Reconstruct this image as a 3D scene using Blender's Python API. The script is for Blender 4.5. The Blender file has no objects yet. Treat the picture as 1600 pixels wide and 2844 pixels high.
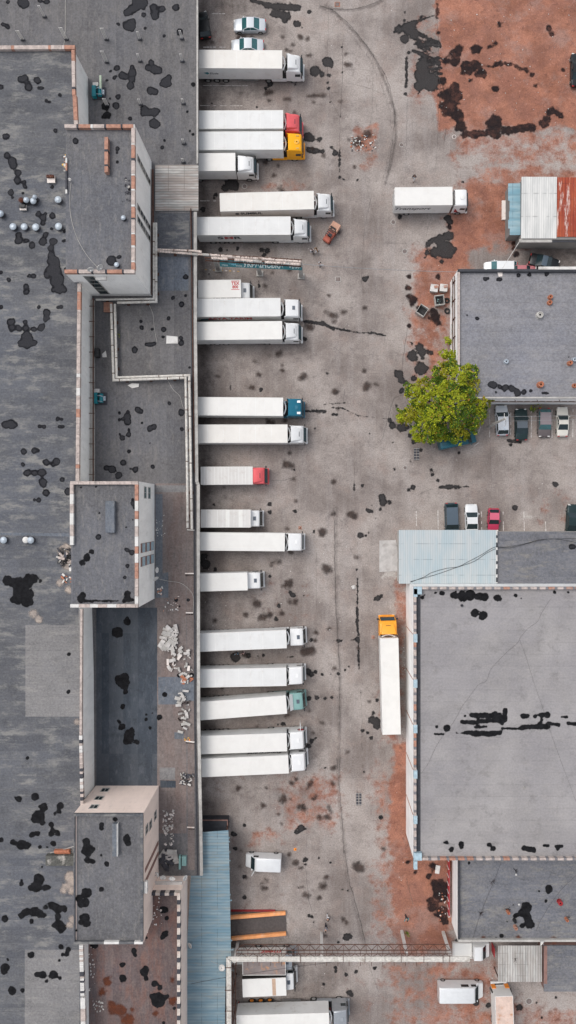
import bpy, bmesh, math, random
import numpy as np
from mathutils import Vector, Matrix, noise as mnoise
R = math.radians
random.seed(7)
sc = bpy.context.scene
# ------------------------------------------------------------------ camera, sky, sun
H = 117.0; SC = 19.05; NX = 865.0; NY = 1424.0
cam_d = bpy.data.cameras.new('camera'); cam = bpy.data.objects.new('camera', cam_d)
sc.collection.objects.link(cam); sc.camera = cam
cam.location = (0, 0, H)
cam_d.sensor_width = 36; cam_d.lens = H*SC/2844*36
cam_d.shift_x = (800-NX)/2844; cam_d.shift_y = (NY-1422)/2844
cam_d.clip_start = 1; cam_d.clip_end = 3000
w = bpy.data.worlds.new('World'); sc.world = w; w.use_nodes = True
nt = w.node_tree; bg = nt.nodes['Background']
sky = nt.nodes.new('ShaderNodeTexSky'); sky.sky_type = 'NISHITA'; sky.sun_disc = False
SUN_EL, SUN_AZ = 60, 305      # compass-like azimuth, clockwise from +Y
sky.sun_elevation = R(SUN_EL); sky.sun_rotation = R(SUN_AZ); sky.dust_density = 3; sky.air_density = 1; sky.ozone_density = 1
hs = nt.nodes.new('ShaderNodeHueSaturation'); hs.inputs['Saturation'].default_value = 0.35
nt.links.new(sky.outputs[0], hs.inputs['Color']); nt.links.new(hs.outputs[0], bg.inputs[0])
bg.inputs[1].default_value = 0.15
sl = bpy.data.lights.new('sun', 'SUN'); sl.energy = .92; sl.angle = R(34); sl.color = (1, .965, .92)
so = bpy.data.objects.new('sun', sl); sc.collection.objects.link(so)
dv = Vector((math.sin(R(SUN_AZ))*math.cos(R(SUN_EL)), math.cos(R(SUN_AZ))*math.cos(R(SUN_EL)), math.sin(R(SUN_EL))))
so.rotation_euler = dv.to_track_quat('Z', 'Y').to_euler(); so.location = dv*200
sc.view_settings.view_transform = 'Standard'; sc.view_settings.look = 'None'; sc.view_settings.gamma = 1
sc.view_settings.exposure = 0.38

# ------------------------------------------------------------------ helpers
COL = sc.collection
TR = [0, 470, 940, 1410, 1880, 2360]; TS = .3727
def src(c, r, x, y): return (c*530+x*TS, TR[r]+y*TS)
def P(px, py, h=0):
    k = (H-h)/H/SC
    return Vector(((px-NX)*k, (NY-py)*k, h))
def PT(c, r, x, y, h=0): return P(*src(c, r, x, y), h)

def tag(o, label=None, cat=None, group=None, kind=None):
    if label: o['label'] = label
    if cat: o['category'] = cat
    if group: o['group'] = group
    if kind: o['kind'] = kind
    return o
def thing(name, label, cat, loc=(0,0,0), rz=0, group=None):
    o = bpy.data.objects.new(name, None); o.empty_display_size = .5; COL.objects.link(o)
    o.location = loc; o.rotation_euler = (0, 0, rz)
    return tag(o, label, cat, group)
def copy_tree(o, parent=None):
    c = o.copy(); COL.objects.link(c); c.parent = parent
    for ch in list(o.children): copy_tree(ch, c)
    return c

class MB:
    def __init__(s): s.v = []; s.f = []; s.m = []; s.a = {}
    def add(s, vs, fs, mi=0):
        n = len(s.v); s.v += [tuple(v) for v in vs]
        for f in fs: s.f.append(tuple(i+n for i in f)); s.m.append(mi)
    def box(s, a, b, mi=0, M=None):
        x0,y0,z0 = a; x1,y1,z1 = b
        vs = [(x0,y0,z0),(x1,y0,z0),(x1,y1,z0),(x0,y1,z0),(x0,y0,z1),(x1,y0,z1),(x1,y1,z1),(x0,y1,z1)]
        if M is not None: vs = [M @ Vector(v) for v in vs]
        s.add(vs, [(0,3,2,1),(4,5,6,7),(0,1,5,4),(1,2,6,5),(2,3,7,6),(3,0,4,7)], mi); return s
    def obox(s, c, size, rz=0, mi=0, rx=0, ry=0):
        M = Matrix.Translation(c) @ Matrix.Rotation(rz,4,'Z') @ Matrix.Rotation(ry,4,'Y') @ Matrix.Rotation(rx,4,'X')
        x,y,z = size[0]/2, size[1]/2, size[2]/2
        return s.box((-x,-y,-z),(x,y,z), mi, M)
    def bar(s, p, q, wd, ht, mi=0):
        p = Vector(p); q = Vector(q); d = q-p; L = d.length
        M = Matrix.Translation((p+q)/2) @ d.to_track_quat('X','Z').to_matrix().to_4x4()
        return s.box((-L/2,-wd/2,-ht/2),(L/2,wd/2,ht/2), mi, M)
    def prism(s, poly, z0, z1, mi=0, top=None, bottom=True):
        a = sum(poly[i][0]*poly[(i+1)%len(poly)][1]-poly[(i+1)%len(poly)][0]*poly[i][1] for i in range(len(poly)))
        if a < 0: poly = poly[::-1]
        n = len(poly)
        vs = [(p[0],p[1],z0) for p in poly]+[(p[0],p[1],z1) for p in poly]
        b = len(s.v)
        s.add(vs, [(i,(i+1)%n,n+(i+1)%n,n+i) for i in range(n)]+([tuple(range(n-1,-1,-1))] if bottom else []), mi)
        s.add(vs[n:], [tuple(range(n))], mi if top is None else top); return s
    def tube(s, pts, r, n=8, mi=0, caps=True):
        pts = [Vector(p) for p in pts]
        rs = r if isinstance(r, (list,tuple)) else [r]*len(pts)
        rings = []; ref = None
        for i,p in enumerate(pts):
            if i == 0: d = (pts[1]-p).normalized()
            elif i == len(pts)-1: d = (p-pts[i-1]).normalized()
            else: d = ((p-pts[i-1]).normalized()+(pts[i+1]-p).normalized()).normalized()
            if ref is None: ref = Vector((0,0,1)) if abs(d.z) < .9 else Vector((1,0,0))
            u = d.cross(ref).normalized(); v = u.cross(d).normalized(); ref = v
            k = 1.0
            if 0 < i < len(pts)-1:
                c = (p-pts[i-1]).normalized().dot(d); k = 1/max(.5, c)
            rings.append([p+(u*math.cos(t)*k+v*math.sin(t))*rs[i] for t in [2*math.pi*j/n for j in range(n)]])
        vs = [q for g in rings for q in g]; fs = []
        for i in range(len(rings)-1):
            for j in range(n):
                fs.append((i*n+j, i*n+(j+1)%n, (i+1)*n+(j+1)%n, (i+1)*n+j))
        if caps: fs += [tuple(range(n))[::-1], tuple((len(rings)-1)*n+j for j in range(n))]
        s.add(vs, fs, mi); return s
    def cyl(s, c, r, z0, z1, n=14, mi=0, r2=None):
        return s.tube([(c[0],c[1],z0),(c[0],c[1],z1)], [r, r if r2 is None else r2], n, mi)
    def lathe(s, c, prof, n=18, mi=0):
        vs = []; fs = []
        for (r,z) in prof:
            for j in range(n):
                t = 2*math.pi*j/n; vs.append((c[0]+r*math.cos(t), c[1]+r*math.sin(t), c[2]+z))
        for i in range(len(prof)-1):
            for j in range(n): fs.append((i*n+j, i*n+(j+1)%n, (i+1)*n+(j+1)%n, (i+1)*n+j))
        fs.append(tuple((len(prof)-1)*n+j for j in range(n)))
        s.add(vs, fs, mi); return s
    def wheel(s, c, r, wd, mi=0, mr=1, n=18):
        x,y,z = c
        for (rr, ww, m) in ((r, wd, mi), (r*.56, wd+.03, mr)):
            s.tube([(x,y-ww/2,z),(x,y+ww/2,z)], rr, n, m)
    def ribbon(s, pts, wd, z, mi=0):
        pts = [Vector((p[0],p[1],0)) for p in pts]; vs = []
        for i,p in enumerate(pts):
            d = (pts[min(i+1,len(pts)-1)]-pts[max(i-1,0)]); d.normalize()
            nrm = Vector((-d.y,d.x,0)); ww = wd*(random.uniform(.5,1.3))/2
            vs += [(p+nrm*ww)[:2]+(z,), (p-nrm*ww)[:2]+(z,)]
        s.add(vs, [(2*i, 2*i+1, 2*i+3, 2*i+2) for i in range(len(pts)-1)], mi); return s
    def loft(s, secs, mi=0, cap=True):
        n = len(secs[0]); vs = [q for g in secs for q in g]; fs = []
        for i in range(len(secs)-1):
            for j in range(n): fs.append((i*n+j, i*n+(j+1)%n, (i+1)*n+(j+1)%n, (i+1)*n+j))
        if cap: fs += [tuple(range(n))[::-1], tuple((len(secs)-1)*n+j for j in range(n))]
        s.add(vs, fs, mi); return s
    def build(s, name, mats, parent=None, local=False, smooth=False, bevel=0, recalc=True):
        if not isinstance(mats, (list,tuple)): mats = [mats]
        me = bpy.data.meshes.new(name)
        vs = s.v
        if parent is not None and not local:
            Mi = (Matrix.Translation(parent.location) @ parent.rotation_euler.to_matrix().to_4x4()).inverted()
            vs = [tuple(Mi @ Vector(v)) for v in vs]
        me.from_pydata(vs, [], s.f)
        for m in mats: me.materials.append(m)
        me.polygons.foreach_set('material_index', s.m)
        if s.a:
            at = me.attributes.new('edge', 'FLOAT', 'POINT'); ar = np.zeros(len(vs), dtype=np.float32)
            for k, q in s.a.items(): ar[k:k+len(q)] = q
            at.data.foreach_set('value', ar)
        if bevel or recalc or smooth:
            bm = bmesh.new(); bm.from_mesh(me)
            if smooth or bevel: bmesh.ops.remove_doubles(bm, verts=bm.verts, dist=1e-4)
            if recalc: bmesh.ops.recalc_face_normals(bm, faces=bm.faces)
            if bevel:
                es = [e for e in bm.edges if len(e.link_faces)==2 and e.calc_face_angle(0) > .5]
                bmesh.ops.bevel(bm, geom=es, offset=bevel, segments=2, affect='EDGES', clamp_overlap=True)
            if smooth:
                for f in bm.faces: f.smooth = True
                for e in bm.edges:
                    if len(e.link_faces)==2 and e.calc_face_angle(0) > R(38): e.smooth = False
            bm.to_mesh(me); bm.free()
        o = bpy.data.objects.new(name, me); COL.objects.link(o)
        if parent is not None: o.parent = parent
        return o

class Multi:
    '''like MB, but every piece becomes a part of its own'''
    def __init__(s): s.l = []
    def new(s): s.l.append(MB()); return s.l[-1]
    def box(s, *a, **k): s.new().box(*a, **k)
    def obox(s, *a, **k): s.new().obox(*a, **k)
    def bar(s, *a, **k): s.new().bar(*a, **k)
    def loft(s, *a, **k): s.new().loft(*a, **k)
    def build(s, name, mats, parent=None, **k): return [m.build(name, mats, parent, **k) for m in s.l][-1]

# ------------------------------------------------------------------ materials
def newmat(name, rough=.8, metal=0, spec=.3):
    m = bpy.data.materials.new(name); m.use_nodes = True
    b = m.node_tree.nodes['Principled BSDF']
    b.inputs['Roughness'].default_value = rough; b.inputs['Metallic'].default_value = metal
    b.inputs['Specular IOR Level'].default_value = spec
    return m, m.node_tree, b
def N(nt, t, **kw):
    n = nt.nodes.new(t)
    for k, v in kw.items():
        if k in n.inputs: n.inputs[k].default_value = v
        else: setattr(n, k, v)
    return n
def mixc(nt, fac, a, b, mode='MIX'):
    n = nt.nodes.new('ShaderNodeMix'); n.data_type = 'RGBA'; n.blend_type = mode
    for sk, v in ((n.inputs[0], fac), (n.inputs[6], a), (n.inputs[7], b)):
        if hasattr(v, 'is_output') or isinstance(v, bpy.types.NodeSocket): nt.links.new(v, sk)
        elif isinstance(v, (int,float)): sk.default_value = v
        else: sk.default_value = (*v, 1) if len(v)==3 else v
    return n.outputs[2]
def math_(nt, op, a, b=0, c=0, clamp=False):
    n = nt.nodes.new('ShaderNodeMath'); n.operation = op; n.use_clamp = clamp
    for i, v in enumerate((a, b, c)):
        if isinstance(v, bpy.types.NodeSocket): nt.links.new(v, n.inputs[i])
        else: n.inputs[i].default_value = v
    return n.outputs[0]
def ramp(nt, fac, a, b):
    n = nt.nodes.new('ShaderNodeMapRange'); nt.links.new(fac, n.inputs[0])
    n.inputs[1].default_value = a; n.inputs[2].default_value = b; n.interpolation_type = 'SMOOTHSTEP'; return n.outputs[0]
def coord(nt, world=True, scale=(1,1,1), rot=0):
    if world:
        g = nt.nodes.new('ShaderNodeNewGeometry').outputs['Position']
    else: g = nt.nodes.new('ShaderNodeTexCoord').outputs['Object']
    m = nt.nodes.new('ShaderNodeMapping'); m.inputs['Scale'].default_value = scale; m.inputs['Rotation'].default_value = (0,0,rot)
    nt.links.new(g, m.inputs[0]); return m.outputs[0]
def noise(nt, vec, scale, detail=4, rough=.6, dist=0):
    n = nt.nodes.new('ShaderNodeTexNoise'); nt.links.new(vec, n.inputs['Vector'])
    n.inputs['Scale'].default_value = scale; n.inputs['Detail'].default_value = detail
    n.inputs['Roughness'].default_value = rough; n.inputs['Distortion'].default_value = dist
    return n.outputs[0]
def mul(c, k): return tuple(min(1, x*k) for x in c)
def simple(name, col, rough=.5, metal=0, spec=.4, var=.12, scale=1.5, world=False, dirt=None, grain=.06):
    m, nt, b = newmat(name, rough, metal, spec)
    v = coord(nt, world)
    c = mixc(nt, ramp(nt, noise(nt, v, scale, 5), .3, .7), mul(col, 1-var), mul(col, 1+var*.6))
    if grain: c = mixc(nt, ramp(nt, noise(nt, v, 14, 3), .3, .7), mixc(nt, 1, c, (1-grain*2,)*3, 'MULTIPLY'), c)
    if dirt: c = mixc(nt, math_(nt, 'MULTIPLY', ramp(nt, noise(nt, v, .8, 6, .7), .52, .72), dirt[3] if len(dirt)>3 else .6), c, dirt[:3])
    nt.links.new(c, b.inputs['Base Color']); return m

def felt(name, col, pale=(.30,.28,.25), pale_amt=.5, along='x', bandw=1.0, bandamt=.10, rust=0, blue=(.10,.115,.15), blueamt=.5, grain=.35, seamamt=.22, pm0=.50):
    m, nt, b = newmat(name, .82, 0, .35)
    v = coord(nt)
    st = (.06, 1/bandw, .3) if along == 'x' else (1/bandw, .06, .3)
    vb = coord(nt, True, st)
    nb = nt.nodes.new('ShaderNodeTexWhiteNoise'); nb.noise_dimensions = '2D'
    fl = nt.nodes.new('ShaderNodeVectorMath'); fl.operation = 'FLOOR'; nt.links.new(vb, fl.inputs[0]); nt.links.new(fl.outputs[0], nb.inputs['Vector'])
    c = mixc(nt, ramp(nt, noise(nt, v, .12, 4, .6), .35, .65), mul(col,.86), mul(col,1.12))
    c = mixc(nt, math_(nt,'MULTIPLY', ramp(nt, noise(nt, v, .07, 3), .42, .62), blueamt), c, blue)
    c = mixc(nt, bandamt, c, mixc(nt, nb.outputs[0], (0,0,0), (.32,.31,.30)))
    # seams between the rolls
    sx = nt.nodes.new('ShaderNodeSeparateXYZ'); nt.links.new(vb, sx.inputs[0])
    fr = math_(nt, 'FRACT', sx.outputs[1 if along=='x' else 0])
    seam = math_(nt, 'LESS_THAN', fr, .09)
    c = mixc(nt, math_(nt,'MULTIPLY', math_(nt,'MULTIPLY', seam, ramp(nt, noise(nt, v, .35, 3), .35, .6)), seamamt), c, (.035,.035,.04))
    stv = coord(nt, True, (.35,1.1,1) if along=='x' else (1.1,.35,1))
    pm = math_(nt,'MULTIPLY', ramp(nt, noise(nt, stv, .9, 6, .72), pm0, pm0+.16), ramp(nt, noise(nt, v, .22, 4), .36, .58))
    c = mixc(nt, math_(nt,'MULTIPLY', pm, pale_amt), c, pale)
    dm = math_(nt,'MULTIPLY', ramp(nt, noise(nt, v, .5, 6, .75), .52, .68), .5)
    c = mixc(nt, dm, c, mul(col,.5))
    if rust:
        rm = math_(nt,'MULTIPLY', ramp(nt, noise(nt, stv, .6, 6, .72), .45, .64), rust)
        c = mixc(nt, rm, c, (.26,.095,.05))
    g = noise(nt, v, 3.6, 3, .85)
    c = mixc(nt, grain*.62, c, mixc(nt, ramp(nt, g, .32, .68), mul(col,.2), mul(col,2.0)))
    g2 = noise(nt, stv, 2.2, 4, .8)
    c = mixc(nt, math_(nt,'MULTIPLY', ramp(nt, g2, .52, .68), .28), c, pale)
    nt.links.new(c, b.inputs['Base Color'])
    bp = N(nt, 'ShaderNodeBump'); bp.inputs['Strength'].default_value = .35; bp.inputs['Distance'].default_value = .03
    nt.links.new(g, bp.inputs['Height']); nt.links.new(bp.outputs[0], b.inputs['Normal'])
    return m

def wallmat(name, col, dirtc=(.16,.13,.10), amt=.35, ph=.6):
    m, nt, b = newmat(name, .85, 0, .2)
    g = nt.nodes.new('ShaderNodeNewGeometry').outputs['Position']
    sx = nt.nodes.new('ShaderNodeSeparateXYZ'); nt.links.new(g, sx.inputs[0])
    fz = math_(nt,'FRACT', math_(nt,'DIVIDE', sx.outputs[2], ph))
    line = math_(nt,'LESS_THAN', fz, .10)
    v = coord(nt, True, (1,1,.35))
    c = mixc(nt, ramp(nt, noise(nt, v, .6, 5), .3, .7), mul(col,.92), mul(col,1.04))
    c = mixc(nt, math_(nt,'MULTIPLY', ramp(nt, noise(nt, v, 1.6, 7, .75), .52, .72), amt), c, dirtc)
    c = mixc(nt, math_(nt,'MULTIPLY', line, .3), c, mul(col,.45))
    nt.links.new(c, b.inputs['Base Color']); return m

def corr(name, c1, c2, axis='x', pitch=.3, rust=None, rustamt=.5, seams=2.2, strip=None, dark=.55, rlo=.44):
    """corrugated sheet: the ridges run along `axis`"""
    m, nt, b = newmat(name, .55, .0, .4)
    g = nt.nodes.new('ShaderNodeNewGeometry').outputs['Position']
    sx = nt.nodes.new('ShaderNodeSeparateXYZ'); nt.links.new(g, sx.inputs[0])
    cr = sx.outputs[1] if axis == 'x' else sx.outputs[0]; al = sx.outputs[0] if axis == 'x' else sx.outputs[1]
    v = coord(nt, True, (.25,1.6,1) if axis=='x' else (1.6,.25,1))
    c = mixc(nt, ramp(nt, noise(nt, v, .8, 5, .65), .35, .65), c1, c2)
    line = math_(nt,'LESS_THAN', math_(nt,'FRACT', math_(nt,'DIVIDE', cr, pitch)), .28)
    c = mixc(nt, math_(nt,'MULTIPLY', line, dark), c, mul(c1,.35))
    sm = math_(nt,'LESS_THAN', math_(nt,'FRACT', math_(nt,'DIVIDE', al, seams)), .05)
    c = mixc(nt, math_(nt,'MULTIPLY', math_(nt,'MULTIPLY', sm, ramp(nt, noise(nt, v, .5, 2), .4, .6)), .5), c, mul(c1,.4))
    if rust:
        rm = math_(nt,'MULTIPLY', ramp(nt, noise(nt, v, .9, 6, .75), rlo, rlo+.12), rustamt)
        c = mixc(nt, rm, c, rust)
    nt.links.new(c, b.inputs['Base Color'])
    return m

M = {}
M['white'] = simple('truck_white', (.715,.70,.665), .45, var=.04, scale=.6, grain=.02, dirt=(.55,.50,.45,.25))
M['whitew'] = simple('truck_warm_white', (.70,.675,.63), .5, var=.05, scale=.5, grain=.02, dirt=(.56,.50,.44,.4))
M['whiteg'] = simple('truck_cool_white', (.67,.67,.655), .45, var=.05, scale=.5, grain=.02, dirt=(.50,.48,.45,.4))
M['white2'] = simple('truck_cream', (.72,.71,.67), .5, var=.05, scale=.6, grain=.03, dirt=(.5,.45,.4,.35))
M['greyroof'] = simple('truck_grey', (.62,.60,.57), .5, var=.05, scale=.6, grain=.03, dirt=(.42,.36,.32,.4))
M['side'] = simple('truck_side', (.74,.735,.715), .5, var=.06, scale=.5, grain=.02, dirt=(.40,.33,.27,.5))
M['sidepink'] = simple('truck_side_dusty', (.72,.65,.60), .6, var=.08, scale=.3, grain=.02, dirt=(.50,.28,.20,.7))
M['cabwhite'] = simple('cab_white', (.76,.76,.75), .3, var=.03, grain=.01)
M['cabred'] = simple('cab_red', (.72,.06,.09), .3, var=.06, grain=.02)
M['cabpink'] = simple('cab_faded_red', (.78,.13,.14), .4, var=.06, grain=.02)
M['cabyellow'] = simple('cab_yellow', (.95,.42,.005), .35, var=.04, grain=.02)
M['forkred'] = simple('forklift_red', (.42,.10,.06), .5)
M['caborange'] = simple('cab_orange', (.90,.36,.03), .35, var=.04, grain=.02)
M['cabteal'] = simple('cab_teal', (.01,.13,.20), .3, var=.06, grain=.02)
M['cabgreen'] = simple('cab_green', (.22,.38,.36), .35, var=.06, grain=.02)
M['cabsilver'] = simple('cab_silver', (.40,.42,.44), .3, .4, var=.06)
M['black'] = simple('black_plastic', (.02,.02,.022), .5, var=.2)
M['chassis'] = simple('chassis', (.045,.04,.038), .7, var=.3)
M['rubber'] = simple('rubber', (.02,.02,.02), .8, var=.2)
M['rim'] = simple('rim', (.45,.45,.44), .4, .6)
M['glass'] = simple('dark_glass', (.015,.03,.035), .12, 0, .6, var=.2)
M['glassteal'] = simple('tinted_glass', (.04,.13,.14), .12, 0, .6, var=.2)
M['steel'] = simple('steel', (.35,.35,.35), .4, .6)
M['galv'] = simple('galvanised', (.42,.47,.52), .45, .3, var=.15, scale=3)
M['redpaint'] = simple('red_paint', (.36,.03,.035), .5)
M['textred'] = simple('lettering_red', (.50,.08,.08), .6, grain=0)
M['textblk'] = simple('lettering_black', (.03,.03,.04), .6, grain=0)
M['textwhite'] = simple('lettering_white', (.75,.85,.82), .6, grain=0)
M['lamp'] = simple('lamp_glass', (.75,.73,.70), .2)
M['lampred'] = simple('lamp_red', (.45,.02,.02), .3)
M['lampor'] = simple('lamp_amber', (.95,.30,.03), .3)
M['pipe'] = simple('pipe_lagging', (.62,.59,.54), .7, var=.2, scale=3, world=True, dirt=(.20,.15,.11,.75))
M['pipeold'] = simple('pipe_old_lagging', (.66,.56,.50), .9, var=.35, scale=5, world=True, dirt=(.10,.06,.04,.95))
M['rustpipe'] = simple('rusty_steel', (.10,.045,.03), .85, var=.4, scale=3)
M['conc'] = simple('concrete', (.46,.44,.41), .9, var=.2, scale=1.2, world=True, dirt=(.2,.18,.16,.5))
M['concwhite'] = simple('concrete_white', (.66,.64,.61), .85, var=.12, scale=1.2, world=True, dirt=(.3,.27,.24,.6))
M['rubblewhite'] = simple('rubble_white', (.56,.53,.50), .9, var=.25, scale=2, world=True, dirt=(.25,.22,.20,.7))
M['dullbrick'] = simple('dull_brick', (.26,.15,.125), .9, var=.2, world=True)
M['brick'] = simple('broken_brick', (.42,.16,.09), .9, var=.3, scale=4)
M['coporange'] = simple('coping_orange', (.43,.225,.16), .85, var=.25, scale=2.5, world=True, dirt=(.34,.26,.23,.9))
M['copbeige'] = simple('coping_beige', (.50,.42,.38), .85, var=.25, scale=2.5, world=True, dirt=(.16,.14,.13,.6))
M['copdark'] = simple('coping_dark', (.06,.06,.07), .85, var=.2, scale=2.5, world=True)
M['copblue'] = simple('coping_blue', (.38,.50,.56), .6, var=.2, scale=2.5, world=True)
M['copcream'] = simple('coping_cream', (.60,.53,.47), .8, var=.2, scale=2.5, world=True, dirt=(.5,.25,.17,.4))
M['copgrey'] = simple('coping_grey', (.21,.20,.21), .85, var=.2, scale=2.5, world=True)
M['bitumen'] = simple('bitumen_wall', (.045,.047,.055), .7, var=.25, scale=2, world=True)
def tarmat(name, c, edge, rough=.5, jag=.16, soft=.05, ring=None, op=1.0, jf=2.2, grow=0):
    m, nt, b = newmat(name, rough, 0, .12); v = coord(nt)
    at = nt.nodes.new('ShaderNodeAttribute'); at.attribute_name = 'edge'
    d = math_(nt, 'ADD', math_(nt,'ADD', at.outputs['Fac'], grow), math_(nt, 'MULTIPLY', math_(nt, 'SUBTRACT', noise(nt, v, jf, 6, .72), .5), jag))
    al = math_(nt, 'MULTIPLY', ramp(nt, d, -soft, soft), op)
    tb = nt.nodes.new('ShaderNodeBsdfTransparent'); mx = nt.nodes.new('ShaderNodeMixShader'); out = nt.nodes['Material Output']
    nt.links.new(al, mx.inputs[0]); nt.links.new(tb.outputs[0], mx.inputs[1]); nt.links.new(b.outputs[0], mx.inputs[2]); nt.links.new(mx.outputs[0], out.inputs[0])
    cc = mixc(nt, ramp(nt, noise(nt, v, 1.5, 6, .7), .35, .65), c, edge)
    if ring: cc = mixc(nt, ramp(nt, math_(nt,'ADD', at.outputs['Fac'], math_(nt,'MULTIPLY', math_(nt,'SUBTRACT', noise(nt, v, .7, 4), .5), .5)), .10, .24), cc, ring)
    if name == 'wet_mud': cc = mixc(nt, ramp(nt, noise(nt, v, .5, 4, .7), .5, .66), cc, (.085,.040,.032))
    cc = mixc(nt, ramp(nt, noise(nt, v, 8, 2, .8), .3, .7), mixc(nt, 1, cc, (.7,.7,.7), 'MULTIPLY'), cc)
    nt.links.new(cc, b.inputs['Base Color']); return m
M['tar'] = tarmat('roof_tar', (.008,.008,.009), (.018,.018,.020), .9, .28, .05, op=.97)
M['tarin'] = tarmat('roof_tar_old', (.010,.010,.013), (.020,.020,.024), .85, .26, .045, op=.96, ring=(.026,.026,.030))
M['tarmid'] = tarmat('roof_tar_mid', (.012,.012,.015), (.024,.024,.028), .85, .26, .045, op=.95, ring=(.040,.040,.045))
M['oil'] = tarmat('oil_stain', (.016,.016,.018), (.038,.036,.036), .7, .62, .08, ring=(.052,.048,.048), op=.86)
M['oilin'] = tarmat('oil_stain_inner', (.036,.036,.040), (.075,.072,.072), .85)
M['mud'] = tarmat('wet_mud', (.016,.013,.015), (.040,.024,.022), .8, .95, .16, op=.9, jf=.9, grow=.0)
M['smudge'] = tarmat('smudge', (.04,.032,.03), (.09,.06,.05), .85, .9, .34, op=.72, jf=1.0, grow=.05)
M['crack'] = tarmat('crack', (.055,.048,.046), (.16,.145,.14), .95, .9, .3, op=.6, jf=2.5, grow=.06)
M['rustspot'] = tarmat('rust_spot', (.17,.05,.022), (.11,.04,.025), .9, .7, .2, op=.75, grow=.1)
M['plaster'] = tarmat('plaster_patch', (.50,.42,.36), (.36,.31,.28), .9, 1.0, .25, op=.85, jf=1.2, grow=.15)
M['line'] = simple('painted_line', (.62,.58,.55), .8, var=.3, scale=3, world=True, dirt=(.26,.22,.2,.9))
M['yline'] = simple('painted_line_yellow', (.62,.38,.10), .8, var=.2, scale=3, world=True)
M['feltgrey'] = felt('felt_grey', (.088,.090,.099), pale=(.26,.25,.23), pale_amt=.85, pm0=.47, blueamt=.35)
M['felthall'] = felt('felt_hall', (.115,.110,.112), pale=(.24,.22,.20), pale_amt=.35, along='y', blueamt=.25)
M['felttower'] = felt('felt_tower', (.118,.116,.122), pale_amt=.25, along='y', bandamt=.06, blueamt=.3)
M['feltdark'] = felt('felt_dark', (.040,.050,.064), pale=(.14,.15,.17), pale_amt=.3, along='y', blue=(.045,.06,.08), grain=.2)
M['feltbrown'] = felt('felt_brown', (.165,.134,.124), pale=(.30,.25,.22), pale_amt=.4, along='y', rust=.12, blueamt=.15)
M['feltrust'] = felt('felt_rust', (.120,.088,.085), pale=(.26,.20,.17), pale_amt=.3, along='y', rust=.40, blueamt=.15, bandw=1.2)
M['feltpale'] = felt('felt_pale', (.185,.178,.176), pale=(.33,.31,.28), pale_amt=.35, blueamt=.2, bandamt=.06)
M['feltstrip'] = felt('felt_strip', (.12,.135,.155), pale_amt=.2, along='y', blueamt=.6)
M['feltblue'] = felt('felt_right', (.205,.202,.215), pale=(.30,.28,.26), pale_amt=.35, blue=(.16,.17,.21), blueamt=.55)
M['feltbig'] = felt('felt_big', (.305,.287,.280), pale=(.36,.33,.31), pale_amt=.25, bandw=1.6, blue=(.22,.21,.225), blueamt=.5, bandamt=.07, grain=.15, seamamt=.12)
M['feltsmall'] = felt('felt_small', (.145,.145,.157), pale=(.33,.30,.24), pale_amt=.4, blueamt=.4)
M['wall'] = wallmat('wall_cream', (.95,.93,.89), dirtc=(.45,.4,.35), amt=.3)
M['wallgrey'] = wallmat('wall_grey', (.8,.82,.86), ph=3.2)
M['wallpink'] = wallmat('wall_pink', (.90,.74,.65), amt=.2, ph=.5)
M['wallwhite'] = wallmat('wall_white', (.90,.89,.87), dirtc=(.5,.46,.42), amt=.25, ph=3.1)
M['walldark'] = wallmat('wall_dark', (.22,.21,.20))
M['corrwhite'] = corr('corrugated_white', (.52,.52,.50), (.66,.65,.62), 'y', .32, dark=.25, seams=3.2)
M['corrgrey'] = corr('corrugated_grey', (.30,.29,.27), (.50,.48,.45), 'x', .36, dark=.6, rust=(.25,.15,.11), rustamt=.35)
M['corrgreyy'] = corr('corrugated_awning', (.34,.33,.31), (.52,.50,.47), 'y', .36, dark=.55, rust=(.20,.15,.12), rustamt=.3, seams=1.6)
M['corrblue'] = corr('corrugated_blue', (.15,.25,.31), (.25,.33,.365), 'x', .42, dark=.35, rust=(.30,.27,.21), rustamt=.35, rlo=.5)
M['corrpale'] = corr('corrugated_pale_blue', (.37,.44,.465), (.455,.48,.48), 'y', .32, dark=.22)
M['corrrust'] = corr('corrugated_rust', (.26,.035,.015), (.38,.08,.03), 'y', .4, rust=(.70,.60,.54), rustamt=.75, dark=.4, rlo=.53)
M['corrteal'] = corr('corrugated_teal', (.17,.32,.39), (.30,.42,.46), 'x', 1.1, dark=.2)
M['teal'] = simple('teal_paint', (.01,.20,.24), .5, var=.15)
M['banner'] = simple('banner_teal', (.04,.22,.25), .6, var=.1)
M['skin'] = simple('skin', (.50,.30,.22), .5)
M['hair'] = simple('hair', (.03,.02,.015), .8)
M['orangesteel'] = simple('orange_steel', (.92,.40,.16), .5, var=.12, dirt=(.8,.55,.4,.5))
M['deck'] = simple('ramp_deck', (.10,.085,.08), .8, var=.2, scale=3)
M['hatchglass'] = simple('hatch', (.10,.12,.15), .3)
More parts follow.
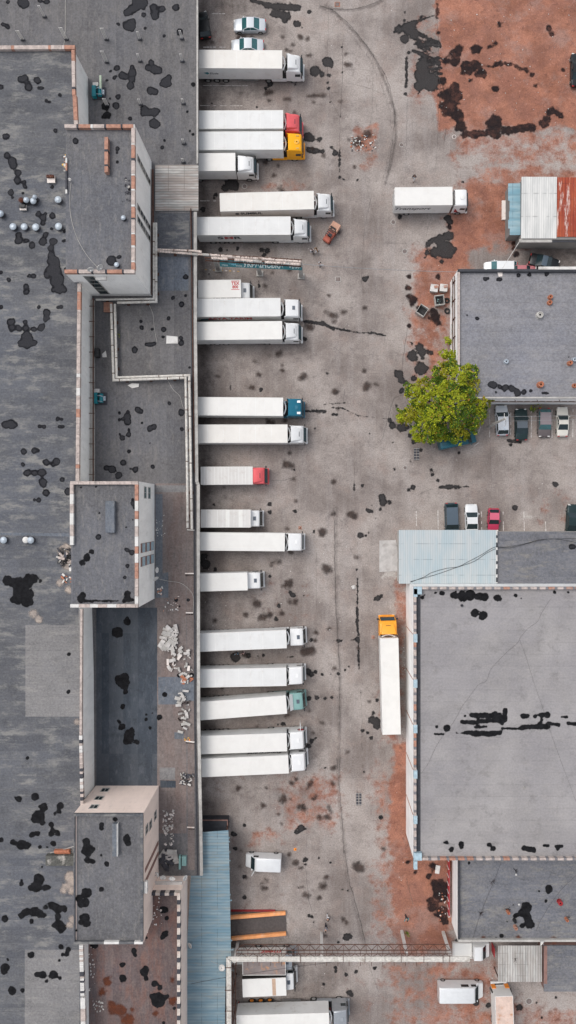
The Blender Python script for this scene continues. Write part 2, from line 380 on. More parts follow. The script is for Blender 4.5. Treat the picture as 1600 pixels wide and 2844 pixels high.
# ------------------------------------------------------------------ value noise and stain outlines
_rs = np.random.RandomState(3); _LAT = _rs.rand(256, 256)
def vnoise(x, y):
    xi = np.floor(x).astype(int); yi = np.floor(y).astype(int); fx = x-xi; fy = y-yi
    fx = fx*fx*(3-2*fx); fy = fy*fy*(3-2*fy)
    a = _LAT[xi & 255, yi & 255]; b = _LAT[(xi+1) & 255, yi & 255]; c = _LAT[xi & 255, (yi+1) & 255]; d = _LAT[(xi+1) & 255, (yi+1) & 255]
    return (a*(1-fx)+b*fx)*(1-fy)+(c*(1-fx)+d*fx)*fy
def fbm(x, y, o=4):
    s = 0; a = .5
    for i in range(o): s = s+a*(vnoise(x*2**i+17.3*i, y*2**i+9.1*i)-.5); a *= .55
    return s
def parse(c, r, h, s):
    out = []
    for tok in s.replace(';', ' ').split():
        n = [float(t) for t in tok.split(',')]
        if len(n) == 3: n = [n[0], n[1], n[0], n[1], n[2]]
        a = PT(c, r, n[0], n[1], h); b = PT(c, r, n[2], n[3], h)
        out.append((a.x, a.y, b.x, b.y, n[4]*TS/SC*(H-h)/H))
    return out
def stain(mb, blobs, z, mi=0, inner=None, cell=.13, amp=.5, freq=1.3, ragged=.0, inset=.17):
    B = np.array(blobs); pad = 1.0
    # split far apart blobs into clusters
    n = len(B); lab = list(range(n))
    def dd(i, j):
        p = B[i]; q = B[j]
        best = 1e9
        for t in (0, .25, .5, .75, 1):
            x = p[0]+(p[2]-p[0])*t; y = p[1]+(p[3]-p[1])*t
            best = min(best, segd(x, y, q))
        return best-p[4]-q[4]
    def segd(x, y, q):
        dx, dy = q[2]-q[0], q[3]-q[1]; L = dx*dx+dy*dy
        t = 0 if L < 1e-9 else max(0, min(1, ((x-q[0])*dx+(y-q[1])*dy)/L))
        return math.hypot(x-q[0]-t*dx, y-q[1]-t*dy)
    for i in range(n):
        for j in range(i):
            if lab[i] != lab[j] and dd(i, j) < 1.0:
                a, b = lab[i], lab[j]
                lab = [b if l == a else l for l in lab]
    for l in set(lab):
        C = B[[i for i in range(n) if lab[i] == l]]
        x0 = min(C[:,0].min(), C[:,2].min())-C[:,4].max()-pad; x1 = max(C[:,0].max(), C[:,2].max())+C[:,4].max()+pad
        y0 = min(C[:,1].min(), C[:,3].min())-C[:,4].max()-pad; y1 = max(C[:,1].max(), C[:,3].max())+C[:,4].max()+pad
        xs = np.arange(x0, x1+cell, cell); ys = np.arange(y0, y1+cell, cell)
        X, Y = np.meshgrid(xs, ys, indexing='ij')
        f = np.full(X.shape, -9.0)
        for q in C:
            dx, dy = q[2]-q[0], q[3]-q[1]; L = dx*dx+dy*dy
            t = 0 if L < 1e-9 else np.clip(((X-q[0])*dx+(Y-q[1])*dy)/L, 0, 1)
            d = q[4]-np.hypot(X-q[0]-t*dx, Y-q[1]-t*dy)
            k = .12; m = np.maximum(f, d); f = m+k*np.log(np.exp(np.clip((f-m)/k,-30,0))+np.exp(np.clip((d-m)/k,-30,0)))-.0
        rr = np.clip(C[:,4].mean(), .1, 1)
        f = f-.02+amp*min(1, rr*1.5)*fbm(X*freq, Y*freq, 3)+.34*min(1, rr*1.7)*fbm(X*2.3+7, Y*2.3, 3)
        if ragged: f = f+ragged*fbm(X*4+50, Y*4, 3)
        march(mb, xs, ys, f, z, mi)
def march(mb, xs, ys, f, z, mi, off=.34):
    f = f+off; av = []
    I, J = np.where((f[:-1,:-1]>0)|(f[1:,:-1]>0)|(f[:-1,1:]>0)|(f[1:,1:]>0))
    vs = []; fs = []
    for i, j in zip(I, J):
        cs = [(xs[i],ys[j],f[i,j]),(xs[i+1],ys[j],f[i+1,j]),(xs[i+1],ys[j+1],f[i+1,j+1]),(xs[i],ys[j+1],f[i,j+1])]
        poly = []
        for k in range(4):
            a = cs[k]; b = cs[(k+1)%4]
            if a[2] > 0: poly.append((a[0],a[1],z)); av.append(a[2]-off)
            if (a[2] > 0) != (b[2] > 0):
                t = a[2]/(a[2]-b[2]); av.append(-off); poly.append((a[0]+(b[0]-a[0])*t, a[1]+(b[1]-a[1])*t, z))
        n = len(vs); vs += poly
        if len(poly) >= 3: fs.append(tuple(range(n, n+len(poly))))
    mb.a[len(mb.v)] = av; mb.add(vs, fs, mi)

# ------------------------------------------------------------------ ground
def ground_material():
    m, nt, b = newmat('ground_asphalt', .88, 0, .25)
    at = nt.nodes.new('ShaderNodeVertexColor'); at.layer_name = 'wear_shade'
    sp = nt.nodes.new('ShaderNodeSeparateColor'); nt.links.new(at.outputs[0], sp.inputs[0])
    v = coord(nt)
    c = mixc(nt, ramp(nt, noise(nt, v, .09, 6, .65), .36, .64), (.190,.160,.145), (.365,.322,.294))
    stv = coord(nt, True, (1.2,.12,1))
    c = mixc(nt, math_(nt,'MULTIPLY', ramp(nt, noise(nt, stv, .5, 5, .7), .45, .65), .28), c, (.36,.33,.315))
    c = mixc(nt, math_(nt,'MULTIPLY', ramp(nt, noise(nt, v, .55, 7, .78), .50, .68), .42), c, (.125,.105,.10))
    c = mixc(nt, math_(nt,'MULTIPLY', ramp(nt, noise(nt, v, .22, 6, .7), .5, .66), .40), c, (.29,.225,.195))
    # pale concrete
    c = mixc(nt, math_(nt,'MULTIPLY', ramp(nt, math_(nt,'ADD', sp.outputs[2], math_(nt,'MULTIPLY', math_(nt,'SUBTRACT', noise(nt, v, 1.2, 6, .7), .5), .9)), .35, .6), .8), c, (.44,.41,.38))
    # red clay
    n1 = noise(nt, v, .55, 7, .72)
    cl = math_(nt,'ADD', sp.outputs[0], math_(nt,'MULTIPLY', math_(nt,'SUBTRACT', n1, .5), 1.5))
    cf = ramp(nt, cl, .28, .72)
    clay = mixc(nt, ramp(nt, noise(nt, v, .25, 6, .7), .35, .65), (.215,.080,.045), (.39,.160,.098))
    clay = mixc(nt, math_(nt,'MULTIPLY', ramp(nt, noise(nt, v, .33, 6, .7, .6), .42, .60), .55), clay, (.225,.092,.065))
    clay = mixc(nt, math_(nt,'MULTIPLY', ramp(nt, noise(nt, v, .14, 5, .7), .5, .62), .45), clay, (.30,.20,.17))
    clay = mixc(nt, ramp(nt, noise(nt, v, 1.6, 6, .75), .55, .74), clay, (.50,.235,.165))
    clay = mixc(nt, math_(nt,'MULTIPLY', ramp(nt, noise(nt, v, 1.1, 6, .75), .52, .68), .6), clay, (.115,.042,.03))
    c = mixc(nt, math_(nt,'MULTIPLY', cf, .90), c, clay)
    # oily dirt and tyre tracks, plus shade painted at dock and bays
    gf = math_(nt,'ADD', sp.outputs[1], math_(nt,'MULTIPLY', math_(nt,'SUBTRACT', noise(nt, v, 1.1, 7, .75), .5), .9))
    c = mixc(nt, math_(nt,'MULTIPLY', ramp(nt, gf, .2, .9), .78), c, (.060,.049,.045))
    # aggregate and grit
    g = noise(nt, v, 5.0, 3, .9)
    c = mixc(nt, .5, c, mixc(nt, 1, c, mixc(nt, ramp(nt, g, .34, .66), (.58,.56,.56), (1.38,1.38,1.38)), 'MULTIPLY'))
    sg = nt.nodes.new('ShaderNodeTexVoronoi'); nt.links.new(v, sg.inputs['Vector']); sg.inputs['Scale'].default_value = 1.0
    dot = math_(nt,'MULTIPLY', math_(nt,'LESS_THAN', sg.outputs['Distance'], .06), ramp(nt, noise(nt, v, .2, 3), .5, .65))
    c = mixc(nt, dot, c, (.62,.58,.55))
    nt.links.new(c, b.inputs['Base Color'])
    bp = N(nt, 'ShaderNodeBump'); bp.inputs['Strength'].default_value = .3; bp.inputs['Distance'].default_value = .03
    nt.links.new(g, bp.inputs['Height']); nt.links.new(bp.outputs[0], b.inputs['Normal'])
    return m
xs = np.concatenate([[-420,-200,-90], np.arange(-48, 42.01, .25), [90,200,420]])
ys = np.concatenate([[-420,-200,-110], np.arange(-78, 78.01, .25), [110,200,420]])
X, Y = np.meshgrid(xs, ys, indexing='ij')
def sdbox(x0, y0, x1, y1):
    """signed distance (m) to a box given in photo pixels on the ground: positive inside"""
    a = P(x0, y0); b = P(x1, y1); cx, cy = (a.x+b.x)/2, (a.y+b.y)/2; hx, hy = abs(b.x-a.x)/2, abs(b.y-a.y)/2
    dx = np.abs(X-cx)-hx; dy = np.abs(Y-cy)-hy
    return -(np.hypot(np.maximum(dx,0), np.maximum(dy,0))+np.minimum(np.maximum(dx,dy),0))
wob = 2.6*fbm(X*.25, Y*.25, 4)
def region(x0, y0, x1, y1, soft, amp): return amp*np.clip(.5+(sdbox(x0,y0,x1,y1)+wob)/soft, 0, 1)
def line_field(pts, wd, amp):
    out = np.zeros(X.shape)
    for (p, q) in zip(pts[:-1], pts[1:]):
        a = P(*p); b = P(*q); dx, dy = b.x-a.x, b.y-a.y
        t = np.clip(((X-a.x)*dx+(Y-a.y)*dy)/(dx*dx+dy*dy+1e-9), 0, 1)
        d = np.hypot(X-a.x-t*dx, Y-a.y-t*dy); out = np.maximum(out, amp*np.clip(1.25-d/wd, 0, 1))
    return out
clay = np.zeros(X.shape)
for (x0,y0,x1,y1,s,a) in [
    (1216,-200,1800,362,1.5,1.0), (1236,340,1800,460,4,.55), (1330,450,1800,520,3,.62), (1125,40,1225,280,3,.42),
    (1255,530,1470,690,4,.95), (1235,610,1310,760,3,.9), (1150,690,1290,860,3,.82), (1130,850,1262,980,3,.62), (1280,500,1420,600,3,.75),
    (1130,980,1200,1160,2,.45), (1180,940,1250,1080,1.5,.6), (1080,2060,1140,2380,2.0,.98), (1050,1900,1130,2080,3,.55), (1092,1600,1134,1900,1.2,.55),
    (1085,2380,1262,2640,4,.98), (1030,2100,1100,2500,5,.55), (1010,2400,1130,2640,4,.45), (760,2130,960,2330,5,.50), (690,2290,800,2350,3,.45), (820,2150,930,2250,3,.5),
    (1150,2650,1390,2900,5,.58), (1050,2650,1200,2900,5,.45), (1380,2770,1700,2950,4,.52), (940,2600,1060,2900,5,.25), (620,300,780,330,2,.3), (560,90,640,130,2,.4), (640,500,860,540,2,.42), (560,2120,700,2200,3,.28),
    (1480,1350,1600,1480,3,.33), (1000,400,1060,470,1,.4), (690,1580,900,1760,4,.22), (560,2000,1000,2500,6,.15), (985,350,1045,420,1,.55), (1300,400,1700,480,3,.45), (600,2400,900,2560,4,.2), (930,0,1210,420,6,.13), (800,470,1050,560,5,.1)]:
    clay = np.maximum(clay, region(x0,y0,x1,y1,s,a))
for k in (-1, 0, 1):      # wheel ruts over the clay
    pass
grime_shade = np.zeros(X.shape)  # dirt and tyre tracks, with contact shade painted along dock and between bays
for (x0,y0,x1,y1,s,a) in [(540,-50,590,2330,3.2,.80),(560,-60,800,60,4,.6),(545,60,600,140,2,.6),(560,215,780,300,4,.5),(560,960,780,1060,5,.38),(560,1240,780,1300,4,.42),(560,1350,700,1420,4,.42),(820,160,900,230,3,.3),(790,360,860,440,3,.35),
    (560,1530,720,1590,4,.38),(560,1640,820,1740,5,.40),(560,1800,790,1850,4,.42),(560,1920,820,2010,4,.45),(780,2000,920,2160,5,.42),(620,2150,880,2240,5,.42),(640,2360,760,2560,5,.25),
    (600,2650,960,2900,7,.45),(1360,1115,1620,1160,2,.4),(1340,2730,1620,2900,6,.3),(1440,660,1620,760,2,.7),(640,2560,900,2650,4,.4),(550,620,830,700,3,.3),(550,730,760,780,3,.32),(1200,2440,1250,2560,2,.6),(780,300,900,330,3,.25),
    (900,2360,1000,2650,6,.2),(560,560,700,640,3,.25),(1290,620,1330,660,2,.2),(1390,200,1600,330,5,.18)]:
    grime_shade = np.maximum(grime_shade, region(x0,y0,x1,y1,s,a))
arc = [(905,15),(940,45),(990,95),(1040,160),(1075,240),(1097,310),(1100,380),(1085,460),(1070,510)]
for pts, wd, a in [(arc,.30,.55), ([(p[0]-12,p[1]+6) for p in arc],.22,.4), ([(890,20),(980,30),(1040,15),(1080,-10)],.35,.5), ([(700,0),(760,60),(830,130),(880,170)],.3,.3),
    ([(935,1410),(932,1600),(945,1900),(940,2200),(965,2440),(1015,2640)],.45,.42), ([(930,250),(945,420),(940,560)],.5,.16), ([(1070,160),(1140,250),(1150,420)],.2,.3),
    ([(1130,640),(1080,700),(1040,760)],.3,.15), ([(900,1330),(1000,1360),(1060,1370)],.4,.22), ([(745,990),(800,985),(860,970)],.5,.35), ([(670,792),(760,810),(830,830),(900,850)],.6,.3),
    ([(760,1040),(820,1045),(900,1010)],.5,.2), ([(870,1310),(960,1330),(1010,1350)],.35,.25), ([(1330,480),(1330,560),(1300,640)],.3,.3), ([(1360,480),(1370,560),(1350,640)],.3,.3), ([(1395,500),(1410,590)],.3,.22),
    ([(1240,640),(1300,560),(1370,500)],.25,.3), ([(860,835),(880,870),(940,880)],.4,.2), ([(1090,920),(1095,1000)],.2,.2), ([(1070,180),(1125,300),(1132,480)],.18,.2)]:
    grime_shade = np.maximum(grime_shade, line_field(pts, wd*1.25, min(.8,a*1.2)))
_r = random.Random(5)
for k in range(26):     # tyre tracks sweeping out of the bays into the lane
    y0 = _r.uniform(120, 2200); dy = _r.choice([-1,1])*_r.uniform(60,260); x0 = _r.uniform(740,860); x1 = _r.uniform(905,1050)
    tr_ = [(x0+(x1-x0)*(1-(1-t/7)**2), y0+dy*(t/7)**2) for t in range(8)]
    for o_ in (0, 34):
        grime_shade = np.maximum(grime_shade, line_field([(p[0]+o_*.4,p[1]+o_) for p in tr_], .28, _r.uniform(.22,.42)))
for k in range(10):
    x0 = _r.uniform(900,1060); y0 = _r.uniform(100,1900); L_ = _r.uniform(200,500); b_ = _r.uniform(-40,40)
    grime_shade = np.maximum(grime_shade, line_field([(x0+b_*math.sin(t/6*3.1),y0+L_*t/6) for t in range(7)], .3, _r.uniform(.2,.34)))
pale = np.zeros(X.shape)
for (x0,y0,x1,y1,s,a) in [(1060,1504,1110,1590,1,.95),(1055,1560,1105,1610,1,.6),(1440,1420,1520,1450,1.5,.5),(905,0,1200,500,8,.15),(900,700,960,1500,6,.22),(1480,560,1520,620,1,.0),(975,350,1050,430,1,.35)]:
    pale = np.maximum(pale, region(x0,y0,x1,y1,s,a))
nx, ny = X.shape
me = bpy.data.meshes.new('ground')
V = np.stack([X.ravel(), Y.ravel(), np.zeros(X.size)], 1).astype(np.float32)
ii, jj = np.meshgrid(np.arange(nx-1), np.arange(ny-1), indexing='ij'); ii = ii.ravel(); jj = jj.ravel()
F = np.stack([ii*ny+jj, (ii+1)*ny+jj, (ii+1)*ny+jj+1, ii*ny+jj+1], 1).astype(np.int32)
gm = MB()
me.vertices.add(len(V)); me.vertices.foreach_set('co', V.ravel())
me.loops.add(F.size); me.loops.foreach_set('vertex_index', F.ravel())
me.polygons.add(len(F)); me.polygons.foreach_set('loop_start', np.arange(0, F.size, 4, dtype=np.int32)); me.polygons.foreach_set('loop_total', np.full(len(F), 4, dtype=np.int32))
me.update(calc_edges=True)
ca = me.color_attributes.new('wear_shade', 'FLOAT_COLOR', 'POINT')  # channels: clay, dirt with painted dock shade, pale concrete
ca.data.foreach_set('color', np.stack([clay.ravel(), grime_shade.ravel(), pale.ravel(), np.ones(X.size)], 1).astype(np.float32).ravel())
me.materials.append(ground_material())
ground = bpy.data.objects.new('ground', me); COL.objects.link(ground); tag(ground, kind='structure')

# stains, cracks and puddles lie on the ground as thin sheets
OIL = {
(1,0): "560,40,800,60,26 620,100,720,120,30 700,150,26 790,180,30 830,205,8 450,5,560,30,16 880,90,15 1015,460,40 1040,480,25 930,530,40 980,555,22 1030,558,15 1020,620,10 1028,660,12 1038,762,8 870,1020,35 900,1030,25 960,1040,20 880,1115,940,1125,22 980,1130,20 1050,1100,14 1075,1140,22 1105,1190,10 1108,1110,1108,1280,5 555,658,13 160,770,10 1130,540,7 1125,350,6 1115,870,6 740,22,9 590,620,25 780,630,8 492,800,8",
(1,1): "300,110,50 250,140,28 340,140,24 190,190,14 175,215,12 90,300,22 1110,60,12 1140,75,12 1180,75,8 1240,80,9 1300,82,7 350,590,16 530,600,20 570,605,22 545,640,17 270,600,8 220,600,20 1300,820,22 1320,800,10 508,835,7 508,870,12 510,900,8 740,900,5 850,1135,980,1150,14 980,1150,1060,1185,14 1060,1185,1180,1205,8 1180,1205,1240,1218,5 1240,1218,1350,1220,5 1350,1220,1449,1240,8 850,1265,20 1440,188,5",
(1,2): "910,540,1000,545,12 1060,565,1085,568,10 850,540,900,545,6 1000,490,1150,480,4 1050,515,1130,520,5 1130,520,1250,575,4 1250,575,1440,597,2 525,375,14 525,390,8 297,350,297,380,6 1018,258,9 1218,1080,1215,1130,6 1280,1095,14 1425,1180,26 1430,1220,30 1350,1240,10 587,1235,14 172,1240,10 770,980,8 1330,710,7 925,672,8",
(1,3): "590,33,16 775,27,15 918,175,8 918,185,8 1265,205,25 1305,210,8 1328,185,7 1320,15,1350,30,16 1410,15,15 1375,80,12 95,370,30 110,420,40 180,455,14 1237,462,8 1242,530,1242,760,6 1242,760,1240,850,10 1240,850,1250,950,9 1245,980,20 1250,1010,1250,1100,6 1248,1110,1255,1200,8 1392,672,20 1375,685,14 1420,658,12 740,630,12 760,650,22 840,655,9 655,732,16 635,830,18 330,1115,36 350,1130,16 430,1105,22 500,1105,7 540,1100,12 715,1115,760,1110,5 1105,995,11 1060,993,1210,985,2 870,1220,26 930,1225,16 900,1240,20 980,1245,11 1040,1240,7 1100,1240,13 1150,1210,9 1178,1185,8 900,985,16 590,512,12",
(1,4): "880,160,20 940,155,20 1000,160,11 1050,155,11 1092,152,6 1266,120,5 1390,175,13 1360,270,14 1350,320,30 1385,330,32 1390,370,24 1278,400,14 1278,440,6 1318,420,12 1345,455,17 900,480,18 880,520,20 930,455,10 690,350,18 650,355,12 1001,676,11 1285,705,10 1412,1047,13 400,1105,13 820,1130,28 790,1155,18 860,1130,14 320,1170,22 330,1280,18",
(1,5): "855,75,20 855,110,12 400,200,18 400,355,16 1040,95,11 955,62,9 800,285,9 1130,295,7 1170,305,9 1200,287,6 880,490,12 905,500,11 915,540,6 1160,650,28 1190,650,16 1100,690,12 1078,880,15 1080,910,11 1158,930,14 1230,910,18 1370,880,16 990,1000,13 990,1035,4 1180,1065,22 1200,1085,15 716,545,6",
(2,0): "170,90,10 170,150,13 130,220,30 200,210,50 170,290,36 240,260,36 230,180,30 260,290,420,335,9 260,320,430,345,10 280,350,350,400,6 280,150,305,120,5 250,180,325,135,5 300,150,400,110,2 235,180,300,120,5 250,230,330,270,12 300,265,440,330,6 270,300,380,395,5 250,330,350,360,8 300,330,430,342,5 230,250,420,312,9 240,380,330,420,14 130,190,110,210,10 110,230,95,240,7 300,420,440,432,7 330,455,440,462,8 320,520,440,505,9 360,560,445,552,8 350,610,445,600,9 330,660,440,665,8 280,690,270,700,4 200,390,14 280,440,430,440,10 300,490,45 300,480,430,475,13 300,560,60 340,600,60 280,640,40 370,640,45 380,510,430,520,8 400,600,40 400,540,440,545,8 380,585,440,590,10 185,430,185,620,12 180,650,9 175,700,12",
(2,1): "440,530,45 400,620,42 480,600,70 450,690,18 340,560,380,530,22 540,590,18 500,500,40 340,620,16 320,660,10 135,360,14 135,350,12 605,98,12 500,360,24 515,395,24 480,370,20 240,600,2",
(2,2): "280,70,35 230,130,42 300,105,28 370,105,20 345,100,16 305,150,12 290,225,50 330,220,22 240,295,26 130,270,32 150,310,28 180,330,20 150,390,24 110,250,18 225,38,10 110,500,12 60,610,18 80,650,26 150,665,34 190,660,20 210,720,16 240,770,20 290,830,14 578,852,11 215,915,10 370,980,12 380,1015,16 420,1060,14 440,1110,500,1105,13 500,1105,570,1105,15 600,1105,640,1103,8 235,1110,20 200,1130,14 235,1150,9 10,1210,25 60,1220,15 1293,1087,24 995,1255,18 950,760,1030,770,16 960,795,11 893,1003,7 95,975,12 85,775,6",
(2,3): "995,8,16 110,290,14 45,250,8",
(2,5): "705,1140,26 795,1158,20 1025,1175,28 1300,1100,9 1155,1140,9 1195,1250,8",
}
MUD = {
(2,0): "545,400,32 575,360,22 540,450,30 470,455,500,445,18 700,370,32 640,510,42 700,490,36 740,540,32 660,600,12 780,495,830,500,6 460,600,20 470,700,34 540,720,48 550,650,24 500,800,50 560,860,42 590,940,36 620,1000,30 640,1000,780,1000,18 840,920,48 840,990,38 900,980,1120,950,20 1230,900,24 1260,830,24 1200,920,18 1300,840,1340,865,12 880,175,16 1250,210,16 1270,250,12 1350,520,12 850,660,18 1145,640,18 1120,560,12 1000,490,1080,530,10 860,480,960,475,10 415,130,415,30,7 420,240,10 800,350,10 850,325,14",
(2,1): "980,550,12 1000,630,18 980,590,12 420,795,14 210,800,12 200,880,15 200,950,14 240,970,24 225,1010,14 280,1035,12 380,1050,20 395,1100,27 420,1150,20 205,1165,10 510,430,14 1220,545,180,545,0",
(2,5): "440,280,48 440,340,42 400,250,22 450,470,42 470,520,22 380,410,34 360,380,22 195,95,12 250,165,10 380,120,22 350,190,10",
(1,4): "690,910,22 750,790,12 890,800,14 540,960,14 850,980,14 960,1045,14 1020,1045,14 1030,970,1045,1010,7 930,890,10",
(1,5): "780,100,16 960,355,10 540,285,10 1135,518,8 1158,545,6",
(1,0): "820,275,14 870,290,10 700,740,740,740,7 880,715,1000,710,8 1320,1000,22 1240,1060,30",
(1,3): "780,700,14 740,700,12 410,800,12 530,820,18 680,785,14 730,565,24",
}
MUD[(2,1)] = MUD[(2,1)].rsplit(' ', 1)[0]
z = .004
stain(gm, sum([parse(*k, 0, s) for k, s in OIL.items()], []), z, 0, inner=1, ragged=.22)
z = .012
stain(gm, [(a,b,c,d,r*1.22+.05) for k, s in MUD.items() if k[0] == 2 for (a,b,c,d,r) in parse(*k, 0, s)], z, 2, ragged=.2, amp=.9)
stain(gm, [(a,b,c,d,r*1.2) for k, s in MUD.items() if k[0] == 1 for (a,b,c,d,r) in parse(*k, 0, s)], z+.004, 4, ragged=.3, amp=.9)
rnd_ = random.Random(77); ex = []
for k in range(150):
    q = P(rnd_.triangular(570,1120,760), rnd_.uniform(40,2600)); r0 = rnd_.uniform(.05,.2) if k % 5 else rnd_.uniform(.25,.6)
    ex.append((q.x, q.y, q.x+rnd_.uniform(-.5,.9)*r0*3, q.y+rnd_.uniform(-.3,.3)*r0*2, r0))
stain(gm, ex, z+.008, 4, ragged=.3, amp=.8)
# splash fingers of the dark spill, cracks and joints
def wig(pts, step=.7, amp=.12, seed=0):
    rnd = random.Random(seed+len(pts)); out = []
    for a, b in zip(pts[:-1], pts[1:]):
        a = P(*a); b = P(*b); n = max(1, int((b-a).length/step))
        for i in range(n):
            p = a.lerp(b, i/n); out.append((p.x+rnd.uniform(-amp,amp), p.y+rnd.uniform(-amp,amp)))
    e = P(*pts[-1]); out.append((e.x, e.y)); return out
def tp(c, r, *xy): return [src(c, r, xy[i], xy[i+1]) for i in range(0, len(xy), 2)]
cracks = [
    (tp(1,0,1030,0,1025,230,1015,420,1022,600,1040,740,1110,880,1112,1100),.07), (tp(1,0,1130,320,1130,560,1120,780,1115,880),.09),
    (tp(1,0,1360,400,1355,700,1350,860,1330,940),.06), (tp(1,0,1150,520,1250,515,1360,530),.05), (tp(1,0,1170,620,1270,640,1360,670,1449,705),.06),
    (tp(1,0,1040,690,1140,685),.06), (tp(1,0,840,410,920,410),.06), (tp(2,0,190,740,185,1000,180,1288),.06), (tp(2,0,425,780,415,1100,400,1288),.07),
    (tp(2,0,410,130,425,300,435,700,440,900),.09), (tp(2,0,480,960,470,1050),.12), (tp(1,1,1340,210,1290,460,1280,650,1270,860),.06),
    (tp(1,1,810,905,810,980),.05), (tp(1,1,385,790,385,880),.05), (tp(1,1,1300,80,1400,500),.03), (tp(2,1,370,340,330,500),.07), (tp(2,1,300,560,20,550),.05),
    (tp(2,1,210,1090,205,1110,185,1250,180,1288),.08), (tp(2,2,180,0,160,150,150,240),.10), (tp(2,2,165,420,95,445,55,560,20,700,0,760),.08), (tp(2,2,0,595,40,598),.06),
    (tp(2,2,805,560,810,1000),.05), (tp(2,2,270,1170,380,1120),.06), (tp(1,2,1070,60,1120,110,1240,150,1300,230,1449,245),.05), (tp(1,2,1218,890,1218,1200),.06),
    (tp(1,2,1145,380,1140,470),.08), (tp(1,3,935,330,935,620,940,760),.05), (tp(1,3,935,595,1070,590),.04), (tp(1,3,1068,0,1072,300,1080,700,1108,1200),.16),
    (tp(1,4,1108,0,1112,500,1105,800,1130,1100,1140,1315),.12), (tp(1,4,1090,600,1095,690),.12), (tp(1,4,1105,750,1449,748),.05), (tp(1,4,1265,100,1275,320,1275,560),.06),
    (tp(1,5,1145,0,1180,240,1230,400,1300,690),.16), (tp(1,5,855,110,865,240,885,400,905,470),.07), (tp(1,5,990,1030,995,1070),.06), (tp(1,5,1320,840,1400,1060),.08),
    (tp(1,4,870,1000,860,1315),.03), (tp(2,0,0,500,60,640,100,860,80,1060,45,1288),.12), (tp(1,0,1040,60,1180,180,1310,340,1449,560),.14), (tp(1,0,570,130,720,220,830,360),.05),
    (tp(1,2,930,820,1190,870),.04), (tp(2,2,650,830,720,770),.04), (tp(1,0,960,40,1040,70,1200,70,1330,40,1420,0),.14), (tp(0+1,2,730,760,780,1010),.06), (tp(1,2,600,1055,700,1055,790,1030),.10)]
for i, (pts, wd) in enumerate(cracks): gm.ribbon(wig(pts, .5, .06, i), wd*.8, .019+.0006*i, 3)
# worn pothole with rubble look
stain(gm, parse(2,1,0,"60,2000,1"), .02, 3) if False else None
stains = gm.build('ground_stains', [M['oil'], M['oilin'], M['mud'], M['crack'], M['smudge']], recalc=False)
tag(stains, kind='structure')
# painted parking lines
mk = MB()
def pline(a, b, wd=.10, mi=0, worn=.25, seed=1):
    rnd = random.Random(seed); a = P(*a); b = P(*b); L = (b-a).length; n = max(1, int(L/.45)); d = (b-a)/n
    nn = Vector((-d.y, d.x, 0)).normalized()*wd/2
    for i in range(n):
        if rnd.random() < worn: continue
        p = a+d*i; q = p+d*rnd.uniform(.75, 1.0); w1 = rnd.uniform(.7,1.15)
        mk.add([(*(p+nn*w1)[:2],.024),(*(p-nn*w1)[:2],.024),(*(q-nn*w1)[:2],.024),(*(q+nn*w1)[:2],.024)], [(0,1,2,3)], mi)
for i, (x0,x1,y) in enumerate([(90,430,637),(70,390,787)]): pline(src(1,0,x0,y), src(1,0,x1,y+2), .10, 0, .08, i)
pline(src(1,0,70,352), src(1,0,285,352), .14); pline(src(1,0,130,103), src(1,0,285,103)); pline(src(1,1,70,236), src(1,1,215,236), .13, 0, .1)
for i, x in enumerate([805,962,1116,1270,1425]): pline(src(2,2,x+1,530), src(2,2,x-1,742), .13, 0, .18, i)
for i, (x,y0,y1) in enumerate([(258,1285,1425),(419,1280,1425),(743,1290,1430),(905,1290,1438),(1060,1290,1440),(1220,1340,1440),(1376,1380,1440)]):
    pline(src(2,2,x,y0), src(2,2,x+3,y1), .13, 0, .2, 9+i)
for i in range(9): pline(src(1,1,105+i*30,748+i*1.6), src(1,1,122+i*30,749+i*1.6), .13, 1 if i%2==0 else 0, 0, i)
pline(src(2,2,720,705), src(2,2,740,655), .1, 0, 0); pline(src(2,2,686,803), src(2,2,730,772), .13, 0, 0)
tag(mk.build('road_markings', [M['line'], M['yline']], recalc=False), kind='structure')
# pale oil-soaked concrete slab by the pale blue annex
sb = MB(); sb.prism([P(*src(1,3,1405,245))[:2], P(*src(1,3,1530,240))[:2], P(*src(1,3,1552,470))[:2], P(*src(1,3,1480,475))[:2], P(*src(1,3,1405,480))[:2]], 0, .12)
tag(sb.build('concrete_pad', simple('stained_concrete', (.50,.475,.455), .9, var=.15, world=True, dirt=(.30,.27,.25,.8))), kind='structure')
# ------------------------------------------------------------------ buildings
def Q(pts, h): return [tuple(P(x, y, h)[:2]) for x, y in pts]
def tq(c, r, pts, h): return [tuple(PT(c, r, x, y, h)[:2]) for x, y in pts]
def sheet(mb, poly, z, mi): # flat sheet on a roof
    a = sum(poly[i][0]*poly[(i+1)%len(poly)][1]-poly[(i+1)%len(poly)][0]*poly[i][1] for i in range(len(poly)))
    if a < 0: poly = poly[::-1]
    mb.add([(x,y,z) for x,y in poly], [tuple(range(len(poly)))], mi)
def inset_rect(poly, d):
    xs_ = [p[0] for p in poly]; ys_ = [p[1] for p in poly]; cx = (min(xs_)+max(xs_))/2; cy = (min(ys_)+max(ys_))/2
    return [(x+(d if x < cx else -d), y+(d if y < cy else -d)) for x, y in poly]
def base_of(poly):
    return (sum(p[0] for p in poly)/len(poly), sum(p[1] for p in poly)/len(poly), 0)
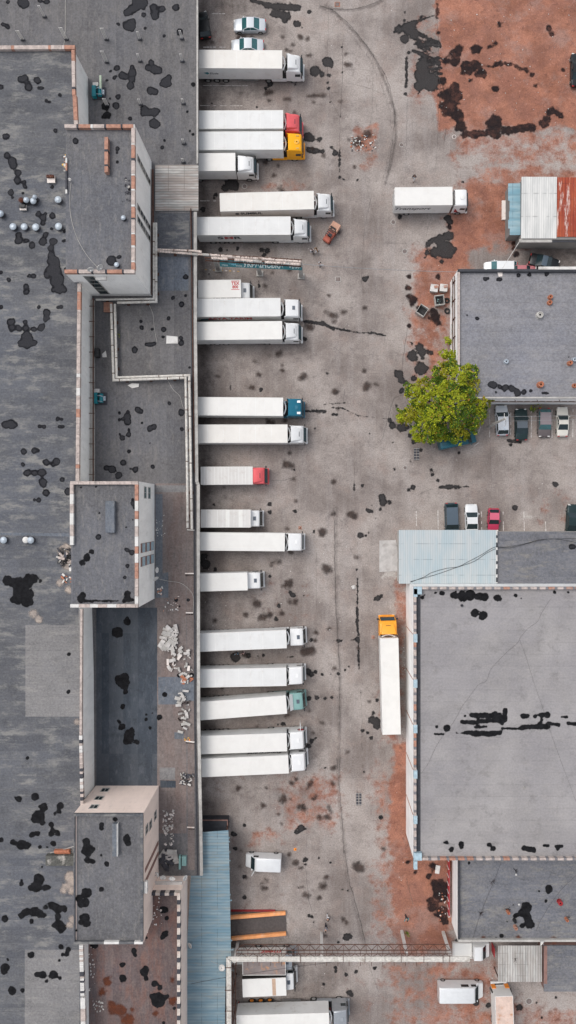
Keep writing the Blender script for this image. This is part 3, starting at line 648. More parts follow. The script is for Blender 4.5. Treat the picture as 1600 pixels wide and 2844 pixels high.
def coping(mb, a, b, z, wd, ht, seg, pattern, seed=0, irregular=.3, h0=None):
    if isinstance(mb, Multi): mb = mb.new()
    """a low parapet from a to b with a coping of short slabs whose colours follow `pattern`"""
    rnd = random.Random(seed); a = Vector(a).to_3d(); b = Vector(b).to_3d(); L = (b-a).length; d = (b-a)/L
    s = 0; i = 0; rz = math.atan2(d.y, d.x)
    while s < L-.02:
        l = seg[i % len(seg)]*(1+rnd.uniform(-irregular, irregular)*.5); l = min(l, L-s)
        c = a+d*(s+l/2); dz = rnd.uniform(0, .02)
        mb.obox((c.x, c.y, z+(ht+dz)/2), (l-.03, wd, ht+dz), rz, pattern[i % len(pattern)] if isinstance(pattern, list) else pattern(rnd))
        s += l; i += 1
def wall_window(parent, x0, x1, z0, z1, y, axis, out, name='window', glass='glass', frame='conc'):
    """window lying in a wall plane. axis 'x': wall faces +-x at x=y ; axis 'y': wall faces +-y"""
    f = MB(); p = MB(); t = .06*out
    def bx(mb, u0, u1, v0, v1, d0, d1):
        if axis == 'x': mb.box((min(y+d0,y+d1), u0, v0), (max(y+d0,y+d1), u1, v1))
        else: mb.box((u0, min(y+d0,y+d1), v0), (u1, max(y+d0,y+d1), v1))
    bx(f, x0-.08, x1+.08, z0-.1, z0, 0, t*1.6); bx(f, x0-.08, x1+.08, z1, z1+.06, 0, t*1.2)
    bx(f, x0-.08, x0, z0, z1, 0, t); bx(f, x1, x1+.08, z0, z1, 0, t); bx(f, (x0+x1)/2-.03, (x0+x1)/2+.03, z0, z1, 0, t)
    fo = f.build(name, M[frame], parent)
    bx(p, x0, (x0+x1)/2-.03, z0, z1, 0, t*.5); bx(p, (x0+x1)/2+.03, x1, z0, z1, 0, t*.5)
    po = p.build('pane', M[glass], None)
    Mi = Matrix.Translation(parent.location).inverted(); po.data.transform(Mi); po.parent = fo
    return fo
_tz = [0]
def tar(mb, h, specs, mi, inner=None, z=None, **kw):
    _tz[0] += 1; dz = .017+.0062*(_tz[0] % 4)
    stain(mb, sum([parse(c, r, h, s) for (c, r, s) in specs], []), (h if z is None else z)+dz, mi, inner=inner, **kw)

HA = 6.0; HBX = 12.5; HP = 16.0
# --- loading hall (low roof with the truck bays)
poly = Q([(-260,-300),(551,-300),(551,458),(541,462),(541,900),(545,1440),(546,2000),(552,2300),(554,2432),(-60,2432),(-60,1800),(-260,1800)], HA)
hall = thing('loading_hall', 'long low grey hall with felt roof and truck bays along its east edge', 'building', base_of(poly))
ex = lambda x, d: x-d
body = Q([(-250,-290),(551,-290),(551,2425),(-50,2425)], HA)
wpoly = [(body[0][0],body[0][1]),(body[1][0]-2.4,body[1][1]),(body[2][0]-2.6,body[2][1]),(body[3][0],body[3][1])]
MB().prism(wpoly, 0, HA-.35).build('wall', M['walldark'], hall)
rf = MB(); rf.prism(poly, HA-.35, HA)
for (c, r, pts, mi) in [
    (0,3,[(718,745),(1172,745),(1172,1288+800),(718,1288+800)],1),             # dark blue-grey southern bay
    (0,2,[(1158,1080),(1390,1080),(1390,1288+2400),(1158,1288+2400)],2),       # brown strip beside the dock
    (0,3,[(1390,-150),(1440,-150),(1452,3400-700),(1400,3400-700)],2),
    (0,1,[(1175,330),(1410,330),(1405,590),(1175,590)],3), (0,1,[(1165,292),(1412,292),(1412,326),(1190,326)],4),
    (0,2,[(1158,1095),(1385,1095),(1385,1145),(1158,1145)],4),(0,2,[(1160,1160),(1212,1160),(1212,1880),(1160,1880)],5),(0,3,[(1160,500),(1255,480),(1255,670),(1160,670)],5),
    (0,4,[(1195,770),(1310,775),(1310,825),(1195,825)],1),(0,4,[(1190,676),(1305,676),(1305,766),(1190,766)],4),(0,4,[(1180,0),(1450,0),(1450,178),(1330,178),(1330,205),(1180,205)],5),(0,4,[(1300,412),(1370,412),(1370,462),(1300,462)],5),
    (0,1,[(1175,655),(1405,655),(1405,905),(1175,905)],5)]:
    sheet(rf, tq(c, r, pts, HA), HA+.004+(.004 if mi in (4,5,1) else 0)+(.004 if (mi,r) in ((5,3),(5,4)) else 0), mi)
tar(rf, HA, [(0,0,"60,15,22 180,20,42 180,45,25 150,15,20 300,5,16 350,18,22 20,180,50,195,14 60,205,17 1040,15,58 1050,30,950,95,30 1070,20,25 965,190,50 990,160,20 940,180,20 1072,112,18 883,180,10 1082,211,11 1145,60,28 1205,65,28 1155,120,32 1160,90,28 1312,55,26 1340,240,26 1222,267,13 1130,470,25 1160,520,38 1185,525,22 1105,505,26 870,510,24 905,560,28 935,570,22 985,540,32 985,500,18 970,640,32 985,590,22 855,580,20 825,530,14 1260,580,24 1240,620,38 1210,625,20 1120,675,28 1155,690,26 876,722,22 865,790,30 1080,830,40 1150,835,38 1115,840,24 1150,925,42 970,885,16 820,735,10 1225,1047,12 1209,1100,15 1397,832,12 795,600,14"),
    (0,1,"1385,800,20 1290,960,18 1355,1008,25 1385,942,12 1255,1110,18 1220,1195,20 1215,1250,14 1055,1180,20 1050,1132,14 1135,1190,10 1345,1260,15"),
    (0,2,"1005,85,24 1090,45,1150,42,16 1350,35,22 1262,485,14 1025,530,25 1055,545,20 950,580,28 950,620,30 915,600,13 955,545,14 890,555,14 888,605,12 1057,630,12 960,715,20 960,680,12 912,745,22 892,715,10 1120,670,25 1150,662,20 1350,550,28 1358,678,18 960,843,16 920,925,25 838,975,30 970,972,10 1010,975,24 1140,955,20 885,1025,28 1118,780,8 1413,218,12 795,965,20"),
    (0,3,"1312,690,16 1405,685,16 1340,735,8")], 6, inner=7)
tar(rf, HA, [(0,3,"950,850,28 950,830,20 880,930,42 860,920,20 915,1275,45 880,1265,20"),
    (0,4,"920,25,48 935,60,30 930,105,22 915,225,22 885,330,18 910,370,25 965,430,42 950,470,36 980,400,28 1020,485,22 1090,280,10 1090,315,13 1118,377,14 1188,302,22 1137,270,8 1230,130,20 1360,365,10"),
    (0,0,"790,790,34 800,860,28 770,870,10 1440,630,18 1440,1000,14 1415,975,10"),(0,3,"1430,1250,20 1335,1250,16")], 8)
rf.build('roof', [M['felthall'], M['feltdark'], M['feltbrown'], M['feltgrey'], M['feltpale'], M['feltstrip'], M['tarmid'], M['tarin'], M['tar']], hall, recalc=False)
pe = MB()
edge = [P(551,-300,HA),P(551,456,HA)]; pe.bar(edge[0]+Vector((-.12,0,.1)), edge[1]+Vector((-.12,0,.1)), .22, .28)
edge = [(541,590),(541,900),(545,1340),(549,1345),(549,1500),(550,2000),(556,2300),(558,2430)]
for a, b in zip(edge[:-1], edge[1:]): pe.bar(P(*a,HA)+Vector((.1,0,.05)), P(*b,HA)+Vector((.1,0,.05)), .42, .34)
for a, b in zip(edge[:-1], edge[1:]): pe.bar(P(*a,HA)+Vector((-.45,0,.06)), P(*b,HA)+Vector((-.45,0,.06)), .16, .14, 1)
pe.build('roof_edge', [M['conc'], M['bitumen']], hall)
aw = MB(); aw.box((*P(431,585,6.2)[:2], 6.10), (*P(551,458,6.2)[:2], 6.2)); aw.build('corrugated_canopy', M['corrgrey'], hall)
dx = (551-NX)*(H-HA)/H/SC-2.4
dy = [(446,),(165,),(333,),(390,),(520,),(638,),(805,),(855,),(930,),(1130,),(1205,),(1320,),(1440,),(1505,),(1615,),(1785,),(1885,),(1975,),(2060,),(2130,)]
for (py,) in dy[1:]:
    yy = (NY-py)/SC; d = MB(); d.box((dx-.02, yy-1.5, 1.1), (dx+.06, yy+1.5, 4.2)); d.build('dock_door', M['copdark'], hall)

# --- main hall (high roof on the left)
HB = HBX
poly = Q([(-300,141),(207,141),(209,352),(222,420),(219,800),(216,1340),(219,1700),(224,1900),(226,2250),(233,2640),(236,3050),(-300,3050)], HB)
mh = thing('main_hall', 'tall long hall on the left with patched grey felt roof and cream east wall', 'building', base_of(poly))
MB().prism([(x-.05,y) for x,y in poly], 0, HB-.02).build('wall', M['wall'], mh)
rf = MB(); sheet(rf, poly, HB, 0)
sheet(rf, tq(0,3,[(190,875),(592,875),(592,1565-8),(190,1565-8)], HB), HB+.005, 1)
sheet(rf, tq(0,5,[(185,745),(592,745),(592,1500),(185,1500)], HB), HB+.005, 1)
sheet(rf, tq(0,3,[(0,185),(530,192),(530,215),(0,205)], HB), HB+.005, 2)
tar(rf, HB, [(0,0,"160,590,30 185,580,28 215,650,32 200,610,13 280,600,28 290,655,325,658,13 448,710,15 345,750,15 370,762,12 5,650,20 40,1022,24 55,1018,18 413,975,17 52,1160,22 90,1200,30 100,1235,28 135,1285,22"),
    (0,1,"135,30,22 130,85,30 180,95,15 185,130,18 175,180,15 80,175,25 92,215,12 388,132,18 290,330,25 340,330,15 395,345,25 320,360,25 320,400,22 385,443,15 140,490,18 140,530,28 200,535,22 240,570,26 320,540,32 340,490,23 400,540,28 380,590,25 380,640,25 400,690,50 400,750,54 350,790,28 250,795,18 220,795,18 430,820,54 400,850,28 440,895,40 400,900,20 480,900,22 65,822,20 195,880,25 197,910,22 290,1030,15 430,1030,460,1025,15 485,460,18 480,533,18 495,745,16")], 3, inner=4, inset=.22)
tar(rf, HB, [(0,1,"350,1070,30 345,1110,25 310,1180,32 250,1190,22 80,1135,30 90,1180,28 140,1185,26 190,1185,25 185,1140,20 200,1250,45 190,1285,40 8,770,15 8,1025,17"),
    (0,2,"160,40,30 210,35,42 250,40,25 40,640,28 85,640,35 118,645,18 295,655,15 330,658,18 430,600,20 462,603,14 445,655,14 470,657,14 177,842,22 255,840,22 285,838,15 172,938,18 345,925,30 420,915,28 395,940,20 205,1000,28 260,1000,28 310,1000,33 318,1070,33 325,1090,22 462,1050,20 343,1152,28 290,1205,20 257,1203,9 510,1140,28")], 3, inner=5, inset=.3)
tar(rf, HB, [(0,3,"55,540,38 100,560,32 150,555,42 220,540,50 260,530,28 300,545,10 160,620,65 220,640,36 130,690,36 200,700,42 100,690,25 235,700,15 512,1092,15"),
    (0,4,"510,112,14 205,602,14 140,912,25 120,905,12 262,893,32 320,970,35 290,1040,48 260,1060,30 320,1090,18 450,960,28 440,1000,18 410,1020,12 385,1100,20 390,1140,18 380,1170,23 430,1165,23 240,1175,22 280,1165,20 100,1230,26 160,1250,38 200,1260,28 10,1215,18 300,1265,12 400,1240,22 350,1270,10"),
    (0,5,"290,220,43 270,280,40 340,280,25 370,285,12 230,285,20 158,255,16 160,225,7 40,512,25 160,490,28 200,460,33 260,460,38 300,480,33 235,530,18 330,490,18 340,430,22 385,410,28 430,440,33 480,440,23 430,500,26 440,560,42 460,590,33 410,560,18 314,125,14 456,722,20 510,745,20 500,780,18 465,780,12 230,782,26 440,825,11 60,818,12 40,880,33 30,905,26 90,1050,33 165,1048,16 270,930,20 320,930,30 350,975,18 395,930,32 453,957,13")], 5, ragged=.1)
tar(rf, HB, [(0,5,"520,200,30 540,240,28 500,270,22 470,300,12 535,300,20 520,560,12 535,520,14"),(0,4,"575,335,12"),(0,3,"250,790,22 290,830,18 470,340,34 490,300,22 500,420,34 450,560,20 515,610,18")], 6)
rf.build('roof', [M['feltgrey'], M['feltpale'], M['feltstrip'], M['tarmid'], M['tarin'], M['tar'], M['plaster']], mh, recalc=False)
cp = Multi(); zt = HB
def cpx(a, b, pat, seed, wd=.42, ht=.55, seg=[1.6,1.9,1.5,.35], irr=.4):
    A = P(*a, zt); B = P(*b, zt); coping(cp, (A.x,A.y), (B.x,B.y), zt-.05, wd, ht, seg, pat, seed, irr)
cpx((-300,139),(182,137),[1,1,1,0],1,wd=.5); cpx((182,137),(211,137),[0],2,wd=.5)
cpx((206,144),(208,270),[0,1,1,2],3); cpx((210,270),(214,350),[0,0,1],3,wd=.5)
cpx((223,790),(218,1336),lambda r: r.choice([0,1,1,1,3,1]),4,wd=.45,seg=[1.2,1.0,1.4,.5])
cpx((229,1690),(227,2040),[1],5,wd=.3,irr=.1); cpx((227,2040),(231,2250),lambda r: r.choice([1,2,1,3]),6,wd=.4,seg=[.5,.4,.3])
cpx((228,2620),(232,2760),lambda r: r.choice([3,1,3,2]),7,wd=.5,seg=[.3,.25]); cpx((233,2765),(236,3000),[3,1,3,2],8,wd=.6)
cp.build('parapet', [M['coporange'], M['copbeige'], M['copdark'], M['concwhite']], mh)
# east wall: a rail pipe, a plinth strip and seams
ew = MB()
def wallx(px, py, h): p = P(px, py, h); return p
for (y0, y1, px) in [(800,1335,219),]:
    x = P(px,0,HB).x
    x = P(216,0,HB).x+.35
    ew.tube([(x+.28, P(0,y0,HB).y, 7.4),(x+.28, P(0,y1,HB).y, 7.4)], .09, 8, 0)
    for k in range(12):
        yy = P(0,y0,HB).y+(P(0,y1,HB).y-P(0,y0,HB).y)*(k+.5)/12; ew.box((x-.3,yy-.04,7.35),(x+.45,yy+.04,7.45),0)
    for (zz0, zz1, nm) in [(6.0,6.9,1)]: ew.box((x-.4, P(0,y1,HB).y, zz0), (x+.16, P(0,y0,HB).y, zz1), 1)
ew.build('wall_pipe', [M['rustpipe'], M['conc']], mh)

# --- towers
def tower(label, px, roofmat, wallm, cop_specs, seed, name='stair_tower', h=HP):
    x0,y0,x1,y1 = px
    a = P(x0,y1,h); b = P(x1,y0,h)
    t = thing(name, label, 'building', ((a.x+b.x)/2, (a.y+b.y)/2, 0))
    MB().box((a.x,a.y,0),(b.x,b.y,h)).build('wall', wallm, t)
    return t, a, b
# P1
t1, a, b = tower('largest rooftop tower, grey felt roof ringed by orange brick coping beside corrugated canopy', (183,352,377,762), None, M['wall'], None, 1)
rf = MB(); rf.box((a.x-.01,a.y+.42,HP-.03), (b.x-.42,b.y-.42,HP+.01), 0)
tar(rf, HP, [(0,0,"565,1055,20 560,1040,10 878,1110,18 872,1140,12 875,1208,13"),(0,1,"830,680,38 885,655,16 860,700,20 965,150,10 970,185,10 915,245,7 900,750,8")], 1, inner=2)
rf.build('roof', [M['felttower'], M['tarmid'], M['tarin']], t1, recalc=False)
cp = Multi(); PAT = [0,2,0,3,0,2]; RP = lambda r: r.choice([0,0,1,1,4,3,2]); SG = [1.7,.22,1.5,.3,1.6,.22]
coping(cp,(a.x,b.y-.2),(b.x,b.y-.2),HP,.44,.6,SG,[1,2,0,3,1,2,0,2,4,3],1); coping(cp,(b.x-.2,b.y-.42),(b.x-.2,a.y+.42),HP,.44,.6,SG,[1,3,0,2,1,3,0,3],2)
coping(cp,(a.x,a.y+.2),(b.x,a.y+.2),HP,.44,.6,SG,[0,2,1,2,1,2],3); coping(cp,(a.x+.12,b.y-4),(a.x+.12,b.y-8.5),HP,.2,.25,[.7,.3],lambda r: r.choice([0,4,2,3]),4)
cp.build('parapet', [M['coporange'],M['copbeige'],M['copdark'],M['concwhite'],M['copbeige'] if 0 else M['coporange']], t1)
cw = MB(); p = PT(0,0,805,1045,HP); q = PT(0,1,805,45,HP); coping(cw,(p.x,p.y),(q.x,q.y),HP,.42,.9,[1.5,.25],[0,1],5); cw.build('brick_upstand', [M['coporange'],M['copdark']], t1)
for (yy0, yy1) in [(0.0,1.0)]:
    pass
# slit window bands on the east wall (rise diagonally in the photo because the wall leans outward)
Ly = b.y-a.y
for (f0) in (.185, .52, .60):
    yb = b.y-Ly*f0
    fr = MB(); fr.box((b.x, yb-.42, 7.0),(b.x+.05, yb+.42, 15.2), 0)
    fo = fr.build('window', M['conc'], t1)
    for k in range(5):
        pn = MB(); pn.box((b.x+.05, yb-.28, 7.3+k*1.6),(b.x+.08, yb+.28, 8.4+k*1.6)); po = pn.build('pane', M['glass'], None)
        po.data.transform(Matrix.Translation(t1.location).inverted()); po.parent = fo
yb = a.y; xb = a.x+(b.x-a.x)*.30
fr = MB(); fr.box((xb-.7, yb-.05, 7),(xb+.7, yb, 15.4)); fo = fr.build('window', M['conc'], t1)
for k in range(5):
    pn = MB(); pn.box((xb-.58, yb-.09, 7.3+k*1.65),(xb+.58, yb-.05, 8.6+k*1.65)); po = pn.build('pane', M['glass'], None)
    po.data.transform(Matrix.Translation(t1.location).inverted()); po.parent = fo
ac = MB(); ac.box((xb+.9,yb-.5,14.9),(xb+2.3,yb,15.4)); ac.build('cooling_unit', M['concwhite'], t1, bevel=.04)
# P2
t2, a, b = tower('middle rooftop tower with blue-grey skylight and pale crumbling parapet, brick-banded east wall', (198,1337,386,1686), None, M['wall'], None, 2)
rf = MB(); rf.box((a.x-.01,a.y+.4,HP-.03), (b.x-.4,b.y-.4,HP+.01), 0)
tar(rf, HP, [(0,2,"990,1230,20 990,1200,12 605,1110,10 715,1105,9"),(0,3,"737,218,24 941,145,10 950,430,15 950,440,15 930,520,13 945,315,16 985,335,18 740,40,10 990,90,9 1000,0,10")], 1, inner=2)
tar(rf, HP, [(0,3,"610,410,22 650,370,28 685,330,20 600,680,28 620,650,20 600,690,680,700,10 700,695,880,695,8 950,640,22 945,670,18 925,695,990,690,12")], 3, ragged=.3)
rf.build('roof', [M['felttower'], M['tarmid'], M['tarin'], M['tar']], t2, recalc=False)
cp = Multi()
coping(cp,(a.x,b.y-.2),(b.x,b.y-.2),HP,.4,.5,[1.2,1.5],lambda r: r.choice([1,1,3]),1); coping(cp,(b.x-.2,b.y-.4),(b.x-.2,a.y+.4),HP,.42,.5,[1.1,.9,1.2],lambda r: r.choice([0,4,3,3,1,1]),2)
coping(cp,(a.x,a.y+.2),(b.x,a.y+.2),HP,.4,.5,[1.2],lambda r: r.choice([1,3,1]),3); coping(cp,(a.x+.2,b.y-.4),(a.x+.2,b.y-Ly*0-8.0),HP,.45,.5,[1.3],[1,3],4)
cp.build('parapet', [M['coporange'],M['copbeige'],M['copdark'],M['concwhite'],M['coporange']], t2)
sk = MB(); p = PT(0,2,821,1210,HP+.6); q = PT(0,3,821,187,HP+.6); sk.box((p.x-.58,q.y,HP),(p.x+.6,p.y,HP+.75)); sk.build('skylight', M['feltstrip'], t2, bevel=.05)
for (py) in (1519, 1556):
    yy = P(0,py,11).y
    bnd = MB(); bnd.box((b.x,yy-.6,6.6),(b.x+.05,yy+.6,15.0)); fo = bnd.build('window', M['dullbrick'], t2)
    for k in range(3):
        pn = MB(); pn.box((b.x+.05,yy-.56,7.0+k*2.8),(b.x+.10,yy+.56,8.6+k*2.8)); po = pn.build('pane', M['copblue'], None)
        po.data.transform(Matrix.Translation(t2.location).inverted()); po.parent = fo
for k in range(2): 
    yy = P(0,1368,12).y; zz = 9.2+k*2.6; wall_window(t2, yy-.7, yy+.7, zz, zz+1.2, b.x, 'x', 1, glass='glassteal')
# P3
t3, a, b = tower('southern rooftop tower with plain dark roof and pink-painted north wall with small windows', (207,2257,399,2617), None, M['wallpink'], None, 3)
rf = MB(); rf.box((a.x+.3,a.y+.3,HP), (b.x-.3,b.y-.3,HP+.01), 0)
tar(rf, HP, [(0,4,"757,1100,18 757,1125,18 860,1060,18 640,1220,28 650,1270,28 690,1290,20 945,1200,28 955,1240,23"),(0,5,"650,10,42 650,80,26 690,85,20 755,40,15 792,105,22 760,293,19 645,320,38 590,360,28 640,390,33 610,400,28 635,510,38 650,550,28 600,540,16 570,600,10 888,400,5")], 1, ragged=.1)
rf.build('roof', [M['felttower'], M['tar']], t3, recalc=False)
cp = Multi()
for (p, q, sd) in [((a.x,b.y-.15),(b.x,b.y-.15),1),((b.x-.15,b.y-.3),(b.x-.15,a.y+.3),2),((a.x,a.y+.15),(b.x,a.y+.15),3),((a.x+.08,b.y-.3),(a.x+.08,a.y+.3),4)]:
    coping(cp,p,q,HP,.3 if sd<4 else .12,.45,[1.9],lambda r: r.choice([0,0,0,0,0,0,1]) if sd==3 else 0,sd,0)
cp.build('parapet', [M['feltgrey'],M['concwhite']], t3)
sk = MB(); p = PT(0,4,858,1092,HP+.5); q = PT(0,5,858,45,HP+.5); sk.box((p.x-.3,q.y,HP),(p.x+.28,p.y,HP+.7),0); sk.box((p.x+.28,q.y,HP),(p.x+.36,p.y,HP+.75),1); sk.build('skylight', [M['feltstrip'],M['concwhite']], t3)
def th_window(t, xx, zz): return wall_window(t, xx-.45, xx+.45, zz, zz+1.3, b.y, 'y', 1)
for k, (u) in enumerate((9.0, 12.0, 14.6)): pass
for (f, zz) in ((.20,7.2),(.20,10.3),(.22,13.4)): th_window(t3, a.x+(b.x-a.x)*f, zz)
for (f, zz) in ((.17,8.0),(.17,11.2),(.15,13.6)): wall_window(t3, b.y-Ly*f-.5, b.y-Ly*f+.5, zz, zz+1.3, b.x, 'x', 1)
for f in (.47,.56): 
    yy = b.y-(b.y-a.y)*f; q_ = MB(); q_.box((b.x,yy-.26,6.5),(b.x+.06,yy+.26,15.2)); q_.build('window_strip', M['dullbrick'], t3)
un = MB(); un.box((b.x-.1,b.y-10.2,15.4),(b.x+.45,b.y-8.7,16.0)); un.build('cooling_unit', M['concwhite'], t3, bevel=.04)

# --- office block (bottom left) with rusty roof
HG = 10.2
poly = Q([(405,2436),(500,2436),(500,3050),(228,3050),(228,2560),(405,2560)], HG+.8)
poly = [(x,y) for x,y in poly]
og = thing('office_block', 'block at bottom left with rust-stained roof and cream and dark chequered coping', 'building', base_of(poly))
x1 = P(500,0,11).x; xm = P(405,0,11).x; x0 = P(228,0,11).x; yt = P(0,2480,11).y; ybm = P(0,3050,11).y; ym = P(0,2600,11).y
ptop = [(xm,yt),(x1,yt),(x1,ybm),(x0,ybm),(x0,ym),(xm,ym)]
MB().prism(ptop, 0, HG).build('wall', M['wallpink'], og)
rf = MB(); sheet(rf, [(xm+.1,yt-.35),(x1-.35,yt-.35),(x1-.35,ybm),(x0+.1,ybm),(x0+.1,ym),(xm+.1,ym)], HG+.01, 0)
tar(rf, HG, [(0,5,"1215,445,26 1240,450,14 1243,510,17 1230,630,26 1215,650,18 1090,655,13 1000,750,22 1010,785,14 913,860,21 720,825,7 1075,905,33 1090,880,16 915,960,30 1090,960,18 1150,1000,25 1190,1025,20 1180,1120,54 1130,1090,20 1230,1100,18 700,710,30 1220,1290,14 1250,1083,13 1300,1180,12")], 1, ragged=.1)
tar(rf, HG, [(0,5,"800,980,28 760,1060,24 840,1190,30 900,1200,34 830,1150,16 1160,1220,14 1285,1130,25 1290,970,12 950,1270,40 990,1190,10")], 2, ragged=.4)
rf.build('roof', [M['feltrust'], M['tar'], M['rustspot']], og, recalc=False)
cp = Multi(); coping(cp,(xm,yt-.18),(x1-.36,yt-.18),HG,.36,.8,[.62,.62],[1,0],1,.05); coping(cp,(x1-.18,yt),(x1-.18,ybm),HG,.42,.8,[.9,.62],[1,0],2,.1)
cp.build('parapet', [M['copdark'], M['copcream']], og)
ln = MB(); ln.box((xm-1.2,yt,8.4),(x1-.1,yt+.35,8.7)); ln.build('cornice', M['concwhite'], og)

# ------------------------------------------------------------------ right-hand buildings
def flat_building(name, label, px, h, roofm, wallm, par=.5, parw=.35, cop=None, seed=0, extra=None):
    x0,y0,x1,y1 = px; a = P(x0,y1,h+par); b = P(x1,y0,h+par)
    t = thing(name, label, 'building', ((a.x+b.x)/2,(a.y+b.y)/2,0))
    MB().box((a.x,a.y,0),(b.x,b.y,h-.005)).build('wall', wallm, t)
    return t, a, b
# R1
HR = 6.0
r1, a, b = flat_building('workshop', 'grey flat-roofed workshop right of the tree with cars parked along its south wall', (1272,748,1700,1106), HR, None, M['wallwhite'], .4)
rf = MB(); sheet(rf, [(a.x,a.y),(b.x,a.y),(b.x,b.y),(a.x,b.y)], HR, 0)
tar(rf, HR, [(2,1,"770,818,18 790,815,10 865,822,15 885,822,15 1102,788,17 713,1113,19 1020,790,14 1230,775,20 635,1088,6"),(2,2,"830,350,32 800,350,12 880,360,18 920,370,28 970,375,28 1010,400,28 1060,395,22 1110,390,16 850,398,10 1200,405,1240,410,10 1395,138,5")], 1, ragged=.15)
rf.build('roof', [M['feltblue'], M['tarmid']], r1, recalc=False)
cp = Multi(); cp.box((a.x,b.y-.35,HR),(b.x,b.y,HR+.55),0); cp.box((a.x,a.y+.2,HR),(a.x+.28,b.y-.352,HR+.40),1); cp.box((a.x,a.y,HR),(b.x,a.y+.2,HR+.3),2)
wx = PT(2,1,1168,730,HR+.6); cp.box((wx.x,b.y-.1,HR+.56),(b.x,b.y+.28,HR+.7),3)
cp.build('parapet', [M['bitumen'],M['copbeige'],M['conc'],M['concwhite']], r1)
for k in range(9):
    yy = b.y-1.2-k*2.0; wall_window(r1, yy-.7, yy+.7, 1.6, 2.9, a.x, 'x', -1, glass='glassteal', frame='concwhite') if k in (1,3,5,7) else None
pp = MB()
for zz in (4.4, 3.0): pp.tube([(a.x-.14,b.y-.3,zz),(a.x-.14,a.y+.3,zz)], .06, 8)
for k in range(7): pp.box((a.x-.2,b.y-1-k*2.6-.03,2.8),(a.x,b.y-1-k*2.6+.03,4.6))
pp.build('wall_pipe', M['rustpipe'], r1)
gr = MB()
for k in range(20):
    xx = a.x+.8+k*1.05
    gr.box((xx-.3,a.y-.04,3.0),(xx+.5,a.y,3.5),0)
gr.build('window_grille', M['bitumen'], r1)
pl = MB(); pl.tube([(a.x+.5,a.y-.4,5.6),(b.x,a.y-.4,5.6)], .05, 6)
for k in range(8): pl.bar((a.x+2+k*3.1,a.y,4.9),(a.x+2+k*3.1,a.y-.45,5.65),.06,.06)
pl.build('pipe_bracket', M['rustpipe'], r1)
# R2/R3 annexes
a = P(1108,1621,4.6); b = P(1382,1472,4.6)
r2 = thing('tin_annex', 'lean-to annex with pale blue corrugated roof crossed by loose black cables', 'building', ((a.x+b.x)/2,(a.y+b.y)/2,0))
MB().box((a.x+.25,a.y,0),(b.x,b.y-.25,4.4)).build('wall', M['conc'], r2)
rr = MB(); rr.box((a.x,a.y,4.4),(b.x-.02,b.y,4.6)); rr.build('roof', M['corrpale'], r2)
rr = MB(); coping(rr,(b.x-.12,b.y),(b.x-.12,a.y+.1),4.602,.18,.08,[.8,.4,.6],[0,1],3); rr.build('flashing', [M['concwhite'],M['bitumen']], r2)
a3 = P(1383,1625,4.3); b3 = P(1700,1477,4.3)
r3 = thing('felt_annex', 'low brownish felt-roofed annex joined to the pale blue corrugated annex', 'building', ((a3.x+b3.x)/2,(a3.y+b3.y)/2,0))
MB().box((b.x+.01,a3.y,0),(b3.x,b3.y,4.25)).build('wall', M['conc'], r3)
rr = MB(); sheet(rr, [(b.x+.01,a3.y),(b3.x,a3.y),(b3.x,b3.y),(b.x+.01,b3.y)], 4.3, 0); tar(rr,4.3,[(2,3,"1410,291,18 1430,291,16")],1)
rr.box((b.x+.01,a3.y,4.25),(b3.x,b3.y,4.297),0); rr.build('roof', [M['feltsmall'], M['tarmid']], r3, recalc=False)
# R4
HL = 8.6
r4, a, b = flat_building('warehouse', 'largest right-hand warehouse, pale roof with chequered white and grey coping', (1150,1630,1700,2390), HL, None, M['wallwhite'], .6)
rf = MB(); sheet(rf, [(a.x,a.y),(b.x,a.y),(b.x,b.y),(a.x,b.y)], HL, 0)
tar(rf, HL, [(2,3,"540,650,28 600,660,40 660,650,40 720,660,32 770,665,28 450,640,18 400,632,12 865,675,28 890,680,12 997,655,14 695,785,30 760,805,30 745,820,22 300,670,14 1040,675,9 1290,630,14 1390,630,12 320,650,8"),
   (2,4,"670,285,880,290,20 920,245,918,300,18 845,265,14 600,335,700,338,16 720,330,920,325,15 900,350,13 700,375,780,370,9 620,415,880,415,15 680,430,840,432,13 560,418,640,418,7 900,385,1040,385,11 1050,375,1240,370,18 1180,350,14 1240,345,1320,355,14 1390,345,1449,350,12 1449,350,1600,370,14 485,380,26 395,425,460,428,9 1050,292,1085,290,17 1145,292,16 1190,285,23 1235,282,26 1340,297,1380,298,10 470,1232,490,1235,14 595,1245,24 590,1270,12 520,1285,22 800,1250,20 830,1280,23 1060,1275,1130,1290,22 1210,1255,1240,1255,12 1300,1260,1345,1260,12 1310,1280,14 410,370,10 620,290,9 1190,320,10")], 1, ragged=.15)
rf.build('roof', [M['feltbig'], M['tar'], M['feltblue']], r4, recalc=False)
cp = Multi()
coping(cp,(a.x+.9,b.y-.2),(b.x,b.y-.2),HL,.36,.6,[.95,.38],lambda r: 1,1,.0) if 0 else None
def alt(pattern): 
    st = [0]
    def f(r):
        st[0] += 1; return pattern[1] if st[0]%2 == 0 else r.choice([1,1,1,1,2])
    return f
coping(cp,(a.x+1.1,b.y-.18),(b.x,b.y-.18),HL,.30,.6,[.85,.36],alt([1,0]),1,.05)
coping(cp,(a.x+.16,b.y-1.2),(a.x+.16,a.y+1.2),HL,.32,.6,[.85,.36],alt([1,0]),2,.05)
coping(cp,(a.x+1.1,a.y+.18),(b.x,a.y+.18),HL,.30,.6,[.85,.36],alt([1,0]),3,.05)
for k in range(7):
    yy = b.y-.8-k*6.1; cp.box((a.x-.03,yy-.55,HL-.02),(a.x+.45,yy+.55,HL+.64),3)
for yy in (b.y-.5, a.y+.5): cp.box((a.x-.02,yy-.5,HL),(a.x+1.05,yy+.5,HL+.64),3)
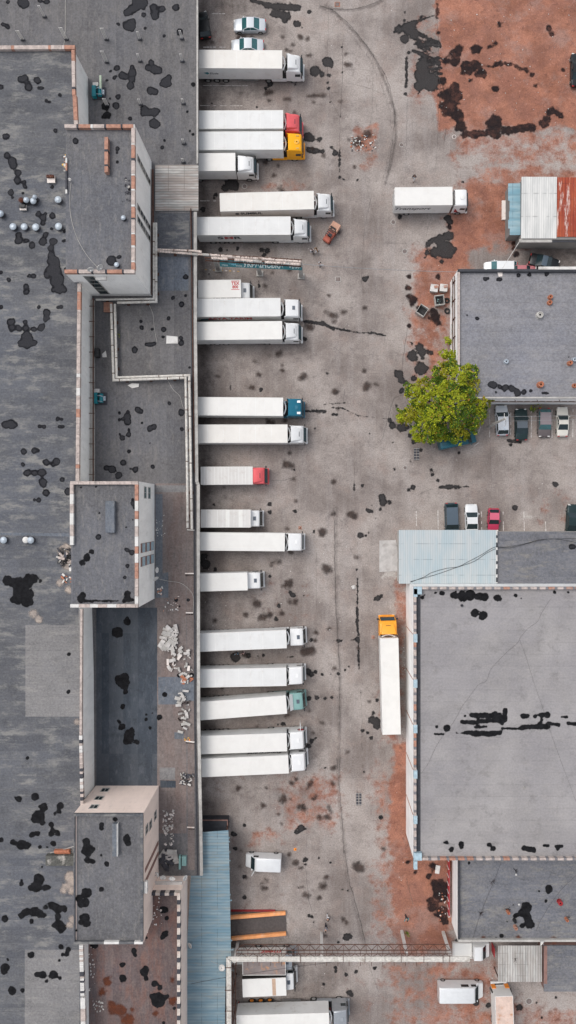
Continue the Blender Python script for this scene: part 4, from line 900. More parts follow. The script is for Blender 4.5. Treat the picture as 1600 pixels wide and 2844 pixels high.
cp.build('parapet', [M['copgrey'],M['copbeige'],M['coporange'],M['copblue']], r4)
sm = Multi()
for k in range(7):
    yy = b.y-6.5-k*6.1; sm.bar((a.x-.015,yy,8.4),(a.x-.015,yy,.5),.03,.14)
sm.build('wall_seam', M['coporange'], r4)
gi = MB(); gi.box((a.x+.34,a.y+.4,HL+.002),(a.x+.95,b.y-.4,HL+.02)); gi.build('gutter', M['bitumen'], r4)
# R5
HS = 4.8
r5, a, b = flat_building('garage_block', 'mid-grey flat-roofed block at lower right littered with pots and a dish', (1273,2300,1700,2616), HS, None, M['wallwhite'], .5)
top4 = P(0,2390,9.2).y
rf = MB(); sheet(rf, [(a.x,a.y),(b.x,a.y),(b.x,b.y),(a.x,b.y)], HS, 0)
tar(rf, HS, [(2,5,"1245,290,30 1245,310,16 1080,430,42 1050,470,32 1000,490,22 1085,500,33 1110,560,32 1080,540,18 1045,565,20 935,533,10 895,640,18 1225,380,12 1175,310,9 650,100,12 980,410,8 850,655,8 1340,270,5")], 1, ragged=.12)
tar(rf, HS, [(2,5,"1280,675,22 755,658,10 1020,655,12")], 2, ragged=.3)
rf.build('roof', [M['feltsmall'], M['tar'], M['rustspot']], r5, recalc=False)
cp = Multi(); cp.box((a.x,a.y,HS),(b.x,a.y+.3,HS+.5),0); cp.box((a.x,a.y+.302,HS),(a.x+.25,b.y,HS+.42),1); cp.build('parapet', [M['conc'],M['bitumen']], r5)
# R6, R7
a = PT(2,5,868,985,3.4); b = PT(2,5,1195,715,3.4)
r6 = thing('canopy', 'weathered grey corrugated canopy attached south of the garage block', 'canopy', ((a.x+b.x)/2,(a.y+b.y)/2,0))
cc = MB(); cc.box((a.x,a.y,3.3),(b.x,b.y,3.4)); cc.build('roof', M['corrgreyy'], r6)
for (x_,y_) in ((a.x+.2,a.y+.2),(b.x-.2,a.y+.2)): MB().box((x_-.06,y_-.06,0),(x_+.06,y_+.06,3.3)).build('post', M['rustpipe'], r6)
a = PT(2,5,1215,1052,3.4); b = PT(2,5,1700,715,3.4)
r7 = thing('shed', 'plain dark felt-roofed shed at right edge beside the corrugated canopy', 'shed', ((a.x+b.x)/2,(a.y+b.y)/2,0))
cc = MB(); cc.box((a.x,a.y,0),(b.x,b.y,3.2)); cc.build('wall', M['dullbrick'], r7)
cc = MB(); cc.box((a.x-.1,a.y-.1,3.2),(b.x,b.y,3.4),0); cc.box((a.x-.12,a.y+1.0,3.404),(a.x+.35,b.y,3.44),1); cc.build('roof', [M['feltsmall'],M['dullbrick']], r7)
# R8 top right sheds
a = PT(2,1,1043,540,4.2); b = PT(2,1,1700,58,4.2)
r8 = thing('tin_workshop', 'tin-roofed workshop at upper right, half white corrugated and half rusted red', 'shed', ((a.x+b.x)/2,(a.y+b.y)/2,0))
MB().box((a.x+.2,a.y+.4,0),(b.x,b.y-.1,3.9)).build('wall', M['walldark'], r8)
xm = PT(2,1,1308,0,4.2).x
def slab(mb, x0, x1, y0, y1, z0, z1, mi):  # sloping sheet
    mb.add([(x0,y0,z0),(x1,y0,z0),(x1,y1,z1),(x0,y1,z1),(x0,y0,z0+.08),(x1,y0,z0+.08),(x1,y1,z1+.08),(x0,y1,z1+.08)],[(0,3,2,1),(4,5,6,7),(0,1,5,4),(1,2,6,5),(2,3,7,6),(3,0,4,7)],mi)
rr = MB(); slab(rr, a.x, xm-.05, a.y+.55, b.y, 3.9, 4.2, 0); rr.build('roof', M['corrwhite'], r8)
rr = MB(); slab(rr, xm, b.x, a.y+.75, b.y-.1, 3.95, 4.25, 0); rr.build('rusty_roof', M['corrrust'], r8)
rr = MB(); rr.box((a.x-.2,a.y+.05,3.6),(xm-.6,a.y+.52,3.85),0); rr.box((xm-.55,a.y+.1,3.65),(b.x,a.y+.3,3.8),1); rr.build('fascia', [M['conc'],M['bitumen']], r8)
a2 = PT(2,1,950,490,2.8); b2 = PT(2,1,1050,108,2.8)
r9 = thing('lean_to', 'low lean-to with patched blue-grey sheet roof left of the tin workshop', 'shed', ((a2.x+b2.x)/2,(a2.y+b2.y)/2,0))
MB().box((a2.x+.1,a2.y+.1,0),(min(b2.x,a.x+.15),b2.y-.1,2.65)).build('wall', M['walldark'], r9)
rr = MB(); yy = b2.y; rnd = random.Random(4)
while yy > a2.y+.2:
    l = min(rnd.uniform(1.1,1.6), yy-a2.y); dx_ = rnd.uniform(-.15,.15); zz = 2.7+rnd.uniform(0,.06)
    rr.box((a2.x+dx_,yy-l,zz),(b2.x,yy+.06,zz+.05),0); yy -= l
rr.build('roof', M['corrteal'], r9)
sl_ = MB(); p = PT(2,1,897,232,.3); q = PT(2,1,952,375,.3); sl_.box((p.x,q.y,0),(q.x,p.y,.3)); tag(sl_.build('concrete_step', M['sidepink']), 'pale pinkish slab on the clay left of the patched lean-to', 'slab')

# --- blue corrugated walkway along the south dock
HW = 4.8
pts = [(1,4,65,1160),(1,4,280,1143),(1,5,285,0),(1,5,300,795),(1,5,262,798),(1,5,250,1500),(0,5,1350,1500),(0,5,1410,400),(1,5,0,190),(1,5,62,185)]
poly = [tuple(PT(*p, HW)[:2]) for p in pts]
wk = thing('covered_walkway', 'long covered walkway with weathered blue corrugated roof beside the dock', 'walkway', base_of(poly))
rr = MB(); rr.prism(poly, HW-.12, HW); rr.build('roof', M['corrblue'], wk)
wl = MB(); x_ = PT(1,5,255,0,0).x
for k in range(12):
    yy = poly[1][1]-.6-k*3.1; wl2 = MB(); wl2.box((poly[1][0]-.5,yy-.08,0),(poly[1][0]-.34,yy+.08,HW-.12)); wl2.build('post', M['rustpipe'], wk)
rag = MB(); rnd = random.Random(9)
eb = [poly[1],(PT(1,5,285,0,HW).x,PT(1,5,285,0,HW).y),(PT(1,5,300,795,HW).x,PT(1,5,300,795,HW).y)]
for q1_, q2_ in zip(eb[:-1], eb[1:]): rag.bar((q1_[0]-.08,q1_[1],HW-.07),(q2_[0]-.08,q2_[1],HW-.07),.14,.03)
for k in range(50):
    yy = poly[1][1]-rnd.uniform(.3,33); tx = poly[1][0]+(yy-poly[1][1])*(-.024)
    if k % 4 == 0: rag.box((tx-.7,yy-.09,HW-.09),(tx+rnd.uniform(.05,.35),yy+.09,HW-.05))
rag.build('sheet_edge', M['corrblue'], wk)
sd = thing('brick_shed', 'dark red-trimmed box shed tucked north of the blue walkway roof', 'shed', tuple(PT(1,4,170,1105,0)))
q0 = PT(1,4,68,1150,1.8); q1 = PT(1,4,276,1066,1.8); MB().box((q0.x,q0.y,0),(q1.x,q1.y,1.7)).build('body', M['bitumen'], sd)
tr = MB(); tr.box((q0.x,q1.y-.12,1.7),(q1.x,q1.y+.02,1.82)); tr.box((q1.x-.12,q0.y,1.7),(q1.x+.02,q1.y-.12,1.82)); tr.build('trim', M['dullbrick'], sd)
# ------------------------------------------------------------------ lettering
_fc = {}
def text_mesh(txt, size, mat, depth=.01, bold=0, shear=0):
    cu = bpy.data.curves.new('lettering', 'FONT'); cu.body = txt; cu.size = size; cu.align_x = 'CENTER'; cu.align_y = 'CENTER'
    cu.extrude = depth/2; cu.offset = bold; cu.shear = shear
    o = bpy.data.objects.new('lettering', cu); COL.objects.link(o)
    bpy.context.view_layer.update(); dg = bpy.context.evaluated_depsgraph_get()
    me = bpy.data.meshes.new_from_object(o.evaluated_get(dg)); me.name = 'lettering'
    bpy.data.objects.remove(o); bpy.data.curves.remove(cu)
    me.materials.clear(); me.materials.append(mat); return me
def lettering(parent, txt, size, mat, loc, rot, wide=1.0, name='lettering', fit=None, **kw):
    me = text_mesh(txt, size, mat, **kw)
    if fit: xs_ = [v.co.x for v in me.vertices]; wide = fit/(max(xs_)-min(xs_))
    me.transform(Matrix.Diagonal((wide,1,1,1)))
    o = bpy.data.objects.new(name, me); COL.objects.link(o); o.parent = parent; o.location = loc; o.rotation_euler = rot; return o

# ------------------------------------------------------------------ lorries
def rrect(x, hw, z0, z1, rt, rb=.08, flare=0):
    """closed section in the plane x: bottom z0, top z1, half width hw with rounded top corners rt"""
    pts = [(x,-hw+rb,z0),(x,-hw,z0+rb)]
    for k in range(5):
        t = math.pi-k*math.pi/8; pts.append((x,-(hw-rt)+rt*math.cos(t), (z1-rt)+rt*math.sin(t)))
    for k in range(5):
        t = math.pi/2-k*math.pi/8; pts.append((x,(hw-rt)+rt*math.cos(t), (z1-rt)+rt*math.sin(t)))
    pts += [(x,hw,z0+rb),(x,hw-rb,z0)]
    return pts
def cab(t, CF, mat, style='high', length=2.35, hatch=False, top=3.75, name='cab', visor=True, hw=1.22, mirrors=True):
    """tractor cab, front at x=CF, pointing +x (all in the lorry's own space)"""
    if style == 'high': prof = [(0,.5,1.45,1.02),(.06,.42,1.6,1.12),(.20,.42,2.1,hw-.04),(.42,.42,2.72,hw),(.62,.42,2.98,hw),(.95,.42,3.08,hw),(1.10,.42,3.12,hw),(length,.55,top-.45,hw)]
    elif style == 'sleeper': prof = [(0,.5,1.45,1.0),(.07,.42,1.7,1.12),(.16,.42,2.3,hw-.05),(.27,.42,3.0,hw-.02),(.42,.42,3.35,hw),(.75,.42,3.5,hw),(length-.1,.5,top-.08,hw),(length,.55,top-.15,hw)]
    else: prof = [(0,.5,1.35,1.0),(.06,.42,1.5,1.12),(.20,.42,2.0,hw-.04),(.36,.42,2.5,hw-.02),(.55,.42,2.66,hw),(1.1,.42,2.72,hw),(length,.55,2.7,hw)]
    b = MB(); secs = [rrect(CF-x, w_, z0, z1, min(.2,(z1-z0)*.2)) for (x,z0,z1,w_) in prof]
    b.loft(secs)
    body = b.build(name, mat, t, local=True, smooth=True)
    rfz = prof[-1][2]
    if style == 'high':      # roof deflector: a wedge that widens towards the trailer
        f = MB(); s2 = []
        for (x,z1,w_) in [(.66,3.02,.70),(.74,3.12,.78),(1.0,3.34,.88),(1.6,3.62,.98),(2.0,top,1.06),(length-.02,top+.04,1.12)]:
            s2.append(rrect(CF-x, w_, 2.95, z1, .07 if z1 < 3.2 else .16, .02))
        f.loft(s2); f.build('roof_deflector', mat, body, local=True, smooth=True)
    if style != 'flat':      # side fairings behind the cab
        f = Multi()
        for s in (-1,1):
            f.loft([[(CF-length+.02, s*(hw-.1), .6),(CF-length+.02, s*hw, .6),(CF-length+.02, s*hw, rfz-.1),(CF-length+.02, s*(hw-.1), rfz-.1)],
                    [(CF-length-.20, s*(hw+.0), .7),(CF-length-.20, s*(hw+.05), .7),(CF-length-.20, s*(hw+.05), rfz-.05),(CF-length-.20, s*(hw+.0), rfz-.05)]])
        f.build('side_fairing', mat, t, local=True)
    # windscreen
    if style == 'flat': q = [(.045,1.48,1.0),(.37,2.5,.98)]
    elif style == 'high': q = [(.05,1.62,1.03),(.40,2.62,1.0)]
    else: q = [(.06,1.65,1.02),(.21,2.62,1.02)]
    g = MB(); (xa,za,wa),(xb,zb,wb) = q; o_ = .035
    g.add([(CF-xa+o_,-wa,za),(CF-xa+o_,wa,za),(CF-xb+o_,wb,zb),(CF-xb+o_,-wb,zb),(CF-xa-.1,-wa,za),(CF-xa-.1,wa,za),(CF-xb-.1,wb,zb),(CF-xb-.1,-wb,zb)],[(0,1,2,3),(4,7,6,5),(0,4,5,1),(1,5,6,2),(2,6,7,3),(3,7,4,0)])
    g.build('windscreen', M['glass'], body, local=True)
    for s in (-1,1):
        g = MB(); y = s*(hw+.004)
        g.box((CF-1.15,min(y,y-s*.05),1.75),(CF-.42,max(y,y-s*.05),2.42)); g.build('side_window', M['glass'], body, local=True)
        if mirrors:
            g = MB(); g.box((CF-.30,s*(hw+.03) if s>0 else s*(hw+.28),1.75),(CF-.14,s*(hw+.28) if s>0 else s*(hw+.03),2.55)); g.bar((CF-.3,s*(hw-.1),2.5),(CF-.2,s*(hw+.15),2.5),.05,.05)
            g.build('mirror', M['black'], body, local=True)
    g = MB(); g.box((CF-.12,-1.16,.32),(CF+.16,1.16,.78)); g.box((CF-.1,-.72,.82),(CF+.05,.72,1.30),1); g.build('bumper', [mat, M['black']], t, local=True, bevel=.05)
    for s in (-1,1):
        g = MB(); g.box((CF+.14,s*.98-.16,.48),(CF+.19,s*.98+.16,.66)); g.build('headlight', M['lamp'], t, local=True)
    if style == 'flat':
        g = MB(); g.box((CF-1.25,-.28,2.69),(CF-.85,.28,2.77)); g.build('roof_hatch', M['hatchglass'], body, local=True)
    elif style == 'high':
        g = MB(); g.box((CF-1.06,-.35,3.20),(CF-.98,.35,3.345+.02)); g.build('roof_slot', M['black'], body, local=True)
    else:
        g = MB(); g.box((CF-1.25,-.28,3.48),(CF-.85,.28,3.585)); g.build('roof_hatch', M['hatchglass'] if hatch else mat, body, local=True, bevel=.02)
    if visor and style != 'flat':
        g = MB(); z = 2.66; g.loft([[(CF-.36,-1.0,z),(CF-.36,-1.0,z+.1),(CF-.36,1.0,z+.1),(CF-.36,1.0,z)],[(CF-.05,-.95,z-.1),(CF-.05,-.95,z-.06),(CF-.05,.95,z-.06),(CF-.05,.95,z-.1)]]); g.build('sun_visor', M['glass'], body, local=True)
    return body
def wheels(t, axles, rims='rim', hw=1.1, r=.5, wd=.55):
    for x in axles:
        for s in (-1,1):
            g = MB(); g.wheel((x, s*(hw-wd/2+.1), r), r, wd, 0, 1); g.build('wheel', [M['rubber'], M[rims]], t, local=True)
def box_body(t, x0, x1, z0, z1, roofm, sidem, name='trailer', ribs=0, hw=1.275, rear=True):
    b = MB(); b.box((x0,-hw,z0),(x1,hw,z1-.03)); bo = b.build(name, sidem, t, local=True, bevel=.03)
    r_ = MB(); r_.box((x0+.02,-hw+.02,z1-.029),(x1-.02,hw-.02,z1)); r_.box((x0-.01,-hw-.015,z1-.10),(x1+.01,-hw+.05,z1+.012),1); r_.box((x0-.01,hw-.05,z1-.10),(x1+.01,hw+.015,z1+.012),1)
    r_.box((x0-.012,-hw+.05,z1-.11),(x0+.05,hw-.05,z1+.011),1); r_.box((x1-.05,-hw+.05,z1-.11),(x1+.012,hw-.05,z1+.011),1)
    for k in range(ribs):
        xx = x0+(x1-x0)*(k+1)/(ribs+1); r_.box((xx-.025,-hw+.05,z1),(xx+.025,hw-.05,z1+.014),2)
    r_.build('roof', [roofm, M['white'], M['side']], bo, local=True)
    if rear:
        d = MB(); d.box((x0-.05,-hw+.06,z0+.05),(x0,-.02,z1-.15)); d.box((x0-.05,.02,z0+.05),(x0,hw-.06,z1-.15)); 
        for y in (-.9,-.35,.35,.9): d.box((x0-.09,y-.02,z0+.1),(x0-.05,y+.02,z1-.2),1)
        d.build('rear_door', [sidem, M['steel']], bo, local=True)
    return bo
GAP = {}
def semi(label, rear, front, cabx, cabmat, style='high', roofm='white', sidem='side', hT=4.0, ribs=0, rims='rim', group='articulated lorries backed onto the bays', cablen=2.2, name='articulated_lorry', hatch=False, skirts=True, cat='lorry'):
    """rear/front: centre of the trailer roof edge (source px at trailer height). cabx: source px of the cab front along the axis"""
    a = P(*rear, hT); b = P(*front, hT); d = (b-a); L = d.length; th = math.atan2(d.y, d.x)
    c = P(*cabx, 1.2); CF = (Vector((c.x-a.x, c.y-a.y))).dot(Vector((math.cos(th), math.sin(th))))
    t = thing(name, label, cat, (a.x, a.y, 0), th, group)
    x0, x1 = 0, L
    sd = int(abs(a.y)*10) % 5
    if roofm == 'white': roofm = ['white','whitew','white','whiteg','whitew'][sd]; ribs = ribs or [0,5,0,7,3][sd]
    bo = box_body(t, x0, x1, 1.12, hT, M[roofm], M[sidem], ribs=ribs)
    ch = MB()
    for s in (-1,1): ch.box((x0+.3, s*.42-.06, .75),(x1-1.2, s*.42+.06, 1.12)); ch.box((x1-1.6, s*.4-.06,.7),(CF-.9, s*.4+.06,.92))
    ch.box((x0+.05,-1.15,.5),(x0+.15,1.15,.62)); ch.box((x0+.1,-.9,.6),(x0+.2,.9,1.12))
    ch.box((x1-3.3,-.9,.25),(x1-3.15,.9,1.1)); ch.build('chassis', M['chassis'], t, local=True)
    uf = Multi()
    for s in (-1,1): uf.box((x0+6.3,min(s*1.18,s*1.22),.5),(x1-4.0,max(s*1.18,s*1.22),.62)); uf.box((x0+6.3,min(s*1.18,s*1.22),.8),(x1-4.0,max(s*1.18,s*1.22),.9))
    uf.box((x0+7,-1.15,.5),(x0+9.2,-.6,1.0)); uf.build('side_guard', M['steel'], t, local=True)
    tk = Multi()
    for s in (-1,1): tk.box((CF-4.6,min(s*.72,s*1.2),.35),(CF-2.35,max(s*.72,s*1.2),.92))
    tk.build('fuel_tank', M[cabmat] if skirts else M['steel'], t, local=True, bevel=.06)
    wheels(t, [x0+1.9, x0+3.2, x0+4.5], rims); wheels(t, [CF-5.0], 'rim'); wheels(t, [CF-1.35], 'rim', wd=.34)
    mf = Multi()
    for s in (-1,1): mf.box((CF-5.6,min(s*.6,s*1.2),1.03),(CF-4.4,max(s*.6,s*1.2),1.09))
    mf.build('mudguard', M['black'], t, local=True)
    cab(t, CF, M[cabmat], style, cablen, top=3.75, hatch=hatch)
    # suzi coils and catwalk between cab and trailer
    gp = MB(); gp.box((L-.6,-1.0,.92),(CF-cablen-.02,1.0,.96),3)
    if CF-cablen-L > .35:
        pts = [(L+.12, -1.0+k*.1, 2.6-.5*math.sin(k*math.pi/20)) for k in range(21)]
        gp.tube([(L+.08+.28*math.sin(k*math.pi/16), -.95+k*1.9/16, 3.0) for k in range(17)], .10, 8, 0)
        gp.tube([(L+.2, .3+.1*math.sin(k*2.1), 1.3+k*.09) for k in range(12)], .04, 6, 2); gp.tube([(L+.3, -.4+.1*math.sin(k*2.1), 1.3+k*.09) for k in range(12)], .04, 6, 1)
        gp.box((L+.02,-.7,2.9),(L+.3,.7,3.7),0) if style == 'none' else None
        gp.cyl((CF-cablen-.25,.95), .09, .9, 2.6, 8, 3)
    gp.build('air_hose', [M['cabwhite'], M['steel'], M['redpaint'], M['black']], t, local=True)
    rl = Multi()
    for s in (-1,1): rl.box((x0-.04,s*1.0-.18,.64),(x0+.04,s*1.0+.18,.78))
    rl.build('tail_light', M['lampred'], t, local=True)
    return t, L, CF
def sT(c, r, x, y): return src(c, r, x, y)
BK = 40   # trailers run a little under the canopy
def bay(label, r, rear, front, cabx, *a, **k):
    (xr,yr),(xf,yf) = rear, front
    # extend the rear to the dock wall along the trailer's own line
    if k.pop('ext', True):
        L = 13.6*SC*H/(H-4)/TS; xr2 = xf-L; yr = yf+(yr-yf)*(xr2-xf)/(xr-xf); xr = max(xr2, 5 if xr < 75 else xr)
        if xr2 < xr: yr = yf+(rear[1]-yf)*(xr-xf)/(rear[0]-xf)
    return semi(label, sT(1,r,xr,yr), sT(1,r,xf,yf), sT(1,r,*cabx), *a, **k)
t, L, CF = bay('white lorry with small blue emblem on its side, nearest the two silver cars', 0, (58,439), (680,443), (838,445), 'cabwhite', 'high', sidem='side')
lettering(t, 'Elude', .6, M['textblk'], (L-9.75, -1.285, 2.6), (R(90),0,0), fit=1.2, shear=.2)
em = MB(); em.add([(L-11.2,-1.28,2.75),(L-10.6,-1.28,2.95),(L-10.4,-1.28,2.6),(L-10.7,-1.28,2.35)],[(0,1,2,3)]); em.build('emblem', M['banner'], t, local=True)
t, L, CF = bay('lorry with faded red cab pressed against the yellow-cabbed one', 0, (60,892), (688,889), (830,889), 'cabpink', 'high', sidem='side')
t, L, CF = bay('lorry with bright yellow cab between the red cab and a short white lorry', 0, (62,1049), (688,1046), (842,1049), 'cabyellow', 'sleeper', sidem='side')
em = MB(); 
for (x_,y_,w_,d_) in ((-1.15,-.35,.5,.7),): 
    em.lathe((CF-1.0,0,3.545),[(.34,0),(.34,.03),(.1,.04)],16)
em.box((CF-1.1,-1.0,3.5),(CF-.7,-.8,3.56)); em.box((CF-1.1,.75,3.5),(CF-.7,.95,3.56)); em.build('roof_emblem', M['yline'], t, local=True)
t, L, CF = semi('white lorry parked clear of the dock, pinkish dust along its lettered side', sT(1,1,218,247), sT(1,1,917,229), sT(1,1,1060,240), 'cabwhite', 'high', sidem='sidepink')
lettering(t, 'SUMBUL', 1.0, M['textblk'], (L-8.9, -1.285, 2.95), (R(90),0,0), fit=3.1, bold=.03)
em = MB(); em.tube([(L-10.9,-1.28,2.95),(L-10.9,-1.31,2.95)], .3, 16); em.build('emblem', M['textblk'], t, local=True)
t, L, CF = semi('white lorry with big black and red initials, beside the dusty-sided one', sT(1,1,45,424), sT(1,1,743,420), sT(1,1,888,427), 'cabwhite', 'high', sidem='side')
for i, (ch_, m_) in enumerate((('S','textblk'),('M','textred'),('R','textblk'))): lettering(t, ch_, 1.3, M[m_], (L-10.0+i*1.2, -1.285, 2.75), (R(90),0,0), wide=1.35, bold=.04)
lettering(t, 'LOGISTICS', .34, M['textred'], (L-8.8, -1.285, 1.45), (R(90),0,0), wide=1.5) if 0 else None
t, L, CF = bay('white lorry with long red lettering and blue swoosh on its south side', 1, (22,1032), (668,1027), (823,1030), 'cabwhite', 'sleeper', sidem='side', hatch=True)
lettering(t, 'ASYA TARIM', 1.5, M['textred'], (L-7.2, -1.285, 2.75), (R(90),0,0), fit=6.3, bold=.04)
em = MB(); em.add([(.8,-1.28,1.5),(3.6,-1.28,2.3),(2.6,-1.28,3.0),(1.2,-1.28,2.6)],[(0,1,2,3)]); em.build('emblem', M['cabteal'], t, local=True)
t, L, CF = bay('plain white lorry south of the red-lettered one, dark slot in cab roof', 1, (20,1206), (680,1199), (825,1207), 'cabwhite', 'high')
t, L, CF = bay('lorry with deep teal cab and grey-white trailer', 2, (35,504), (687,509), (843,520), 'cabteal', 'sleeper', ribs=9)
g = Multi()
for s in (-1,1): g.box((CF-.95,s*.8-.16,3.51),(CF-.45,s*.8+.16,3.57))
g.build('roof_strip', M['cabwhite'], t, local=True)
t, L, CF = bay('plain white lorry directly south of the teal-cabbed lorry', 2, (40,710), (720,709), (862,714), 'cabwhite', 'high')
t, L, CF = bay('all-white lorry with smooth rounded cab next to the short striped-roof truck', 3, (50,251), (700,257), (843,257), 'cabwhite', 'sleeper', roofm='white')
t, L, CF = bay('white lorry slanted at the bay with dark cab hatch, two people behind it', 3, (57,1006), (712,979), (857,960), 'cabwhite', 'flat', cablen=2.2)
t, L, CF = bay('white lorry just north of the pale green cab', 3, (58,1273), (712,1260), (850,1243), 'cabwhite', 'sleeper')
t, L, CF = bay('lorry with pale sea-green cab and white air deflector edge', 4, (60,256), (712,206), (855,175), 'cabgreen', 'flat', cablen=2.2)
g = MB(); g.loft([rrect(CF-2.2,1.15,2.6,3.5,.1,.02), rrect(CF-1.75,1.1,2.6,2.85,.1,.02)]); g.build('air_deflector', M['cabwhite'], t, local=True)
t, L, CF = bay('white lorry with open door and red warning board at its cab corner', 4, (60,509), (715,486), (858,465), 'cabwhite', 'sleeper')
g = MB(); g.box((CF-.75,1.25,1.2),(CF-.68,2.3,3.0)); g.build('open_door', M['cabwhite'], t, local=True)
g = MB(); g.box((CF-1.0,1.28,2.2),(CF-.3,1.34,2.8)); g.build('warning_board', M['redpaint'], t, local=True)
t, L, CF = bay('southernmost white lorry at the bays, black lettering on its north side', 4, (62,680), (727,651), (868,625), 'cabwhite', 'sleeper')
lettering(t, 'Supertrans', .95, M['textblk'], (L-3.3, 1.285, 2.5), (R(90),0,R(180)), wide=1.2, bold=.02, shear=.3)
# vertical lorry with orange cab
a = P(1088,2040,4); b = P(1081,1773,4)
t, L, CF = semi('lorry with orange cab parked alone along the warehouse wall', (1088,2040), (1081,1773), (1079.5,1712), 'caborange', 'high', group=None, name='articulated_lorry')
# bottom glossy lorry
t, L, CF = semi('big silver-cabbed lorry at the bottom edge south of the rust-roofed truck', sT(1,5,342,1302), sT(1,5,1031,1283), sT(1,5,1178,1270), 'cabsilver', 'sleeper', sidem='side', rims='lampor', group=None)

# --- rigid box trucks
def rigid(label, rear, front, cabx, cabmat, style='flat', roofm='white', sidem='side', hT=3.7, ribs=0, cablen=1.9, group='short box trucks', tail=False, axles=None, boxrear=0, z0=1.0, cat='box truck', hw=1.25):
    a = P(*rear, hT); b = P(*front, hT); d = b-a; L = d.length; th = math.atan2(d.y, d.x)
    c = P(*cabx, 1.2); CF = Vector((c.x-a.x, c.y-a.y)).dot(Vector((math.cos(th), math.sin(th))))
    t = thing('box_truck', label, cat, (a.x,a.y,0), th, group)
    bo = box_body(t, 0, L, z0, hT, M[roofm], M[sidem], name='cargo_box', ribs=ribs, hw=hw)
    ch = MB()
    for s in (-1,1): ch.box((.1,s*.42-.06,.65),(CF-.8,s*.42+.06,z0))
    ch.box((.05,-1.1,.45),(.15,1.1,.58)); ch.build('chassis', M['chassis'], t, local=True)
    tk = Multi(); tk.box((L-2.6,-1.15,.4),(L-1.4,-.6,.92)); tk.box((L-2.6,.6,.4),(L-1.5,1.1,.92)); tk.build('fuel_tank', M['steel'], t, local=True, bevel=.05)
    wheels(t, [2.0], 'rim', r=.46); wheels(t, [CF-1.2], 'rim', wd=.32, r=.46)
    cab(t, CF, M[cabmat], style, cablen, top=3.55, hw=1.15)
    if tail:
        g = MB(); g.box((-1.9,-1.2,1.0),(-.12,1.2,1.08)); g.build('tail_lift', M['galv'], t, local=True)
    return t, L, CF, bo
t, L, CF, bo = rigid('short white truck with rounded cab, closest to the grey corrugated canopy', sT(1,0,-60,1209), sT(1,0,331,1206), sT(1,0,495,1212), 'cabwhite', 'high', cablen=2.6, hT=3.9)
t, L, CF, bo = rigid('short white truck with red squares on its roof beside the pipe rack', sT(1,1,55,893), sT(1,1,373,889), sT(1,1,463,903), 'cabwhite', 'flat', sidem='greyroof', cablen=1.85, tail=True)
o = lettering(bo, 'TEX', .62, M['textred'], (L-.78,.72,3.72), (0,0,0), bold=.02); lettering(bo, '800', .55, M['textred'], (L-.78,.22,3.72), (0,0,0), bold=.02)
g = Multi()
for y in (1.08,-.12): g.box((L-1.35,y-.04,3.704),(L-.2,y+.04,3.715))
g.build('roof_stripe', M['textred'], bo, local=True)
lettering(t, 'SCHENKER', .8, M['textblk'], (L-2.3,-1.262,3.2), (R(90),0,0), fit=3.4, bold=.03)
t, L, CF, bo = rigid('short truck with bright red cab and ribbed grey box, standing alone', sT(1,2,75,1023), sT(1,2,460,1021), sT(1,2,575,1024), 'cabpink', 'high', roofm='greyroof', sidem='side', ribs=14, cablen=2.2)
t, L, CF, bo = rigid('short truck with striped translucent roof and orange rear end', sT(1,3,75,81), sT(1,3,445,81), sT(1,3,535,82), 'cabwhite', 'flat', roofm='greyroof', ribs=8, cablen=1.85)
g = Multi(); g.box((L*.5,-1.2,3.702),(L*.58,1.2,3.712)); g.box((L*.76,-1.2,3.702),(L*.84,1.2,3.712)); g.build('roof_stripe', M['white2'], bo, local=True)
g = MB(); g.box((-.8,-1.25,.9),(-.1,1.25,3.3)); g.build('rear_curtain', M['coporange'], t, local=True)
t, L, CF, bo = rigid('short white truck with dark roof hatch on its flat cab, empty bay to its south', sT(1,3,5,560), sT(1,3,422,549), sT(1,3,541,545), 'cabwhite', 'flat', cablen=2.3)
# Transport truck
t, L, CF, bo = rigid('white box truck in mid-yard with Transport written on its side', sT(2,1,100,203), sT(2,1,528,199), sT(2,1,632,215), 'cabwhite', 'sleeper', cablen=2.0, hT=4.0, hw=1.275)
lettering(t, 'Transport', 1.15, M['textblk'], (L-5.6,-1.285,2.75), (R(90),0,0), wide=1.1, shear=.3, bold=.01)
lettering(t, 'INT.  EXPRESS', .4, M['textred'], (L-5.3,-1.285,1.75), (R(90),0,0), wide=1.3) if 0 else None
g = MB(); g.add([(CF-1.85,-1.165,.95),(CF-1.2,-1.165,.95),(CF-1.85,-1.165,2.3)],[(0,1,2)]); g.build('side_flash', M['redpaint'], t, local=True)
g = MB(); g.lathe((CF-1.0,0,3.5),[(.34,0),(.34,.06),(.1,.09)],16); g.build('roof_vent', M['white2'], t, local=True)
